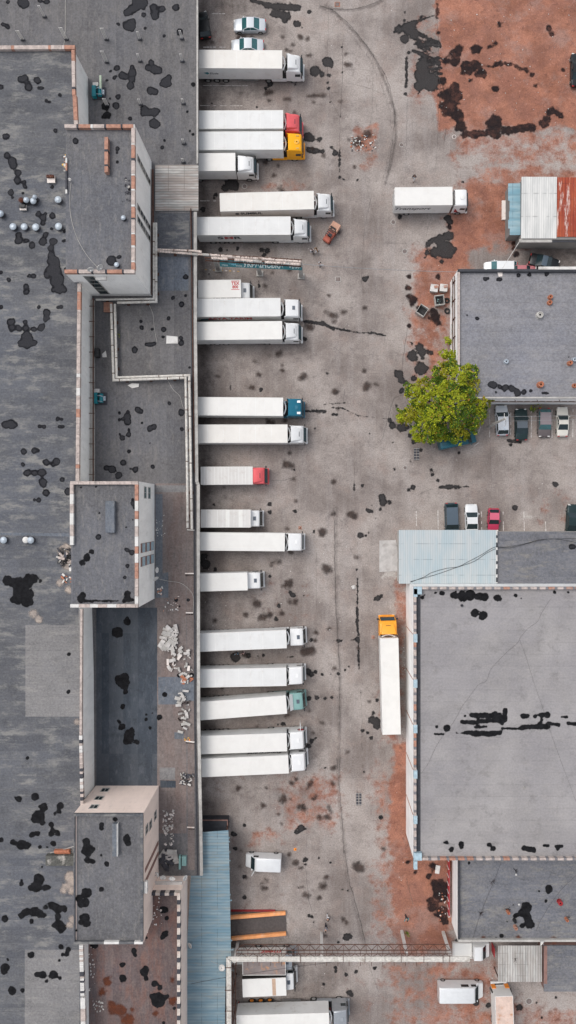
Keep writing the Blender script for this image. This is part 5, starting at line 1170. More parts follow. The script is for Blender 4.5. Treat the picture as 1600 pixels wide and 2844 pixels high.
# two trucks under the pipe bridge
t, L, CF, bo = rigid('truck under the pipe bridge with rust-stained grey open roof and red lettering', sT(1,5,387,870), sT(1,5,706,868), sT(1,5,776,868), 'cabsilver', 'flat', roofm='feltrust', sidem='white', hT=3.7, cablen=1.6, group=None)
[c for c in bo.children if c.name.startswith('roof')][0].data.materials[0] = simple('rusty_tarpaulin', (.24,.20,.19), .8, var=.2, scale=1, dirt=(.62,.28,.10,.9))
lettering(t, 'Slobozhanka', .9, M['textred'], (L-3.4,1.262,2.3), (R(90),0,R(180)), wide=.95, bold=.03) if 0 else lettering(t, 'meat', 1.0, M['textred'], (L-2.0,1.262,2.3), (R(90),0,R(180)), wide=1.4, bold=.03, shear=.3)
g = MB(); g.box((-2.3,-1.2,1.0),(-.12,1.2,1.06)); g.build('tail_lift', M['white2'], t, local=True)
t, L, CF, bo = rigid('white box truck with one tan stripe across its roof and two cab hatches', sT(1,5,386,1033), sT(1,5,710,1020), sT(1,5,789,1000), 'cabwhite', 'flat', hT=3.7, cablen=1.75, group=None, sidem='chassis')
g = MB(); g.box((L-1.95,-1.2,3.702),(L-1.45,1.2,3.714)); g.build('roof_stripe', M['yline'], bo, local=True)
[c for c in bo.children if c.name.startswith('roof_stripe')][0].data.materials[0] = simple('tan_stripe', (.52,.36,.26), .6)
# bottom right rusty roofed truck, pointing up the photo
t, L, CF, bo = rigid('truck with peach rust-stained roof and orange lamps at bottom right', sT(2,5,925,1480), sT(2,5,912,1092), sT(2,5,893,1008), 'cabwhite', 'flat', hT=3.9, cablen=1.5, group=None, sidem='white')
[c for c in bo.children if c.name.startswith('roof')][0].data.materials[0] = simple('rusty_roof_sheet', (.66,.50,.42), .6, var=.15, scale=1, dirt=(.45,.19,.08,.95))
for s in (-1,1):
    g = MB(); g.box((CF-.5,s*.95-.3,1.0),(CF+.08,s*.95+.3,2.0)); g.build('lamp', M['lampor'], t, local=True)

# ------------------------------------------------------------------ cars and vans
def car(label, pos, ang, mat, L=4.4, Wd=1.78, kind='sedan', glass='glass', group='cars parked in the yard', roofmat=None, cat='car', name='car'):
    """pos: source px of the car's centre (taken at 1 m height); ang: heading in degrees"""
    c = P(*pos, .9); t = thing(name, label, cat, (c.x,c.y,0), R(ang), group)
    hw = Wd/2; l = L/2; m = mat if not isinstance(mat, str) else M[mat]
    if kind == 'van':
        prof = [(l,.35,.72,hw*.78),(l-.10,.28,.98,hw*.92),(l-.55,.25,1.18,hw*.99),(l-.85,.25,1.35,hw),(l-1.45,.25,2.2,hw),(l-1.8,.25,2.42,hw),(-l+.25,.25,2.45,hw),(-l+.05,.3,2.38,hw*.99),(-l,.4,2.2,hw*.97)]
    else:
        prof = [(l,.38,.55,hw*.70),(l-.06,.30,.68,hw*.84),(l-.25,.24,.78,hw*.94),(l-.7,.22,.86,hw*.99),(l-1.25,.2,.93,hw),(0,.2,.95,hw),(-l+1.1,.2,.96,hw),(-l+.5,.24,.94,hw*.98),(-l+.14,.3,.86,hw*.92),(-l,.38,.66,hw*.80)]
    b = MB(); b.loft([rrect(x, w_, z0, z1, min(.14,(z1-z0)*.4), .05) for (x,z0,z1,w_) in prof]); body = b.build('body', m, t, local=True, smooth=True)
    if kind != 'van':
        if kind == 'sedan': st = [(l-1.22,.93,.88),(l-1.95,1.38,.76),(-l+1.75,1.40,.75),(-l+.95,.95,.84)]
        elif kind == 'suv': st = [(l-1.05,.93,.90),(l-1.75,1.50,.78),(-l+.75,1.54,.76),(-l+.22,.95,.84)]
        else: st = [(l-1.0,.93,.88),(l-1.65,1.38,.77),(-l+.7,1.38,.75),(-l+.2,.95,.84)]
        st = [(x,z,w_*hw/.9) for x,z,w_ in st]
        g = MB(); g.loft([[(x,-w_*1.0,.9),(x,-w_,z),(x,w_,z),(x,w_*1.0,.9)] if i in (0,3) else [(x,-hw*.93,.9),(x,-w_,z),(x,w_,z),(x,hw*.93,.9)] for i,(x,z,w_) in enumerate(st)])
        gl = g.build('window', M[glass], t, local=True)
        (xa,za,wa),(xb,zb,wb) = st[1], st[2]
        r_ = MB(); r_.loft([[(xa+.03,-wa,za-.02),(xa+.03,-wa,za+.02),(xa+.03,wa,za+.02),(xa+.03,wa,za-.02)],[((xa+xb)/2,-wa-.01,za),((xa+xb)/2,-wa+.02,za+.06),((xa+xb)/2,wa-.02,za+.06),((xa+xb)/2,wa+.01,za)],[(xb-.03,-wb,zb-.02),(xb-.03,-wb,zb+.02),(xb-.03,wb,zb+.02),(xb-.03,wb,zb-.02)]])
        r_.build('roof', roofmat or m, t, local=True, smooth=True)
        pl_ = Multi()
        for s in (-1,1):
            pl_.bar((st[0][0],s*st[0][2],st[0][1]+.01),(xa,s*wa,za+.01),.08,.05); pl_.bar((st[3][0],s*st[3][2],st[3][1]+.01),(xb,s*wb,zb+.01),.10,.05)
            xm_ = (xa+xb)/2; pl_.bar((xm_,s*hw*.93,.92),(xm_,s*(wa+.005),za),.07,.04)
        pl_.build('pillar', m, t, local=True)
    else:
        g = MB(); g.add([(l-.86,-hw*.88,1.40),(l-.86,hw*.88,1.40),(l-1.44,hw*.84,2.22),(l-1.44,-hw*.84,2.22)],[(0,1,2,3)]); g.v = [(x+.03,y,z+.02) for x,y,z in g.v]; g.build('windscreen', M[glass], t, local=True)
        for s in (-1,1):
            g = MB(); y = s*(hw+.006); g.box((l-1.95,min(y,y-s*.04),1.45),(l-1.2,max(y,y-s*.04),2.0)); g.build('side_window', M[glass], t, local=True)
            if s > 0: g = MB(); g.box((l-3.4,min(y,y-s*.04),1.45),(l-2.3,max(y,y-s*.04),2.05)); g.build('side_window', M[glass], t, local=True)
        g = MB()
        for y in (-.5,0,.5): g.box((-l+.3,y-.015,2.445),(l-2.0,y+.015,2.47))
        g.build('roof_rib', m, t, local=True)
    r = .33 if kind != 'van' else .36
    for x in (l-.82, -l+.82):
        for s in (-1,1): g = MB(); g.wheel((x,s*(hw-.10),r), r, .22); g.build('wheel', [M['rubber'],M['rim']], t, local=True)
    for s in (-1,1):
        g = MB(); g.obox((l-.12,s*hw*.66,.66),(.16,.34,.14),R(-14*s)); g.build('headlight', M['lamp'], t, local=True)
        g = MB(); g.obox((-l+.07,s*hw*.68,.76),(.12,.3,.14)); g.build('tail_light', M['lampred'], t, local=True)
        g = MB(); x_ = l-1.45 if kind != 'van' else l-1.0; z_ = .98 if kind != 'van' else 1.45; g.obox((x_,s*(hw+.10),z_),(.12,.2,.13)); g.build('mirror', m, t, local=True)
    g = MB(); g.box((l-.04,-hw*.5,.36),(l+.04,hw*.5,.52)); g.build('grille', M['black'], t, local=True)
    g = MB(); g.box((l+.03,-.26,.38),(l+.05,.26,.48)); g.build('number_plate', M['lamp'], t, local=True)
    return t
cm = {}
def cpaint(n, c, rough=.28, metal=.15):
    if n not in cm: cm[n] = simple('paint_'+n, c, rough, metal, .5, var=.04, grain=.01)
    return cm[n]
W_ = cpaint('white', (.72,.73,.73)); SV = cpaint('silver', (.52,.55,.58)); DG = cpaint('dark_green', (.012,.03,.032)); BR = cpaint('brown', (.13,.11,.11)); CR = cpaint('cream', (.70,.67,.60))
SL = cpaint('slate', (.045,.07,.085)); RD = cpaint('red', (.50,.04,.10)); BK_ = cpaint('black', (.012,.014,.016)); PK = cpaint('pink', (.45,.16,.17)); TL = cpaint('teal', (.01,.10,.14)); SLr = cpaint('slate_roof', (.08,.11,.14)); RDr = cpaint('red_roof', (.62,.13,.20)); BRr = cpaint('brown_roof', (.26,.22,.23)); GRr = cpaint('grey_roof', (.10,.12,.14))
car('silver saloon farther from the lorries, dark lower sill, at top of yard', src(1,0,439,182), 180, SV, 4.7, 1.85, 'sedan', 'glassteal')
car('rounded silver saloon right against the topmost lorry', src(1,0,422,335), 180, SV, 4.75, 1.8, 'sedan', 'glassteal')
car('black car in the dark gap beside the hall at the top', src(1,0,94,180), 100, BK_, 4.0, 1.7, 'hatch')
car('black car alone on the red clay at right edge', src(2,0,1462,515), 90, BK_, 4.9, 1.9, 'sedan')
car('white car behind the workshop with tinted teal glass', src(2,1,890,735), 180, W_, 4.9, 1.9, 'suv', 'glassteal')
car('pinkish car mostly hidden behind the workshop parapet', src(2,1,1065,760), 0, PK, 3.6, 1.7, 'hatch')
car('dark car with slate roof beside the tin workshop', src(2,1,1215,690), -14, BK_, 4.4, 1.8, 'sedan', roofmat=SLr)
car('silver estate under the leaning lamp post in the row by the workshop', src(2,2,899,610), 92, SV, 4.4, 1.8, 'suv')
car('very dark green saloon second in the row by the workshop', src(2,2,1043,640), 91, DG, 4.6, 1.8, 'sedan', roofmat=GRr)
car('brown-grey hatchback facing the yard in the row by the workshop', src(2,2,1215,625), -90, BR, 4.2, 1.85, 'suv', 'glassteal', roofmat=BRr)
car('cream saloon rightmost in the row by the workshop', src(2,2,1350,620), 90, CR, 4.3, 1.65, 'sedan')
car('dark slate car in the row north of the pale blue roof', src(2,2,524,1348), -88, SL, 4.8, 1.95, 'hatch', roofmat=SLr)
car('white car in the row north of the pale blue roof', src(2,2,672,1352), 91, W_, 4.6, 1.82, 'sedan')
car('red hatchback in the row north of the pale blue roof', src(2,2,836,1350), -91, RD, 3.3, 1.62, 'hatch', roofmat=RDr)
car('black-green car half off the right edge near the felt annex', src(2,2,1430,1360), 87, DG, 4.8, 1.9, 'sedan')
car('pale blue-white car mostly hidden under the west side of the tree', src(2,2,262,480), 100, SV, 4.2, 1.75, 'sedan')
car('teal van mostly hidden under the south side of the tree', src(2,2,560,755), 12, TL, 5.6, 1.95, 'van', group=None, cat='van', name='van')
vn = car('white minibus near the blue walkway with its front door open', src(1,5,541,83), 178, W_, 5.2, 1.95, 'van', group=None, cat='van', name='van')
g = MB(); g.obox((2.6-1.25,1.45,1.1),(1.0,.06,1.3),R(62)); g.build('open_door', W_, vn, local=True)
car('white long panel van parked south of the pipe bridge', src(2,5,588,1045), 0, W_, 6.6, 2.25, 'van', group=None, cat='van', name='van')
# flatbed pickup under the end of the bridge
c = P(*src(2,5,665,752), 1.2); t = thing('flatbed_truck', 'small white flatbed truck under the end of the pipe bridge', 'truck', (c.x,c.y,0), 0)
g = MB(); g.box((-2.6,-1.1,.8),(.2,1.1,.92)); 
for (a_, b_) in (((-2.6,-1.1,.92),(.2,-1.04,1.3)),((-2.6,1.04,.92),(.2,1.1,1.3)),((-2.6,-1.04,.92),(-2.54,1.04,1.3))): g.box(a_, b_)
g.build('flatbed', M['white'], t, local=True)
g = MB(); g.loft([rrect(x,w_,.4,z_,.12,.05) for (x,z_,w_) in [(2.75,.9,.8),(2.65,1.1,.95),(2.1,1.3,1.02),(1.5,2.1,1.0),(1.2,2.2,1.0),(.35,2.2,1.0),(.3,2.1,1.0)]]); g.build('cab', M['cabwhite'], t, local=True, smooth=True)
g = MB(); g.add([(2.13,-.9,1.36),(2.13,.9,1.36),(1.56,.84,2.12),(1.56,-.84,2.12)],[(0,1,2,3)]); g.build('windscreen', M['glass'], t, local=True)
g = MB(); g.box((-2.4,-.4,.5),(1,.4,.8)); g.build('chassis', M['chassis'], t, local=True)
for x in (-1.7,1.9):
    for s in (-1,1): g = MB(); g.wheel((x,s*.95,.38),.38,.24); g.build('wheel', [M['rubber'],M['rim']], t, local=True)
# forklift
c = P(*src(1,1,1045,478), 1); t = thing('forklift', 'orange forklift carrying a pallet crate near two walking people', 'forklift', (c.x,c.y,0), R(55))
g = MB(); g.box((-1.35,-.55,.25),(.45,.55,.85)); g.box((-1.4,-.5,.85),(-.65,.5,1.15)); g.build('body', M['forkred'], t, local=True, bevel=.08)
fm = MB()
for x in (-.7,.45):
    for s in (-1,1): fm.bar((x,s*.48,.8),(x-.05,s*.45,2.1),.07,.07)
for k in range(5): fm.box((-.75+k*.28,-.48,2.08),(-.63+k*.28,.48,2.14))
fm.build('overhead_guard', M['black'], t, local=True)
g = MB(); g.box((-.5,-.25,.85),(-.1,.25,1.0)); g.box((-.55,-.25,1.0),(-.45,.25,1.4)); g.build('seat', M['copdark'], t, local=True)
g = MB()
for s in (-1,1): g.box((.5,s*.35-.05,.15),(.62,s*.35+.05,2.2)); g.box((.62,s*.3-.05,.12),(1.75,s*.3+.05,.18))
g.box((.5,-.35,2.1),(.6,.35,2.2)); g.build('mast', M['chassis'], t, local=True)
for x in (-1.0,.35):
    for s in (-1,1): g = MB(); g.wheel((x,s*.5,.28),.28,.2); g.build('wheel', [M['rubber'],M['forkred']], t, local=True)
cf = thing('pallet_crate', 'slatted peach crate held on the forklift forks', 'crate', tuple(P(*src(1,1,1073,431),1)[:2])+(.2,), R(58))
g = MB()
for k in range(5): g.box((-.6,-.62+k*.26,.95),(.6,-.44+k*.26,1.0)); 
for k in range(4):
    for s in (-1,1): g.box((-.62,s*.62-.02,.1+k*.22),(.62,s*.62+.02,.26+k*.22)); g.box((s*.62-.02,-.6,.1+k*.22),(s*.62+.02,.6,.26+k*.22))
g.box((-.6,-.6,.05),(.6,.6,.9)); g.build('slats', M['sidepink'], cf, local=True); cf.children[0].data.materials[0] = simple('crate_wood', (.72,.42,.30), .8)
# ------------------------------------------------------------------ tree
def leafmat():
    m, nt, b = newmat('leaves', .55, 0, .3)
    at = nt.nodes.new('ShaderNodeVertexColor'); at.layer_name = 'leaf'
    nt.links.new(at.outputs[0], b.inputs['Base Color'])
    tr = nt.nodes.new('ShaderNodeBsdfTranslucent'); nt.links.new(at.outputs[0], tr.inputs[0])
    mx = nt.nodes.new('ShaderNodeMixShader'); mx.inputs[0].default_value = .06
    out = nt.nodes['Material Output']; nt.links.new(b.outputs[0], mx.inputs[1]); nt.links.new(tr.outputs[0], mx.inputs[2]); nt.links.new(mx.outputs[0], out.inputs[0])
    return m
LEAF = leafmat()
M['bark'] = simple('bark', (.11,.085,.065), .9, var=.3, scale=4)
def leaves(name, parent, clumps, seed=1, size=.2, dens=150, tint=0):
    rs = np.random.RandomState(seed); V = []; C = []
    for (cx,cy,cz,r,hz) in clumps:
        n = int(dens*r*r); 
        # leaves sit near the shell of the clump, gathered on short twigs
        tw = rs.normal(size=(max(4,n//14),3)); tw /= np.linalg.norm(tw,axis=1)[:,None]; tw[:,2] = np.abs(tw[:,2])*.95-.25
        tr_ = r*rs.uniform(.62,1.12,len(tw))[:,None]
        ti = rs.randint(0,len(tw),n); base = tw[ti]*tr_[ti]+rs.normal(scale=.10,size=(n,3))
        base[:,2] *= .8
        col0 = np.array([.25,.29,.008]) if rs.rand() < .5 else np.array([.065,.125,.006])
        if rs.rand() < .16: col0 = np.array([.25,.24,.012])
        for k in range(n):
            p = base[k]+np.array([cx,cy,cz]); s = size*rs.uniform(.6,1.25)
            a = rs.normal(size=3); a[2] *= .55; a /= np.linalg.norm(a); nn = np.array([rs.normal()*.6, rs.normal()*.6, 1]); u = np.cross(nn,a); u /= np.linalg.norm(u)
            V += [p-a*s, p+u*s*.6, p+a*s, p-u*s*.6]
            hue = rs.rand(); c = col0*rs.uniform(.55,1.35)
            if hue > .965: c = np.array([.36,.17,.03])*rs.uniform(.7,1.2)
            elif hue > .84: c = np.array([.45,.47,.02])*rs.uniform(.7,1.1)
            C.append(c)
    V = np.array(V, dtype=np.float32); n = len(V)//4; me = bpy.data.meshes.new(name)
    me.vertices.add(len(V)); me.vertices.foreach_set('co', (V-np.array(parent.location, dtype=np.float32)).ravel())
    me.loops.add(4*n); me.loops.foreach_set('vertex_index', np.arange(4*n, dtype=np.int32))
    me.polygons.add(n); me.polygons.foreach_set('loop_start', np.arange(0,4*n,4,dtype=np.int32)); me.polygons.foreach_set('loop_total', np.full(n,4,dtype=np.int32)); me.update(calc_edges=True)
    ca = me.color_attributes.new('leaf','FLOAT_COLOR','POINT'); cc = np.repeat(np.array(C),4,axis=0); ca.data.foreach_set('color', np.concatenate([np.clip(cc,0,1),np.ones((4*n,1))],1).astype(np.float32).ravel())
    me.materials.append(LEAF); o = bpy.data.objects.new(name, me); COL.objects.link(o); o.parent = parent; return o
outline = [(430,95),(540,100),(640,175),(712,205),(735,330),(790,400),(850,425),(800,490),(785,570),(735,650),(650,735),(555,790),(470,735),(330,785),(240,740),(225,650),(180,640),(88,575),(150,520),(235,500),(185,420),(175,350),(260,320),(380,290),(400,200),(440,180)]
def inside(x, y, poly):
    c = False
    for i in range(len(poly)):
        x1,y1 = poly[i]; x2,y2 = poly[i-1]
        if (y1 > y) != (y2 > y) and x < (x2-x1)*(y-y1)/(y2-y1)+x1: c = not c
    return c
def edged(x, y, poly):
    best = 1e9
    for i in range(len(poly)):
        ax,ay = poly[i-1]; bx,by = poly[i]; dx,dy = bx-ax,by-ay; t = max(0,min(1,((x-ax)*dx+(y-ay)*dy)/(dx*dx+dy*dy)))
        best = min(best, math.hypot(x-ax-t*dx,y-ay-t*dy))
    return best
tc = PT(2,2,465,470,7); tree = thing('broadleaf_tree', 'yellow-green broadleaf tree growing by the workshop corner', 'tree', (tc.x,tc.y,0))
rnd = random.Random(21); clumps = []
tries = 0
while len(clumps) < 105 and tries < 20000:
    tries += 1
    x = rnd.uniform(80,860); y = rnd.uniform(90,790)
    if not inside(x,y,outline): continue
    e = edged(x,y,outline)*TS/SC
    if e < .25: continue
    r = min(rnd.uniform(.65,1.3), e*.95+.28); hz = 4.0+min(1,e/4.2)**.7*5.0+rnd.uniform(-1.3,1.0)
    p = PT(2,2,x,y,hz)
    if any(math.hypot(p.x-q[0],p.y-q[1]) < .66*(r+q[3])*.95 and abs(q[2]-hz) < 2.2 for q in clumps): continue
    clumps.append((p.x,p.y,hz,r,hz))
leaves('crown', tree, clumps+[(q[0],q[1],q[2]-1.2,q[3]*.9,0) for q in clumps[::2]], 5, .13, 520)
tk = MB(); base = Vector((tc.x,tc.y,0))
tk.tube([base, base+Vector((.1,.05,1.5)), base+Vector((.05,.1,3.2))], [.38,.30,.26], 10)
for i, (cx,cy,cz,r,hz) in enumerate(clumps):
    if i % 2: continue
    e = Vector((cx,cy,cz)); s = base+Vector((0,0,2.4+.6*rnd.random())); mid = s.lerp(e,.5)+Vector((rnd.uniform(-.3,.3),rnd.uniform(-.3,.3),.5))
    tk.tube([s,mid,e], [.13,.07,.025], 6)
tk.build('trunk', M['bark'], tree)
def bush(label, px, h, rad, dens=260, n=7, seed=1, size=.13, name='bush', cat='bush', z=0):
    c = P(*px, z); t = thing(name, label, cat, (c.x,c.y,z)); rnd = random.Random(seed)
    cl = [(c.x+rnd.uniform(-rad,rad),c.y+rnd.uniform(-rad,rad),z+h*rnd.uniform(.4,.9),rad*.55,0) for _ in range(n)]
    leaves('foliage', t, cl, seed, size, dens)
    m = MB(); m.tube([(c.x,c.y,z),(c.x,c.y,z+h*.6)],[.05,.03],6)
    for q in cl[:4]: m.tube([(c.x,c.y,z+h*.3),q[:3]],[.03,.015],5)
    m.build('stem', M['bark'], t); return t
bush('small yellow-green bush at the foot of the workshop west wall above the tree', src(2,2,500,42), 2.2, .55, seed=3)
bush('low dark weed clump behind the parked cars under the workshop wall', src(2,2,1140,505), .5, .7, 150, 9, 4, .09)
bush('small shrub tip poking over the pipes on the hall roof', src(0,1,888,1240), .9, .3, 200, 4, 6, .08, z=HA)

# ------------------------------------------------------------------ pipes on the hall roof
def pipe_run(label, pts, h, r=.17, mat='pipe', supports=2.6, base=HA, clamp=1.6):
    q = [PT(*p, h) for p in pts]; t = thing('insulated_pipe', label, 'pipe', (q[0].x,q[0].y,base), 0, 'white lagged pipes on the hall roof')
    # lagging in short lengths so that the joints show
    m = MB(); rnd = random.Random(len(pts)*7+int(q[0].x*10))
    m.tube(q, r, 10)
    for a, b in zip(q[:-1], q[1:]):
        L = (b-a).length; n = int(L/clamp)
        for k in range(n):
            p = a.lerp(b,(k+.5)/max(1,n)); d = (b-a).normalized(); m.tube([p-d*.05,p+d*.05], r+.025, 10, 1 if rnd.random()<.35 else 0)
    m.build('lagging', [M[mat], M['rustpipe']], t)
    for a, b in zip(q[:-1], q[1:]):
        L = (b-a).length; n = int(L/supports)
        for k in range(n):
            s = MB(); p = a.lerp(b,(k+.5)/max(1,n)); s.box((p.x-.05,p.y-.05,base),(p.x+.05,p.y+.05,p.z-r)); s.box((p.x-.2,p.y-.2,base),(p.x+.2,p.y+.2,base+.08)); s.build('support', M['rustpipe'], t)
    return t
hp = 7.0
pipe_run('outer white pipe following the east and south walls of the largest tower', [(0,1,1163,400),(0,1,1165,988),(0,1,875,995)], hp)
pipe_run('inner white pipe hugging the east and south walls of the largest tower', [(0,1,1147,400),(0,1,1147,966),(0,1,715,972)], hp, .14)
pipe_run('western white pipe of the pair that steps east then south across the hall roof', [(0,1,828,1005),(0,2,836,0),(0,2,847,312),(0,2,1384,294),(0,2,1396,1060),(0,3,1398,150)], hp)
pipe_run('white pipe stepping east across the hall roof then south, eastern of the pair', [(0,1,856,1005),(0,2,863,0),(0,2,870,291),(0,2,1411,275),(0,2,1424,1060),(0,3,1430,160)], hp-.1)
pipe_run('short white pipe crossing the hall roof to the rack, northern', [(0,1,1145,597),(0,1,1449,608),(1,1,80,620)], 6.9, .14, 'pipeold')
pipe_run('short white pipe crossing the hall roof to the rack, southern', [(0,1,1175,612),(1,1,0,630)], 6.9, .14, 'pipeold')
e = MB(); pts = [PT(0,3,1395,165,HA+.2),PT(0,3,1449,168,HA+.2)]; e.tube(pts,.09,8); tag(e.build('pipe_stub', M['pipe']), 'short stub pipe at the south end of the paired roof pipes', 'pipe')
for i, (c,r,x0,y0,x1,y1) in enumerate([(0,3,1380,490,1445,490),(0,3,1385,783,1440,783),(0,4,1395,1120,1449,1122),(0,4,1385,478,1449,486)]):
    m = MB(); p = PT(c,r,x0,y0,HA+.15); q = PT(c,r,x1,y1,HA+.15)
    m.bar(p,q,.16,.14); m.bar(p+Vector((0,-.22,0)),q+Vector((0,-.22,0)),.1,.12,1); o = m.build('roof_beam', [M['sidepink'],M['mud']])
    tag(o, ['short pinkish beam on the roof edge near the two wall dishes','short beam just north of the rubble heap','lone beam on brown strip near the third tower','beam beside the orange-flecked debris heap'][i], 'beam', 'short beams laid across the brown strip')
v = MB(); a = PT(0,1,1422,292,HA+.3); b = PT(0,2,1449,0,HA+.3)
v.tube([a, PT(0,1,1432,900,HA+.3), PT(0,2,1436,0,HA+.3), PT(0,2,1449,1000,HA+.3)], .07, 8); tag(v.build('edge_pipe', M['rustpipe']), 'long thin rusty pipe along the dock roof edge', 'pipe')
d = MB(); 
for dx_ in (0,1.1,1.6):
    a = P(385+dx_*7,440,6.6); 
    d.tube([P(419+dx_*4,470,6.5),P(421+dx_*4,820,6.5)], .06, 8)
tag(d.build('conduit', M['rustpipe']), 'dark rusty conduits at the foot of the largest tower', 'pipe')

# ------------------------------------------------------------------ sign rack in the yard
A0 = PT(1,1,110,650,6.4); A1 = PT(1,1,822,695,6.4)
rk = thing('pipe_rack', 'old pipe rack with flaking white lagging and teal sign, standing out from the dock', 'pipe rack', tuple(PT(1,1,200,748,0)))
def flaky(mb, a, b, r, seed):
    rnd = random.Random(seed); L = (b-a).length; d = (b-a)/L; s = 0
    mb.tube([a,b], r*.55, 8, 1)
    while s < L-.1:
        l = min(rnd.uniform(.25,.9), L-s)
        if rnd.random() < .88:
            o = Vector((rnd.uniform(-.03,.03),rnd.uniform(-.03,.03),0)); n = 3; rr = [r*rnd.uniform(.75,1.25) for _ in range(n+1)]
            mb.tube([a+d*(s+l*k/n)+o for k in range(n+1)], rr, 8, 0 if rnd.random()<.8 else 2)
        s += l+rnd.uniform(0,.08)
m = MB()
flaky(m, PT(1,1,-10,628,6.6), PT(1,1,822,690,6.6), .17, 1); flaky(m, PT(1,1,105,658,6.6), PT(1,1,822,710,6.6), .17, 2); flaky(m, PT(1,1,0,607,6.6), PT(1,1,80,614,6.6), .15, 3)
m.build('lagged_pipe', [M['pipeold'],M['rustpipe'],M['conc']], rk)
m = MB()
d1 = (A1-A0).normalized(); nrm = Vector((-d1.y,d1.x,0))
for off in (-.45,.45): m.bar(A0+nrm*off-Vector((0,0,.35)), A1+nrm*off-Vector((0,0,.35)), .12,.2)
for k in range(15):
    p = A0.lerp(A1,k/14)-Vector((0,0,.35)); m.bar(p-nrm*.6,p+nrm*.6,.07,.1)
m.build('beam', M['rustpipe'], rk)
for (x,y) in ((205,748),(513,780),(820,800)):
    b0 = PT(1,1,x+2,y,0); m = MB(); m.box((b0.x-.28,b0.y-.2,0),(b0.x+.28,b0.y+.2,5.95)); m.box((b0.x-.5,b0.y-.4,0),(b0.x+.5,b0.y+.4,.25)); m.build('post', M['conc'], rk)
# the sign board leans back a little so that the letters face up and south
B0 = PT(1,1,215,700,5.2); B1 = PT(1,1,828,728,5.2)
d2 = (B1-B0).normalized(); yaw = math.atan2(d2.y,d2.x); Ls = (B1-B0).length; mid = (B0+B1)/2
bd = MB(); bd.box((-Ls/2,-.03,-.68),(Ls/2,.03,.68)); bo = bd.build('sign_board', M['banner'], rk, local=True)
bo.location = mid-Vector(rk.location); bo.rotation_euler = (R(-22),0,yaw)
M['signblue'] = simple('lettering_pale_blue', (.25,.62,.75), .6, grain=0)
def sgn(txt, size, x, z, m='textwhite', **k): return lettering(bo, txt, size, M[m], (x,-.045,z), (R(90),0,0), **k)
sgn('УКРАЇНСЬКА', 1.45, Ls*.03, .0, fit=Ls*.49, bold=.05); sgn('ФІРМА', 1.1, Ls*.415, .0, fit=Ls*.14, bold=.03); sgn('ПІД', .95, -Ls*.345, .15, 'signblue', fit=Ls*.085, bold=.02); sgn('спілка', .6, -Ls*.44, -.3, fit=Ls*.07); sgn('аграрна', .6, -Ls*.265, -.3, fit=Ls*.075)

# ------------------------------------------------------------------ pipe bridge across the yard, bottom
hb = 6.2
yb_ = lambda y, h: PT(1,5,0,y,h).y
x0_ = PT(1,5,268,0,hb).x; x1_ = PT(2,5,655,0,hb).x
br = thing('pipe_bridge', 'long white pipe bridge on a rusty lattice girder crossing the bottom of the yard', 'pipe bridge', tuple(PT(1,5,973,612,0)))
m = MB()
for k, y in enumerate((804,815,826)): m.tube([(x0_+.2+k*.25,yb_(y,hb),hb),(x1_,yb_(y,hb),hb)], .17, 10)
for k in range(3): 
    xx = PT(1,5,272+k*11,0,hb).x; m.tube([(xx,yb_(804+k*11,hb),hb),(PT(1,5,275+k*11,0,hb).x,PT(1,5,0,1500,hb).y,hb)], .15, 10)
m.build('pipe', M['pipe'], br)
m = MB()
for x in (495,657,818,1136,1298,1490+78,1737,1880,2040-110):
    p = PT(1,5,x,815,hb+.2); m.box((p.x-.035,p.y-.5,hb+.16),(p.x+.035,p.y+.6,hb+.22))
for y in (880,1048,1203): p = PT(1,5,285,y,hb+.2); m.box((p.x-.6,p.y-.035,hb+.16),(p.x+.4,p.y+.035,hb+.22))
m.build('clamp', M['rustpipe'], br)
m = MB(); ya = yb_(726,6.9); yc = yb_(758,6.3); yd = yb_(788,5.6)
xa = PT(1,5,340,0,6.3).x; xb = PT(2,5,515,0,6.3).x
m.bar((xa,yc,6.9),(xb,yc,6.9),.08,.08); m.bar((xa,yc,6.0),(xb,yc,6.0),.08,.1); m.bar((xa+1,ya,6.2),(xb-.3,ya,6.2),.08,.08); m.bar((xa,yd,6.0),(xb,yd,6.0),.09,.09)
n = 19
for k in range(n):
    u0 = xa+(xb-xa)*k/n; u1 = xa+(xb-xa)*(k+.5)/n; u2 = xa+(xb-xa)*(k+1)/n
    m.bar((u0,yc,6.0),(u1,ya,6.2),.06,.06); m.bar((u1,ya,6.2),(u2,yc,6.0),.06,.06); m.bar((u1,ya,6.2),(u1,yc,6.9),.05,.05); m.bar((u0,yd,6.0),(u1,yc,6.9),.05,.05); m.bar((u1,yc,6.9),(u2,yd,6.0),.05,.05); m.bar((u0,yc,6.0),(u0,yd-1.2,6.0),.07,.07)
m.build('girder', M['rustpipe'], br)
gt = MB(); gt.box((PT(2,5,-460,0,6).x,yc-.25,5.8),(xb,yc+.1,5.86)); gt.build('walkway', M['brick'], br) if 0 else None
for (c,x,y) in ((1,355,660),(1,973,612),(2,150,600),(2,458,607)):
    b0 = PT(c,5,x,y+6,0); m = MB(); m.box((b0.x-.2,b0.y-.16,0),(b0.x+.2,b0.y+.16,5.9)); m.build('post', M['concwhite'], br)
# support trestles for the run along the walkway
m = MB(); xx = PT(1,5,315,0,5).x
m.bar((xx,yb_(830,5),5.6),(xx,yb_(1500,5),5.6),.1,.16); m.bar((xx+.35,yb_(830,5),5.0),(xx+.35,yb_(1500,5),5.0),.1,.1)
for k in range(16): yy = yb_(850,5)-k*.9; m.bar((xx,yy,5.6),(xx+.35,yy-.45,5.0),.05,.05)
for k in range(4): yy = yb_(860,5)-k*4; m.box((xx-.06,yy-.06,0),(xx+.06,yy+.06,5.6))
m.build('girder', M['rustpipe'], br)

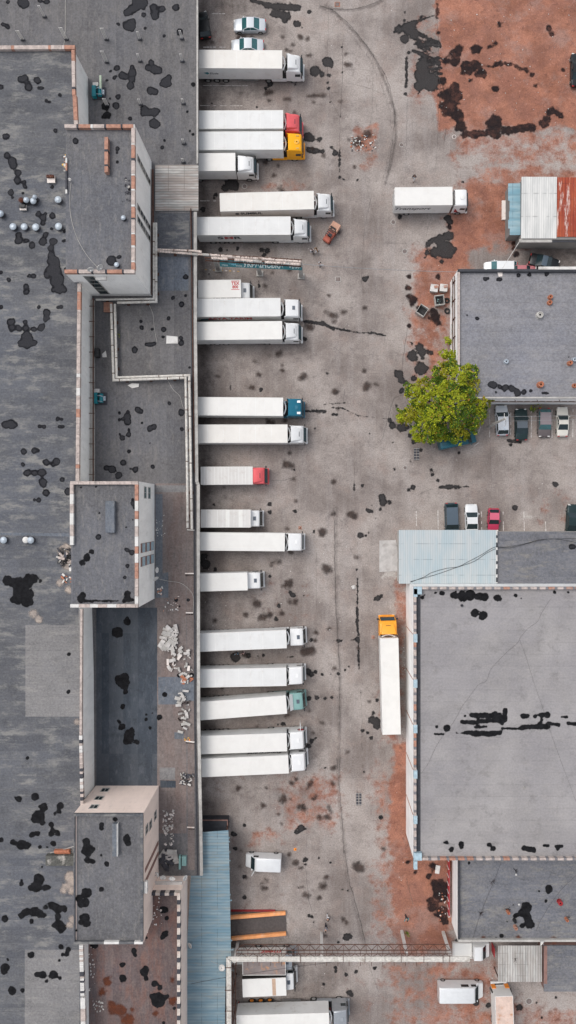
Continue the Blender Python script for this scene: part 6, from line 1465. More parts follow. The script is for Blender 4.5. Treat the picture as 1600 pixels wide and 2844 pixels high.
# ------------------------------------------------------------------ loading ramp
ra = MB(); p0 = PT(1,5,292,505,1.25); p1 = PT(1,5,303,645,1.25); q0 = PT(1,5,706,473,.18); q1 = PT(1,5,710,610,.18)
rp = thing('loading_ramp', 'steel loading ramp with two bright orange side rails beside the blue walkway', 'ramp', tuple(q1))
ra.add([p0,p1,q1,q0,p0-Vector((0,0,.15)),p1-Vector((0,0,.15)),q1-Vector((0,0,.15)),q0-Vector((0,0,.15))],[(0,1,2,3),(7,6,5,4),(0,4,5,1),(1,5,6,2),(2,6,7,3),(3,7,4,0)]); ra.build('deck', M['deck'], rp)
for (a, b, o) in ((p0,q0,.16),(p1,q1,-.16)):
    m = MB(); up = Vector((0,0,.42)); m.bar(a+Vector((0,o,.3)), b+Vector((0,o,.2)), .46,.5); m.build('side_rail', M['orangesteel'], rp, bevel=.04)
m = MB(); m.box((p0.x-1.2,p1.y+.1,0),(p0.x-.02,p0.y-.1,1.2)); m.build('platform', M['copdark'], rp)
m = MB(); c_ = PT(1,5,560,455,0); m.box((p0.x,p0.y+.4,.0),(q0.x-1.5,p0.y+.55,.35)); m.build('kerb', M['redpaint'], rp)

# ------------------------------------------------------------------ lamp post, wires
b0 = PT(2,2,800,655,0); tp_ = PT(2,2,920,590,9.8)
lp = thing('lamp_post', 'leaning-looking concrete lamp post between the tree and the silver estate car', 'lamp post', tuple(b0))
m = MB(); m.tube([b0, Vector((b0.x,b0.y,5)), Vector((b0.x+.05,b0.y,9.8))], [.24,.19,.13], 10); m.build('pole', M['conc'], lp)
m = MB(); m.tube([(b0.x,b0.y,9.6),(b0.x+.1,b0.y-.6,9.9),(b0.x-.1,b0.y-1.1,9.85)], .035, 6); m.build('bracket', M['steel'], lp)
m = MB(); m.obox((b0.x-.1,b0.y-1.35,9.85),(.22,.5,.12),R(10)); m.build('lamp_head', M['galv'], lp, bevel=.03)
m = MB(); 
for dy in (-.25,.25): m.box((b0.x-.03,b0.y+dy-.5,9.3),(b0.x+.03,b0.y+dy+.5,9.36)) if dy>0 else None
m.tube([(b0.x,b0.y+.3,9.35),(b0.x,b0.y+.3,9.5)],.05,6); m.tube([(b0.x,b0.y-.3,9.35),(b0.x,b0.y-.3,9.5)],.05,6); m.build('insulator', M['concwhite'], lp)
def wire(label, pts, r=.018, mat='steel', sag=.25, group=None, name='overhead_wire', cat='wire'):
    m = MB(); out = []
    for a, b in zip(pts[:-1], pts[1:]):
        a = Vector(a); b = Vector(b)
        for k in range(8): t_ = k/8; p = a.lerp(b,t_); p.z -= sag*4*t_*(1-t_); out.append(p)
    out.append(Vector(pts[-1])); m.tube(out, r, 5); o = m.build(name, M[mat]); return tag(o, label, cat, group)
for k, dy in enumerate((.3,-.3)): wire('overhead wire from the lamp post across the parked cars, '+('northern' if k==0 else 'southern'), [(b0.x,b0.y+dy,9.4), tuple(PT(2,2,1500,572+k*30,8.6))], .022, 'steel', .3)
wire('long wire from the pipe rack end over the yard to the workshop', [tuple(PT(1,1,835,708,6.4)), tuple(PT(2,1,560,766,6.6))], .035, 'steel', .5)
wire('pale wire from the tin workshop corner down to the workshop parapet', [tuple(PT(2,1,1030,535,3.9)), tuple(PT(2,1,900,740,6.5))], .035, 'concwhite', .1)
def roofwire(label, pts, h, r=.022, mat='black', name='cable', wob=.06, cat='cable', group=None):
    m = MB(); q = wig([src(*p) for p in pts], .5, wob, len(pts)) if 0 else None
    k = (H-h)/H; out = []
    rnd = random.Random(len(pts)+int(pts[0][2])); P_ = [PT(*p,h+.03) for p in pts]
    cr = []
    for i in range(len(P_)-1):
        a = P_[max(i-1,0)]; b = P_[i]; c = P_[i+1]; d = P_[min(i+2,len(P_)-1)]
        for j in range(6):
            t_ = j/6; cr.append(.5*((2*b)+(c-a)*t_+(2*a-5*b+4*c-d)*t_*t_+(3*b-a-3*c+d)*t_**3))
    cr.append(P_[-1]); m.tube(cr, r, 5); return tag(m.build(name, M[mat]), label, cat, group)
roofwire('loose black cable over the pale blue roof, upper strand', [(2,3,215,555),(2,3,320,515),(2,3,370,485),(2,3,480,453),(2,3,570,440),(2,3,650,400),(2,3,745,350),(2,3,840,295),(2,3,920,293),(2,3,1060,270),(2,3,1180,238),(2,3,1300,232),(2,3,1449,228)], 4.62, .03)
roofwire('loose black cable over the pale blue roof, lower strand', [(2,3,215,550),(2,3,300,528),(2,3,400,500),(2,3,560,445),(2,3,690,400),(2,3,780,340),(2,3,870,300),(2,3,970,296),(2,3,1120,258),(2,3,1250,232),(2,3,1380,244),(2,3,1449,260)], 4.62, .03)
roofwire('thin crack-like cable snaking over the largest warehouse roof', [(2,3,1260,680),(2,3,1225,730),(2,3,1190,790),(2,3,1160,850),(2,3,1090,900),(2,3,1040,960),(2,3,1010,1010),(2,3,940,1070),(2,3,860,1150),(2,3,810,1210),(2,3,780,1290),(2,4,720,60),(2,4,660,140),(2,4,600,220),(2,4,540,330),(2,4,450,450),(2,4,400,530),(2,4,350,640),(2,4,295,720)], HL+.02, .009, 'chassis')
roofwire('straight thin cable down the east side of the largest warehouse roof', [(2,3,1030,990),(2,3,1075,1110),(2,3,1130,1288),(2,4,1200,230),(2,4,1290,500),(2,4,1449,930)], HL+.02, .008, 'chassis')
roofwire('pale cable curving over the largest tower roof', [(0,1,530,100),(0,1,520,220),(0,1,530,360),(0,1,570,500),(0,1,640,630),(0,1,725,730)], HP+.02, .03, 'conc')
roofwire('pale cable from the top of the frame to the main hall corner', [(0,0,488,-20),(0,0,487,140),(0,0,485,260),(0,0,475,350)], HA+.02, .04, 'conc')
roofwire('pale thin cable on the northern bay roof', [(0,1,1110,1010),(0,1,1140,1080),(0,1,1150,1180),(0,1,1170,1288)], HA+.02, .025, 'conc')
roofwire('pale cable loop beneath the stepped pipes', [(0,2,1250,310),(0,2,1290,380),(0,2,1340,430),(0,2,1360,500),(0,2,1370,520)], HA+.02, .025, 'conc')
roofwire('pale cable running from the wall dishes over the brown strip', [(0,3,1180,530),(0,3,1260,548),(0,3,1340,560),(0,3,1400,600),(0,3,1440,660),(0,3,1440,780)], HA+.02, .03, 'conc')
roofwire('thin dark cable crossing the garage block roof from the warehouse', [(2,5,890,95),(2,5,835,240),(2,5,740,470),(2,5,680,660)], HS+.02, .014, 'chassis')
roofwire('thin dark cable slanting over the right of the garage block roof', [(2,5,1449,190),(2,5,1320,320),(2,5,1200,500),(2,5,1150,610)], HS+.02, .012, 'chassis')
roofwire('thin pale cable at the corner of the walkway and tower', [(1,5,250,865),(1,5,200,850),(1,5,150,830)], HW+.05, .02, 'conc')
wire('wire slung over the rust-roofed truck to the far yard', [tuple(PT(1,5,0,1000,5.2)), tuple(PT(1,5,400,930,5.6)), tuple(PT(1,5,1050,838,6.0))], .025, 'black', .1)

# ------------------------------------------------------------------ roof furniture
def vent(label, c, r, x, y, h, rad=.34, ht=.9, mat='galv', group='round metal vents on the left roofs', name='roof_vent', rust=False):
    p = PT(c,r,x,y,h+ht); t = thing(name, label, 'vent', (p.x,p.y,h), random.uniform(0,3), group)
    m = MB(); m.lathe((0,0,0),[(rad*.72,0),(rad*.72,ht*.8)],14); m.build('shaft', M['bitumen'], t, local=True)
    m = MB(); m.lathe((0,0,0),[(rad,ht*.72),(rad*1.02,ht*.78),(rad*.8,ht*.9),(rad*.4,ht*.98),(rad*.05,ht)],16); m.build('cap', M[mat], t, local=True)
    m = MB(); m.lathe((0,0,0),[(rad*1.1,0),(rad*1.0,.06)],12); m.build('flange', M['copdark'], t, local=True)
for (l,c,r,x,y,h,rad,ht,mt) in [
  ('vent beside the rust-red one on the main hall roof',0,1,190,222,HB,.38,1.2,'galv'),('larger of two touching vents right of the rust-red one',0,1,243,230,HB,.42,1.0,'galv'),('smaller of two touching vents right of the rust-red one',0,1,253,200,HB,.30,1.3,'galv'),
  ('rust-red vent cowl on the main hall roof',0,1,153,224,HB,.36,1.1,'rustspot'),('lone vent left of the largest tower, upper row',0,1,429,221,HB,.44,.9,'galv'),('leftmost vent of the row of four on the main hall roof',0,1,93,423,HB,.44,.8,'galv'),
  ('second vent from the left in the row of four',0,1,176,424,HB,.44,.8,'galv'),('third vent from the left in the row of four',0,1,262,427,HB,.46,.8,'galv'),('vent at the right end of the row of four, next to dark tar',0,1,432,421,HB,.46,.9,'galv'),
  ('vent cut by the left edge of the frame',0,1,-2,325,HB,.42,1.0,'galv'),('small vent near the east edge of the largest tower roof',0,1,917,357,HP,.30,.7,'galv'),('small vent on tar patch at the south end of the largest tower',0,1,867,708,HP,.32,.6,'galv'),
  ('leftmost vent of the three west of the middle tower',0,3,22,242,HB,.44,.8,'galv'),('dented white-capped vent, middle of the three',0,3,188,241,HB,.42,.8,'concwhite'),('vent nearest the middle tower among three',0,3,224,243,HB,.44,.85,'galv')]:
    vent(l,c,r,x,y,h,rad,ht,mt)
def rod_pair(label, c, r, x, y, tilt=0, n=2, h=HA, ht=1.7):
    p = PT(c,r,x,y,h); t = thing('vent_pipe_pair', label, 'vent pipe', tuple(p), 0, 'pairs of thin vent rods on the hall roof')
    for k in range(n):
        m = MB(); xx = (k-(n-1)/2)*.18; m.tube([(xx,0,0),(xx,0,ht)], .06, 6); m.build('rod', M['concwhite'], t, local=True)
    m = MB(); m.box((-.3,-.1,0),(.3,.1,.18)); m.box((-.2,-.16,.18),(.2,.16,.3)); m.build('base', M['copdark'], t, local=True)
rows = {0:'top',1:'second',2:'third',3:'fourth',4:'fifth'}
for (l,x,y,n,ht) in [('pale rods standing alone near the top-left corner of the frame',335,130,2,2.6),('faint rods nearest the left frame edge above the main hall',172,300,3,2.2),('rods by the pale cable just above the orange coping corner',497,297,3,2.8),('triple rods upper right of the orange coping corner',795,297,3,2.7),
   ('rod pair below the largest tar cluster at the top',1045,297,2,1.9),('rod pair through a small tar patch near the dock edge at the top',1357,293,2,2.0),('triple rods just northeast of the tower machinery',797,467,3,2.8),('rod pair left of the angular tar patch',1046,460,2,1.9),
   ('rod pair near the dock edge, second from the top',1360,460,2,1.9),('rods in the dark corner beside the tower machinery',800,787,3,1.9),('rod pair directly above the double tar ring',1050,782,2,1.6),('rod pair near the dock edge, third from the top',1368,775,2,1.4),
   ('rod pair near the dock edge, fourth from the top',1372,1073,2,1.5),('rod pair just above the corrugated canopy',1368,1212,2,1.3)]: rod_pair(l,0,0,x,y,0,n,HA,ht)
def hatch(label, c, r, x, y, h, mat, lid='brick', sx=.9, sy=.75, ht=.35, name='roof_hatch'):
    p = PT(c,r,x,y,h); t = thing(name, label, 'hatch', tuple(p)); m = MB(); m.box((-sx/2,-sy/2,0),(sx/2,sy/2,ht)); m.build('box', M['conc'], t, local=True)
    m = MB(); m.box((-sx/2-.06,-sy/2-.06,ht),(sx/2+.06,sy/2+.06,ht+.06)); m.box((-sx/2-.02,sy/2-.25,ht+.06),(sx/2+.0,sy/2+.05,ht+.5),1); m.build('lid', [M[mat],M[lid]], t, local=True)
hatch('open brick-red hatch left of the largest tower',0,1,388,85,HB,'sidepink','rustspot')
hatch('peach hatch beneath the rust-red vent',0,1,180,297,HB,'sidepink','black',.75,.45)
hatch('brownish opened hatch near the southern tower ledge',0,5,470,20,HB,'brick','brick',1.9,1.0,.2)
m = MB(); a = PT(0,5,340,120,HB+.8); b = PT(0,5,558,45,HB+.8); m.box((a.x,a.y,HB),(b.x,b.y,HB+.8)); o = m.build('brick_chimney_block', M['copbeige']); tag(o,'weathered long chimney block jutting west from the southern tower','chimney'); o.data.materials[0] = simple('mossy_concrete',(.10,.10,.09),.9,var=.4,scale=5,world=True,dirt=(.45,.42,.38,.9))
m = MB(); a = PT(0,4,375,1312,HB+.3); b = PT(0,4,556,1262,HB+.3); m.bar(a,b,.08,.08); tag(m.build('pole', M['conc']),'thin pale pole lying toward the southern tower','pole')
def rubble(label, c, r, x, y, w_, h_, n, z, mats, smin, smax, seed, name='rubble_piece', group=None, cat='rubble', flat=.5):
    rnd = random.Random(seed)
    if smax <= .4:
        m = MB()
        for k in range(n):
            px = x+rnd.uniform(-w_/2,w_/2); py = y+rnd.uniform(-h_/2,h_/2); s = rnd.uniform(smin,smax); p = PT(c,r,px,py,z)
            m.obox((p.x,p.y,z+s*flat*.4+.03),(s,s*rnd.uniform(.4,.8),s*flat*.6),rnd.uniform(0,3.1),rnd.randrange(len(mats)),rnd.uniform(-.2,.2))
        tag(m.build(cat.replace(' ','_')+'s', [M[q] for q in mats]), label, cat, kind='stuff'); return
    for k in range(n):
        px = x+rnd.uniform(-w_/2,w_/2); py = y+rnd.uniform(-h_/2,h_/2); s = rnd.uniform(smin,smax); p = PT(c,r,px,py,z)
        m = MB(); m.obox((0,0,s*flat*.4),(s,s*rnd.uniform(.3,.6),s*flat*.5),rnd.uniform(0,3.1),0,rnd.uniform(-.15,.15),rnd.uniform(-.15,.15))
        o = m.build(cat.replace(' ','_'), M[rnd.choice(mats)], None); o.location = (p.x,p.y,z+rnd.uniform(0,.3 if n>15 else .05)+.03); tag(o, label, cat, group or label)
rubble('white concrete slab piece in the large heap on the brown strip',0,3,1262,965,110,150,44,HA,['rubblewhite','rubblewhite','conc'],.45,1.25,1,cat='slab piece')
rubble('white plank or block scattered between the large heap and the roof edge',0,3,1345,1130,190,170,34,HA,['rubblewhite','rubblewhite','conc','sidepink'],.3,.95,2,cat='block')
rubble('pale block in the string of debris below the large heap',0,3,1390,1260,80,70,12,HA,['rubblewhite','conc','brick'],.4,1.0,3,cat='block')
rubble('white block among beams beside the dock edge west of the slanted lorries',0,4,1370,250,100,330,30,HA,['rubblewhite','rubblewhite','conc','mud'],.3,.9,4,cat='block')
rubble('grey stone in the round heap halfway down the brown strip',0,4,1395,755,100,90,36,HA,['conc','rubblewhite','copdark','oil'],.2,.6,5,cat='stone')
rubble('crumb of pale plaster on the strip beside the southern tower',0,4,1255,1120,80,260,70,HA,['rubblewhite','conc','sidepink'],.1,.38,6,cat='plaster crumb')
rubble('long white plank in the heap north of the roof dishes',0,5,1265,70,120,140,18,HA,['rubblewhite','conc','copdark'],.5,1.7,7,cat='plank',flat=.25)
rubble('broken stone in the collapsed edge west of the middle tower',0,3,490,370,110,130,40,HB,['conc','copdark','copbeige','oilin','oil'],.25,.8,8,cat='stone')
rubble('brick-red shard below the collapsed edge west of the middle tower',0,3,500,520,80,70,14,HB,['brick','concwhite','copbeige'],.2,.5,9,cat='shard')
rubble('white crumb on the rust-stained office roof',0,5,735,1170,90,90,20,HG,['concwhite','conc'],.08,.3,10,cat='crumb')
rubble('pale chip along the west edge of the rust-stained roof',0,5,680,880,60,330,26,HG,['concwhite','sidepink'],.08,.22,11,cat='chip')
rubble('pale chip near the chequered coping on the rust-stained roof',0,5,1160,450,90,220,22,HG,['concwhite','sidepink'],.08,.24,12,cat='chip')
rubble('white speck of litter on the brown strip near the middle tower',0,3,1200,130,90,200,20,HA,['concwhite'],.07,.18,13,cat='litter')
rubble('pinkish plaster piece beside the wall dishes',0,3,1195,610,40,80,12,HA,['sidepink','coporange','concwhite'],.12,.4,14,cat='plaster')
rubble('brick crumb on the brown strip below the wall dishes',0,3,1275,720,120,120,26,HA,['sidepink','coporange','concwhite'],.07,.25,15,cat='brick crumb')
rubble('pebble in the broken pothole of the open yard',1,0,1285,1065,180,120,70,0,['concwhite','conc','copdark','brick'],.08,.3,16,cat='pebble')
rubble('stone on the red clay at the top right',2,0,900,450,1000,800,60,0,['concwhite','conc'],.06,.16,17,cat='stone')
rubble('white scrap of litter on the yard tarmac',1,3,700,650,1300,1100,36,0,['concwhite'],.06,.15,18,cat='litter')
rubble('scrap by the base of the orange coping on the main hall',0,0,486,1215,26,120,14,HB,['coporange','conc','concwhite','yline'],.1,.35,19,cat='scrap')
rubble('pale scrap inside the east edge of the largest tower roof',0,1,955,150,50,170,18,HP,['copdark','conc','copdark'],.1,.35,20,cat='scrap')
rubble('orange leaf-like scrap heap at the dock edge',0,4,1395,465,40,30,10,HA,['lampor','yline'],.1,.3,21,cat='scrap')
rubble('pale stone along the garage block foot',2,5,470,420,90,240,26,0,['concwhite','conc','brick'],.07,.25,22,cat='stone')
rubble('light grit by the warehouse foot beside the lone lorry',2,3,160,1100,30,350,22,0,['concwhite','coporange'],.06,.2,23,cat='grit')
rubble('yellow scrap by the red-trimmed box shed',1,4,88,1055,26,30,8,0,['yline','concwhite'],.15,.35,24,cat='scrap')
for (l,c,r,pts,h) in [('white angular sheet lying below the stepped pipes',0,2,[(953,350),(985,335),(1038,338),(1035,362),(985,372)],HA),('pale leaf-shaped sheet in the shaded gap beside the pipes',0,2,[(762,118),(790,92),(797,140),(766,141)],HA),
    ('square pale board beside tar patch on the northern bay roof',0,2,[(1242,-20),(1325,-12),(1326,38),(1240,40)],HA),('tan torn sheet on the workshop parapet corner',2,1,[(862,770),(900,768),(898,800),(872,803)],HR),('white board in the red clay left of the garage block',2,5,[(405,112),(437,118),(428,178),(396,172)],0),
    ('white access board set against the west side of the middle tower',0,3,[(515,420),(543,420),(543,473),(518,473)],HB)]:
    m = MB(); m.prism([PT(c,r,x,y,h)[:2] for x,y in pts], h+.05, h+.13); tag(m.build('board', M['concwhite'] if 'tan' not in l else M['sidepink']), l, 'board')
def dish(label, c, r, x, y, h, az, tilt=35, rad=.42, z=None):
    p = PT(c,r,x,y,h); t = thing('satellite_dish', label, 'satellite dish', tuple(p), R(az), 'satellite dishes'); m = MB(); n = 18
    prof = [(rad*k/5, .16*rad*4*(k/5)**2) for k in range(6)]
    vs = []; fs = []
    for (rr,zz) in prof:
        for j in range(n): vs.append((rr*math.cos(2*math.pi*j/n),rr*math.sin(2*math.pi*j/n),zz))
    for i in range(5):
        for j in range(n): fs.append((i*n+j,i*n+(j+1)%n,(i+1)*n+(j+1)%n,(i+1)*n+j))
    Mx = Matrix.Translation((0,0,.55)) @ Matrix.Rotation(R(tilt),4,'Y'); m.add([Mx @ Vector(q) for q in vs], fs); o = m.build('reflector', M['concwhite'], t, local=True, recalc=False); md = o.modifiers.new('t','SOLIDIFY'); md.thickness = .03
    m = MB(); m.tube([(0,0,0),(0,0,.5),(-.02,0,.56)], .03, 6); m.build('mast', M['steel'], t, local=True)
    m = MB(); e_ = Mx @ Vector((0,0,rad*1.1)); m.tube([Mx @ Vector((rad*.9,0,.02)), e_], .015, 5); m.obox(e_,(.1,.1,.12)); m.build('receiver', M['steel'], t, local=True)
for a in [('dish on the southern tower terrace wall, farthest left of four',0,5,1188,165,11.0,200,60,.42),('second dish from the left on the terrace wall',0,5,1223,180,11.0,270,35,.42),('third dish from the left on the terrace wall',0,5,1290,188,11.0,270,35,.44),('dish on the terrace wall nearest the walkway',0,5,1374,190,11.0,-20,60,.42),
    ('upper of two dishes on the middle tower east wall',0,3,1165,463,8.5,0,70,.40),('lower of two dishes on the middle tower east wall',0,3,1160,517,8.5,-50,70,.42),('left dish at the south coping of the largest tower',0,1,680,745,16.4,-70,70,.42),('right dish at the south coping of the largest tower',0,1,742,735,16.4,-40,72,.45),
    ('round dish at the walkway corner below the pipe bridge',1,5,236,858,5.2,90,10,.44),('flat dish lying on the blue corrugated walkway roof',0,5,1430,690,4.9,200,50,.44),('dish lying on the south parapet of the garage block',2,5,1178,670,5.3,-40,70,.42),('tiny dish on the west edge of the largest tower roof',0,1,527,92,16.0,0,30,.2)]: dish(*a)
def machine(label, c, r, x, y, rz, h=HA):
    p = PT(c,r,x,y,h); t = thing('compressor', label, 'compressor', tuple(p), rz, 'teal machines on the hall roof')
    m = MB(); m.box((-.9,-.75,.1),(-.35,.75,.9)); m.build('cabinet', M['teal'], t, local=True, bevel=.03)
    m = MB(); m.tube([(.15,-.6,.6),(.15,.6,.6)], .28, 14); m.build('tank', M['corrteal'] if 0 else M['teal'], t, local=True)
    m = MB(); m.tube([(-.3,.3,.9),(0,.3,1.1),(.5,.2,.9),(.5,-.4,.7)], .05, 6); m.tube([(-.3,-.4,.8),(.4,-.5,.9)], .04, 6); m.box((.3,-.3,.2),(.7,.3,.55)); m.build('pipework', M['galv'], t, local=True)
    m = MB(); m.box((-1,-.85,0),(.85,.85,.1)); m.build('base_frame', M['copdark'], t, local=True)
    m = MB(); m.box((-.85,.8,.1),(-.1,1.3,.6)); m.build('control_box', M['concwhite'], t, local=True)
machine('teal compressor machine in the gap beside the stepped pipes',0,2,755,450,0); machine('teal and pale green machine at the foot of the north hall wall',0,0,745,700,0)
m = MB(); p = PT(0,0,750,610,HA+.9); m.box((p.x-.17,p.y-.9,HA+.6),(p.x+.12,p.y+.9,HA+.95)); o = m.build('duct', M['cabgreen'],bevel=.03); tag(o,'pale green duct box above the teal machine','duct'); o.data.materials[0] = simple('pale_green',(.42,.50,.38),.6)
m = MB(); p = PT(0,1,805,1028,HA+.5); 
for k in range(5): m.box((p.x-.6,p.y-.65+k*.28,HA+.4),(p.x+.6,p.y-.45+k*.28,HA+.5))
m.box((p.x-.55,p.y-.6,HA),(p.x+.55,p.y+.65,HA+.38)); tag(m.build('pallet', M['coporange']),'orange-brown slatted pallet below the tower pipes','pallet')
m = MB(); p = PT(0,5,1340,90,HA+.3); m.box((p.x-.1,p.y-.95,HA),(p.x+.16,p.y+.9,HA+.55)); m.box((p.x+.3,p.y-.5,HA),(p.x+.9,p.y+.8,HA+.45)); tag(m.build('cabinet', M['cabgreen']),'dull green metal cabinet in the debris corner','cabinet')
m = MB(); p = PT(0,2,722,105,HA+.8); m.box((p.x-.25,p.y-.6,HA),(p.x+.3,p.y+.6,HA+1)); tag(m.build('vent_box', M['black'],bevel=.04),'black louvre box against the main hall wall','vent box')
# pots, chimneys and plants on the right-hand roofs
def pot(label,c,r,x,y,h,rad,ht,mat,name='chimney_pot',cat='pot'):
    p = PT(c,r,x,y,h+ht); t = thing(name,label,cat,(p.x,p.y,h)); m = MB(); m.lathe((0,0,0),[(rad*1.1,0),(rad,.08),(rad*.95,ht),(rad*.7,ht+.01),(rad*.65,ht-.1)],14); m.build('body',M[mat],t,local=True)
    m = MB(); m.lathe((0,0,0),[(rad*.6,ht-.12),(rad*.3,ht-.10)],12); m.build('opening',M['black'],t,local=True)
pot('upper rusty pot on the workshop roof',2,1,1262,948,HR,.30,.6,'brick'); pot('lower rusty pot on the workshop roof',2,1,1257,990,HR,.33,.5,'brick'); pot('grey covered vent on the workshop roof',2,1,1183,1083,HR,.48,.5,'conc')
pot('pale tilted drum on the workshop roof',2,2,932,170,HR,.32,.5,'galv','drum','drum'); pot('rusty chimney pot near the south edge of the workshop',2,2,1190,340,HR,.42,.8,'brick'); pot('rusty pot at the right edge of the workshop roof',2,2,1410,180,HR,.32,.7,'brick'); pot('blue-grey vent cut by the right frame edge',2,2,1442,155,HR,.3,.6,'galv'); pot('brick-red pot low at the right frame edge',2,2,1440,350,HR,.3,.4,'brick')
pot('tiny round outlet on the warehouse roof near the top tar',2,3,600,730,HL,.18,.2,'copdark'); pot('tiny outlet in the middle of the warehouse roof',2,4,1062,828,HL,.12,.2,'conc')
for (l,x,y,mt,rd) in [('red pot with plant toward the right of the garage block roof',1335,402,'redpaint',.34),('brown pot below the red one on the garage block roof',1385,530,'brick',.22),('brown pot left of the big tar patch',948,474,'brick',.24),('tan pot below the big tar patch',1003,590,'coporange',.26),('black pot just above the tan one',997,540,'black',.24)]: pot(l,2,5,x,y,HS,rd,.7,mt)
def twig(label,c,r,x,y,h,n=9,s=.5,seed=0):
    p = PT(c,r,x,y,h); rnd = random.Random(seed+x); m = MB()
    for k in range(n): a = rnd.uniform(0,6.28); m.tube([p,p+Vector((math.cos(a)*s*.5,math.sin(a)*s*.5,s*.6)),p+Vector((math.cos(a)*s,math.sin(a)*s,s*.5))],[.03,.025,.01],5)
    o = m.build('dry_plant', M['mud']); tag(o,label,'plant','dry spiky plants on the garage block')
for a in [('dry plant above the brown pot left of the tar',2,5,932,440),('dry plant by the red pot',2,5,1318,372),('dry plant at far right of the garage block',2,5,1378,500),('dry plant west on the garage block roof',2,5,738,468),('dry plant near the slanting cable top',2,5,826,235),('dry plant near the small white globe',2,5,992,150),('dry twig on the corrugated canopy',2,5,995,812)]: twig(*a, HS if 'canopy' not in a[0] else 3.42)
for (l,x,y) in (('small white globe on a stalk at the top of the garage block roof',1003,188),('white globe lamp beside the big tar patch',1026,411)):
    p = PT(2,5,x,y,HS+.8); t = thing('globe_lamp',l,'lamp',(p.x,p.y,HS)); m = MB(); m.tube([(0,0,0),(0,0,.6)],.03,6); m.build('stalk',M['steel'],t,local=True)
    m = MB(); m.lathe((0,0,.7),[(.02,-.14),(.1,-.1),(.14,0),(.1,.1),(.02,.14)],12); m.build('globe',M['concwhite'],t,local=True,smooth=True)

# ------------------------------------------------------------------ yard clutter
def skip_bin(label,x,y,rz,s=1.35,fill='black'):
    p = PT(2,1,x,y,1); t = thing('waste_bin',label,'waste bin',(p.x,p.y,0),rz,'metal waste bins by the workshop'); m = MB(); w_ = .06; h_ = 1.1
    for (a_,b_) in (((-s/2,-s/2,.1),(s/2,-s/2+w_,h_)),((-s/2,s/2-w_,.1),(s/2,s/2,h_)),((-s/2,-s/2+w_,.1),(-s/2+w_,s/2-w_,h_)),((s/2-w_,-s/2+w_,.1),(s/2,s/2-w_,h_)),((-s/2+w_,-s/2+w_,.1),(s/2-w_,s/2-w_,.16))): m.box(a_,b_)
    for a_ in (-1,1): m.box((-s/2-.04,a_*s/2-.05 if a_<0 else s/2-.01,h_-.1),(s/2+.04,-s/2+.01 if a_<0 else s/2+.05,h_+.01))
    m.build('tub',M['conc'],t,local=True)
    m = MB(); rnd = random.Random(x)
    if fill != 'empty':
        m.box((-s/2+.1,-s/2+.1,.2),(s/2-.1,s/2-.1,.45))
        for k in range(9): m.obox((rnd.uniform(-.4,.4),rnd.uniform(-.4,.4),.55),(rnd.uniform(.2,.8),.08,.06),rnd.uniform(0,3),rnd.choice([0,1]))
        m.build('rubbish',[M['black'],M['cabgreen'] if fill=='green' else M['chassis']],t,local=True)
skip_bin('open grey bin standing at an angle, dark inside',303,1052,R(-33)); skip_bin('open grey bin full of greenish scrap next to two tyres',433,975,R(8),fill='green')
for (l,x,y,rz) in (('closed pale bin with orange lid item, left one of two',392,885,R(-8)),('closed pale bin right beside the workshop wall, right one of two',463,883,R(-6))):
    p = PT(2,1,x,y,1.0); t = thing('closed_bin',l,'waste bin',(p.x,p.y,0),rz); m = MB(); m.box((-.5,-.5,.1),(.5,.5,.95)); m.build('tub',M['conc'],t,local=True,bevel=.04); m = MB(); m.box((-.55,-.53,.96),(.55,.53,1.03)); m.build('lid',M['concwhite'],t,local=True,bevel=.02)
    m = MB(); m.obox((.22,.18,1.12),(.5,.35,.16),.3); m.build('handle_block',M['coporange'],t,local=True)
def tyre(label,c,r,x,y,rad=.42,z=0,mat='rubber'):
    p = PT(c,r,x,y,.2); m = MB(); n = 20; k_ = 8; vs = []; fs = []
    for i in range(n):
        for j in range(k_):
            a = 2*math.pi*i/n; b_ = 2*math.pi*j/k_; rr = rad-.13+.13*math.cos(b_); vs.append((rr*math.cos(a),rr*math.sin(a),.13+.13*math.sin(b_)))
    for i in range(n):
        for j in range(k_): fs.append((i*k_+j,((i+1)%n)*k_+j,((i+1)%n)*k_+(j+1)%k_,i*k_+(j+1)%k_))
    m.add(vs,fs); o = m.build('tyre',M[mat],None,smooth=True); o.location = (p.x,p.y,z+.03); tag(o,label,'tyre','loose tyres'); return o
tyre('loose tyre by the workshop wall, upper one',2,1,487,978); tyre('loose tyre by the workshop wall, lower one',2,1,490,1056,.45); tyre('small ring-shaped tyre lying near the warehouse southwest corner',1,4,1416,1048,.32)
def grate(label,c,r,x,y,rz=0):
    p = PT(c,r,x,y,0); t = thing('drain_grate',label,'drain grate',(p.x,p.y,.02),rz,'double drain grates in the yard')
    for s in (-1,1):
        m = MB(); m.box((s*.22-.16,-.9,0),(s*.22+.16,.9,.03)); m.build('grille',M['copdark'],t,local=True)
    m = MB()
    for y_ in (-.75,-.35,.05,.45,.8): m.box((-.4,y_-.03,.03),(.4,y_+.03,.05))
    m.build('bar',M['conc'],t,local=True)
grate('double drain grate in the lower yard west of the warehouse',1,4,1252,910,0); grate('double drain grate just southwest of the tree',2,2,260,862,0)
def manhole(label,c,r,x,y,rad=.36,sq=False,mat='conc'):
    p = PT(c,r,x,y,0); m = MB()
    if sq: m.box((-rad,-rad*.9,.02),(rad,rad*.9,.04)); m.box((-rad*.8,-rad*.7,.04),(rad*.8,rad*.7,.05),1)
    else: m.lathe((0,0,.02),[(rad,0),(rad,.015),(rad*.85,.02)],20); m.lathe((0,0,.041),[(rad*.8,0),(rad*.79,.006)],20,1)
    o = m.build('manhole_cover',[M[mat],M['feltbrown']]); o.location = (p.x,p.y,0); tag(o,label,'manhole cover','manhole covers'); return o
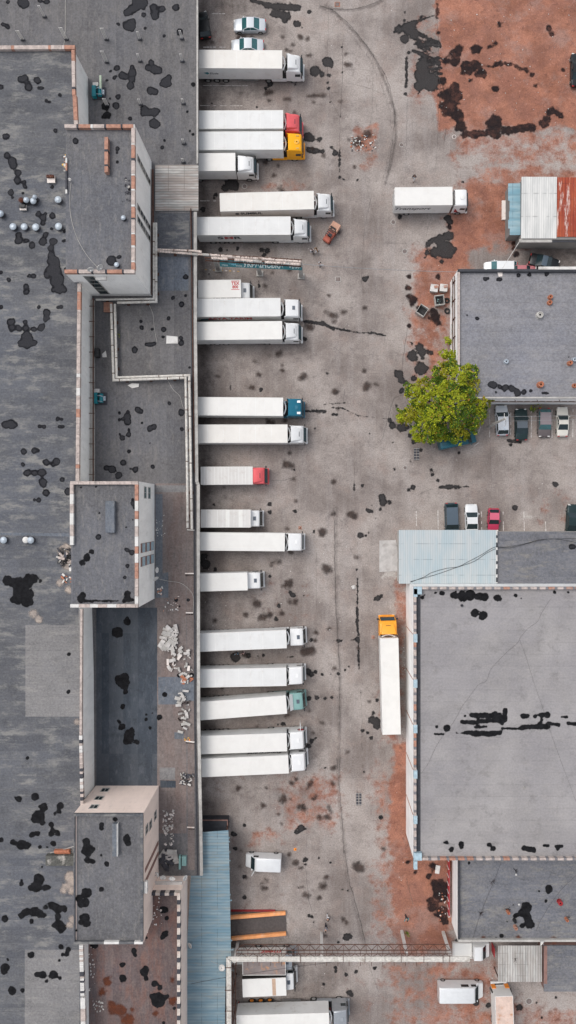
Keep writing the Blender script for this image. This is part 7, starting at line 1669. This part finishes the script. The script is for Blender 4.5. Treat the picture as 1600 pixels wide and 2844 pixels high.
for a in [('square reddish cover near the top of the yard',1,0,1092,33,.38,True,'brick'),('round cover at the end of the red clay',2,0,540,1020,.3,False,'sidepink'),('round cover in the tyre-marked part of the yard',2,0,148,1080,.32),('round cover below the mid-yard box truck',2,1,86,395,.36),('round cover left of the dark patch near the workshop',2,1,172,612,.38),
  ('round cover beside the corrugated canopy truck',1,1,401,128,.38),('round cover under the pipe rack',1,1,136,782,.25),('square cover in the open yard right of the rack',1,1,1097,820,.4,True),('round cover southwest of the tree',2,2,174,963,.3),('round cover near the lone dark shadowed spot at bottom right',2,5,1098,1128,.5)]: manhole(*a)
def bollard(label,c,r,x,y,mat='coporange',rad=.18,ht=.5):
    p = PT(c,r,x,y,ht); t = thing('traffic_cone',label,'cone',(p.x,p.y,0)); m = MB(); m.lathe((0,0,0),[(rad*1.1,.03),(rad*.8,.05),(rad*.2,ht)],12); m.build('cone',M[mat],t,local=True); m = MB(); m.box((-rad*1.3,-rad*1.3,0),(rad*1.3,rad*1.3,.03)); m.build('base',M[mat],t,local=True)
bollard('orange cone ahead of the smooth rounded white cab',1,3,814,150); bollard('peach cone left of the orange-cabbed lorry',1,3,1360,968); bollard('small orange cone near the top right of the white minibus',1,4,777,1293,'lampor',.14,.4)
m = MB(); p = PT(2,5,180,600,.4); 
bush('small yellowish bush at the base of a bridge post',src(2,5,180,600),.9,.35,220,5,9,.1)
fn = thing('red_fence','low red fence along the garage block foot','fence',tuple(PT(2,5,500,300,0)))
a = PT(2,5,505,85,1.2); b = PT(2,5,500,500,1.2); m = MB(); m.box((a.x-.08,b.y,0),(a.x+.08,a.y,1.1)); m.build('panel',M['redpaint'],fn)
for k in range(8): yy = b.y+(a.y-b.y)*k/7; m = MB(); m.box((a.x-.16,yy-.06,0),(a.x-.081,yy+.06,1.3)); m.build('post',M['concwhite'],fn)
m = MB(); a = PT(2,5,500,195,1.6); b = PT(2,5,515,535,1.6); m.box((a.x+.2,b.y,0),(a.x+.45,a.y,.35)); tag(m.build('kerb_wall',M['concwhite']),'thin white kerb wall between the red fence and garage block','wall')
m = MB(); p = PT(2,5,832,780,1); q = PT(2,5,832,715,1); m.box((p.x-.05,p.y,0),(p.x+.05,q.y,1.8)); tag(m.build('red_post',M['redpaint']),'dark red post beside the corrugated canopy','post')
tk_ = thing('tarpaulin_bundle','white plastic bundle lying beside the long wet crack','bundle',tuple(PT(1,3,1213,592,0))); m = MB(); m.lathe((0,0,0),[(.3,0),(.34,.1),(.2,.25),(.05,.3)],9); m.v = [(x*(1+.25*math.sin(5*math.atan2(y,x))),y,z) for x,y,z in m.v]; m.build('sheet',M['concwhite'],tk_,local=True)

# ------------------------------------------------------------------ people
_pc = {}
def skinned(name, verts, edges, radii, mat, parent, root=0, sub=1):
    me = bpy.data.meshes.new(name); me.from_pydata(verts, edges, []); o = bpy.data.objects.new(name, me); COL.objects.link(o)
    o.modifiers.new('s','SKIN'); sm = o.modifiers.new('d','SUBSURF'); sm.levels = sub; sm.render_levels = sub
    sv = me.skin_vertices[0].data
    for i, r in enumerate(radii): sv[i].radius = (r, r) if not isinstance(r, tuple) else r
    sv[root].use_root = True
    bpy.context.view_layer.update(); dg = bpy.context.evaluated_depsgraph_get(); m2 = bpy.data.meshes.new_from_object(o.evaluated_get(dg)); bpy.data.objects.remove(o); bpy.data.meshes.remove(me)
    m2.materials.clear(); m2.materials.append(mat); m2.name = name
    for p in m2.polygons: p.use_smooth = True
    o = bpy.data.objects.new(name, m2); COL.objects.link(o); o.parent = parent; return o
def cloth(n, c):
    if n not in _pc: _pc[n] = simple('cloth_'+n, c, .85, grain=.02)
    return _pc[n]
def person(label, px, ang, top, legs, stride=.28, arm=.2, hair='hair', bend=0):
    g = P(*px, .8); t = thing('person', label, 'person', (g.x,g.y,0), R(ang), 'people in the yard')
    f = stride; b = bend
    J = dict(pel=(0,0,.95), waist=(b*.3,0,1.08), chest=(b*.8,0,1.34), neck=(b,0,1.5), head0=(b+.02,0,1.58), head1=(b+.03,0,1.72))
    legL = [(0,.10,.9),(f*.6,.10,.50),(f*.9-.03,.10,.09)]; legR = [(0,-.10,.9),(-f*.25,-.10,.5),(-f*1.0,-.10,.10)]
    armL = [(b*.8,.19,1.42),(b*.8-arm*.5,.25,1.15),(b*.8-arm*.2+.05,.25,.90)]; armR = [(b*.8,-.19,1.42),(b*.8+arm*.5,-.25,1.16),(b*.8+arm+.08,-.24,.94)]
    V = [J['pel'],J['waist'],J['chest'],J['neck'],J['head0'],J['head1']]+legL+legR+armL+armR
    toe = [(legL[2][0]+.16,.10,.05),(legR[2][0]+.15,-.10,.06)]; V += toe
    E = [(0,1),(1,2),(2,3),(3,4),(4,5),(0,6),(6,7),(7,8),(0,9),(9,10),(10,11),(2,12),(12,13),(13,14),(2,15),(15,16),(16,17),(8,18),(11,19)]
    rad = [.12,.115,.14,.055,.085,.085,.085,.055,.038,.085,.055,.038,.055,.042,.028,.055,.042,.028,.035,.035]
    body = skinned('body', V, E, rad, M['skin'], t)
    # hands with five fingers, nose and ears joined to the body mesh
    m = MB()
    for (w_, s) in ((armL[2],1),(armR[2],-1)):
        w_ = Vector(w_); m.tube([w_, w_+Vector((.01,0,-.08))], [.028,.036], 6)
        for k in range(4): 
            a_ = w_+Vector((-.03+k*.022,0,-.075)); m.tube([a_,a_+Vector((.005,-.01*s,-.045)),a_+Vector((.0,-.03*s,-.075+.008*abs(k-1.5)))],[.009,.008,.006],5)
        m.tube([w_+Vector((.03,0,-.03)),w_+Vector((.055,-.01*s,-.07))],[.011,.008],5)
    hx = b+.03
    m.tube([(hx+.08,0,1.66),(hx+.11,0,1.645)],[.018,.012],5)
    for s in (-1,1): m.obox((hx,s*.088,1.66),(.035,.015,.05))
    fm_ = m.build('face', M['skin'], None, local=True); fm_.data.transform(Matrix.Identity(4))
    bm = bmesh.new(); bm.from_mesh(body.data); bm.from_mesh(fm_.data); bm.to_mesh(body.data); bm.free(); bpy.data.objects.remove(fm_)
    skinned('top', [J['pel'][:2]+(.93,),J['waist'],J['chest'],(b*.95,0,1.46)]+armL+armR, [(0,1),(1,2),(2,3),(2,4),(4,5),(5,6),(2,7),(7,8),(8,9)], [.14,.135,.165,.07,.07,.057,.045,.07,.057,.045], top, t)
    skinned('trousers', [J['pel']]+legL+legR, [(0,1),(1,2),(2,3),(0,4),(4,5),(5,6)], [.145,.10,.075,.06,.10,.075,.06], legs, t)
    m = MB()
    for q in (legL[2],legR[2]): m.obox((q[0]+.06,q[1],.05),(.27,.10,.09))
    m.build('shoes', M['black'], t, local=True, bevel=.025)
    m = MB(); m.lathe((hx-.015,0,1.66),[(.10,-.02),(.108,.03),(.09,.09),(.05,.118),(.01,.125)],12); m.build('hair', M[hair], t, local=True, smooth=True)
    m = MB()
    for s in (-1,1): m.obox((hx+.085,s*.032,1.675),(.01,.02,.012))
    m.build('eyes', M['black'], t, local=True)
    return t
wt = cloth('white',(.72,.72,.74)); dk = cloth('dark',(.03,.03,.04)); bl = cloth('blue',(.05,.09,.14)); ye = cloth('ochre',(.34,.17,.05)); tl = cloth('teal',(.06,.26,.28)); gy = cloth('grey',(.25,.25,.27)); pk = cloth('pink',(.62,.45,.45))
person('person in black top and white trousers striding near the mid-yard box truck', src(2,1,242,62), 250, dk, wt, .34, .2)
person('person in white top and dark trousers, left one of the walking pair by the forklift', src(1,1,902,610), 300, wt, dk, .3, .15)
person('person in ochre top and pale trousers, right one of the pair by the forklift', src(1,1,938,605), 200, ye, wt, .36, .2)
person('person in white coat alone at the end of the pipe rack', src(1,1,964,710), 20, wt, gy, .1, .35)
person('person in blue jacket between two slanted lorries, left one', src(1,3,342,1088), 90, cloth('sky',(.16,.28,.38)), dk, .1, .2)
person('person in pinkish-white jacket between two slanted lorries, right one', src(1,3,388,1085), 100, pk, dk, .1, .25)
person('person in black top and white trousers at lower yard', src(1,5,1022,508), 270, dk, wt, .25, .25)
person('person in dark clothes crouched forward just below the one in white trousers', src(1,5,1008,575), 250, gy, dk, .15, .3, bend=.25)
person('person in teal vest with arms spread on the red clay', src(2,5,185,508), 260, tl, dk, .12, .45)
for o in bpy.data.objects:
    if o.type == 'MESH' and not o.data.materials: o.data.materials.append(M['conc'])
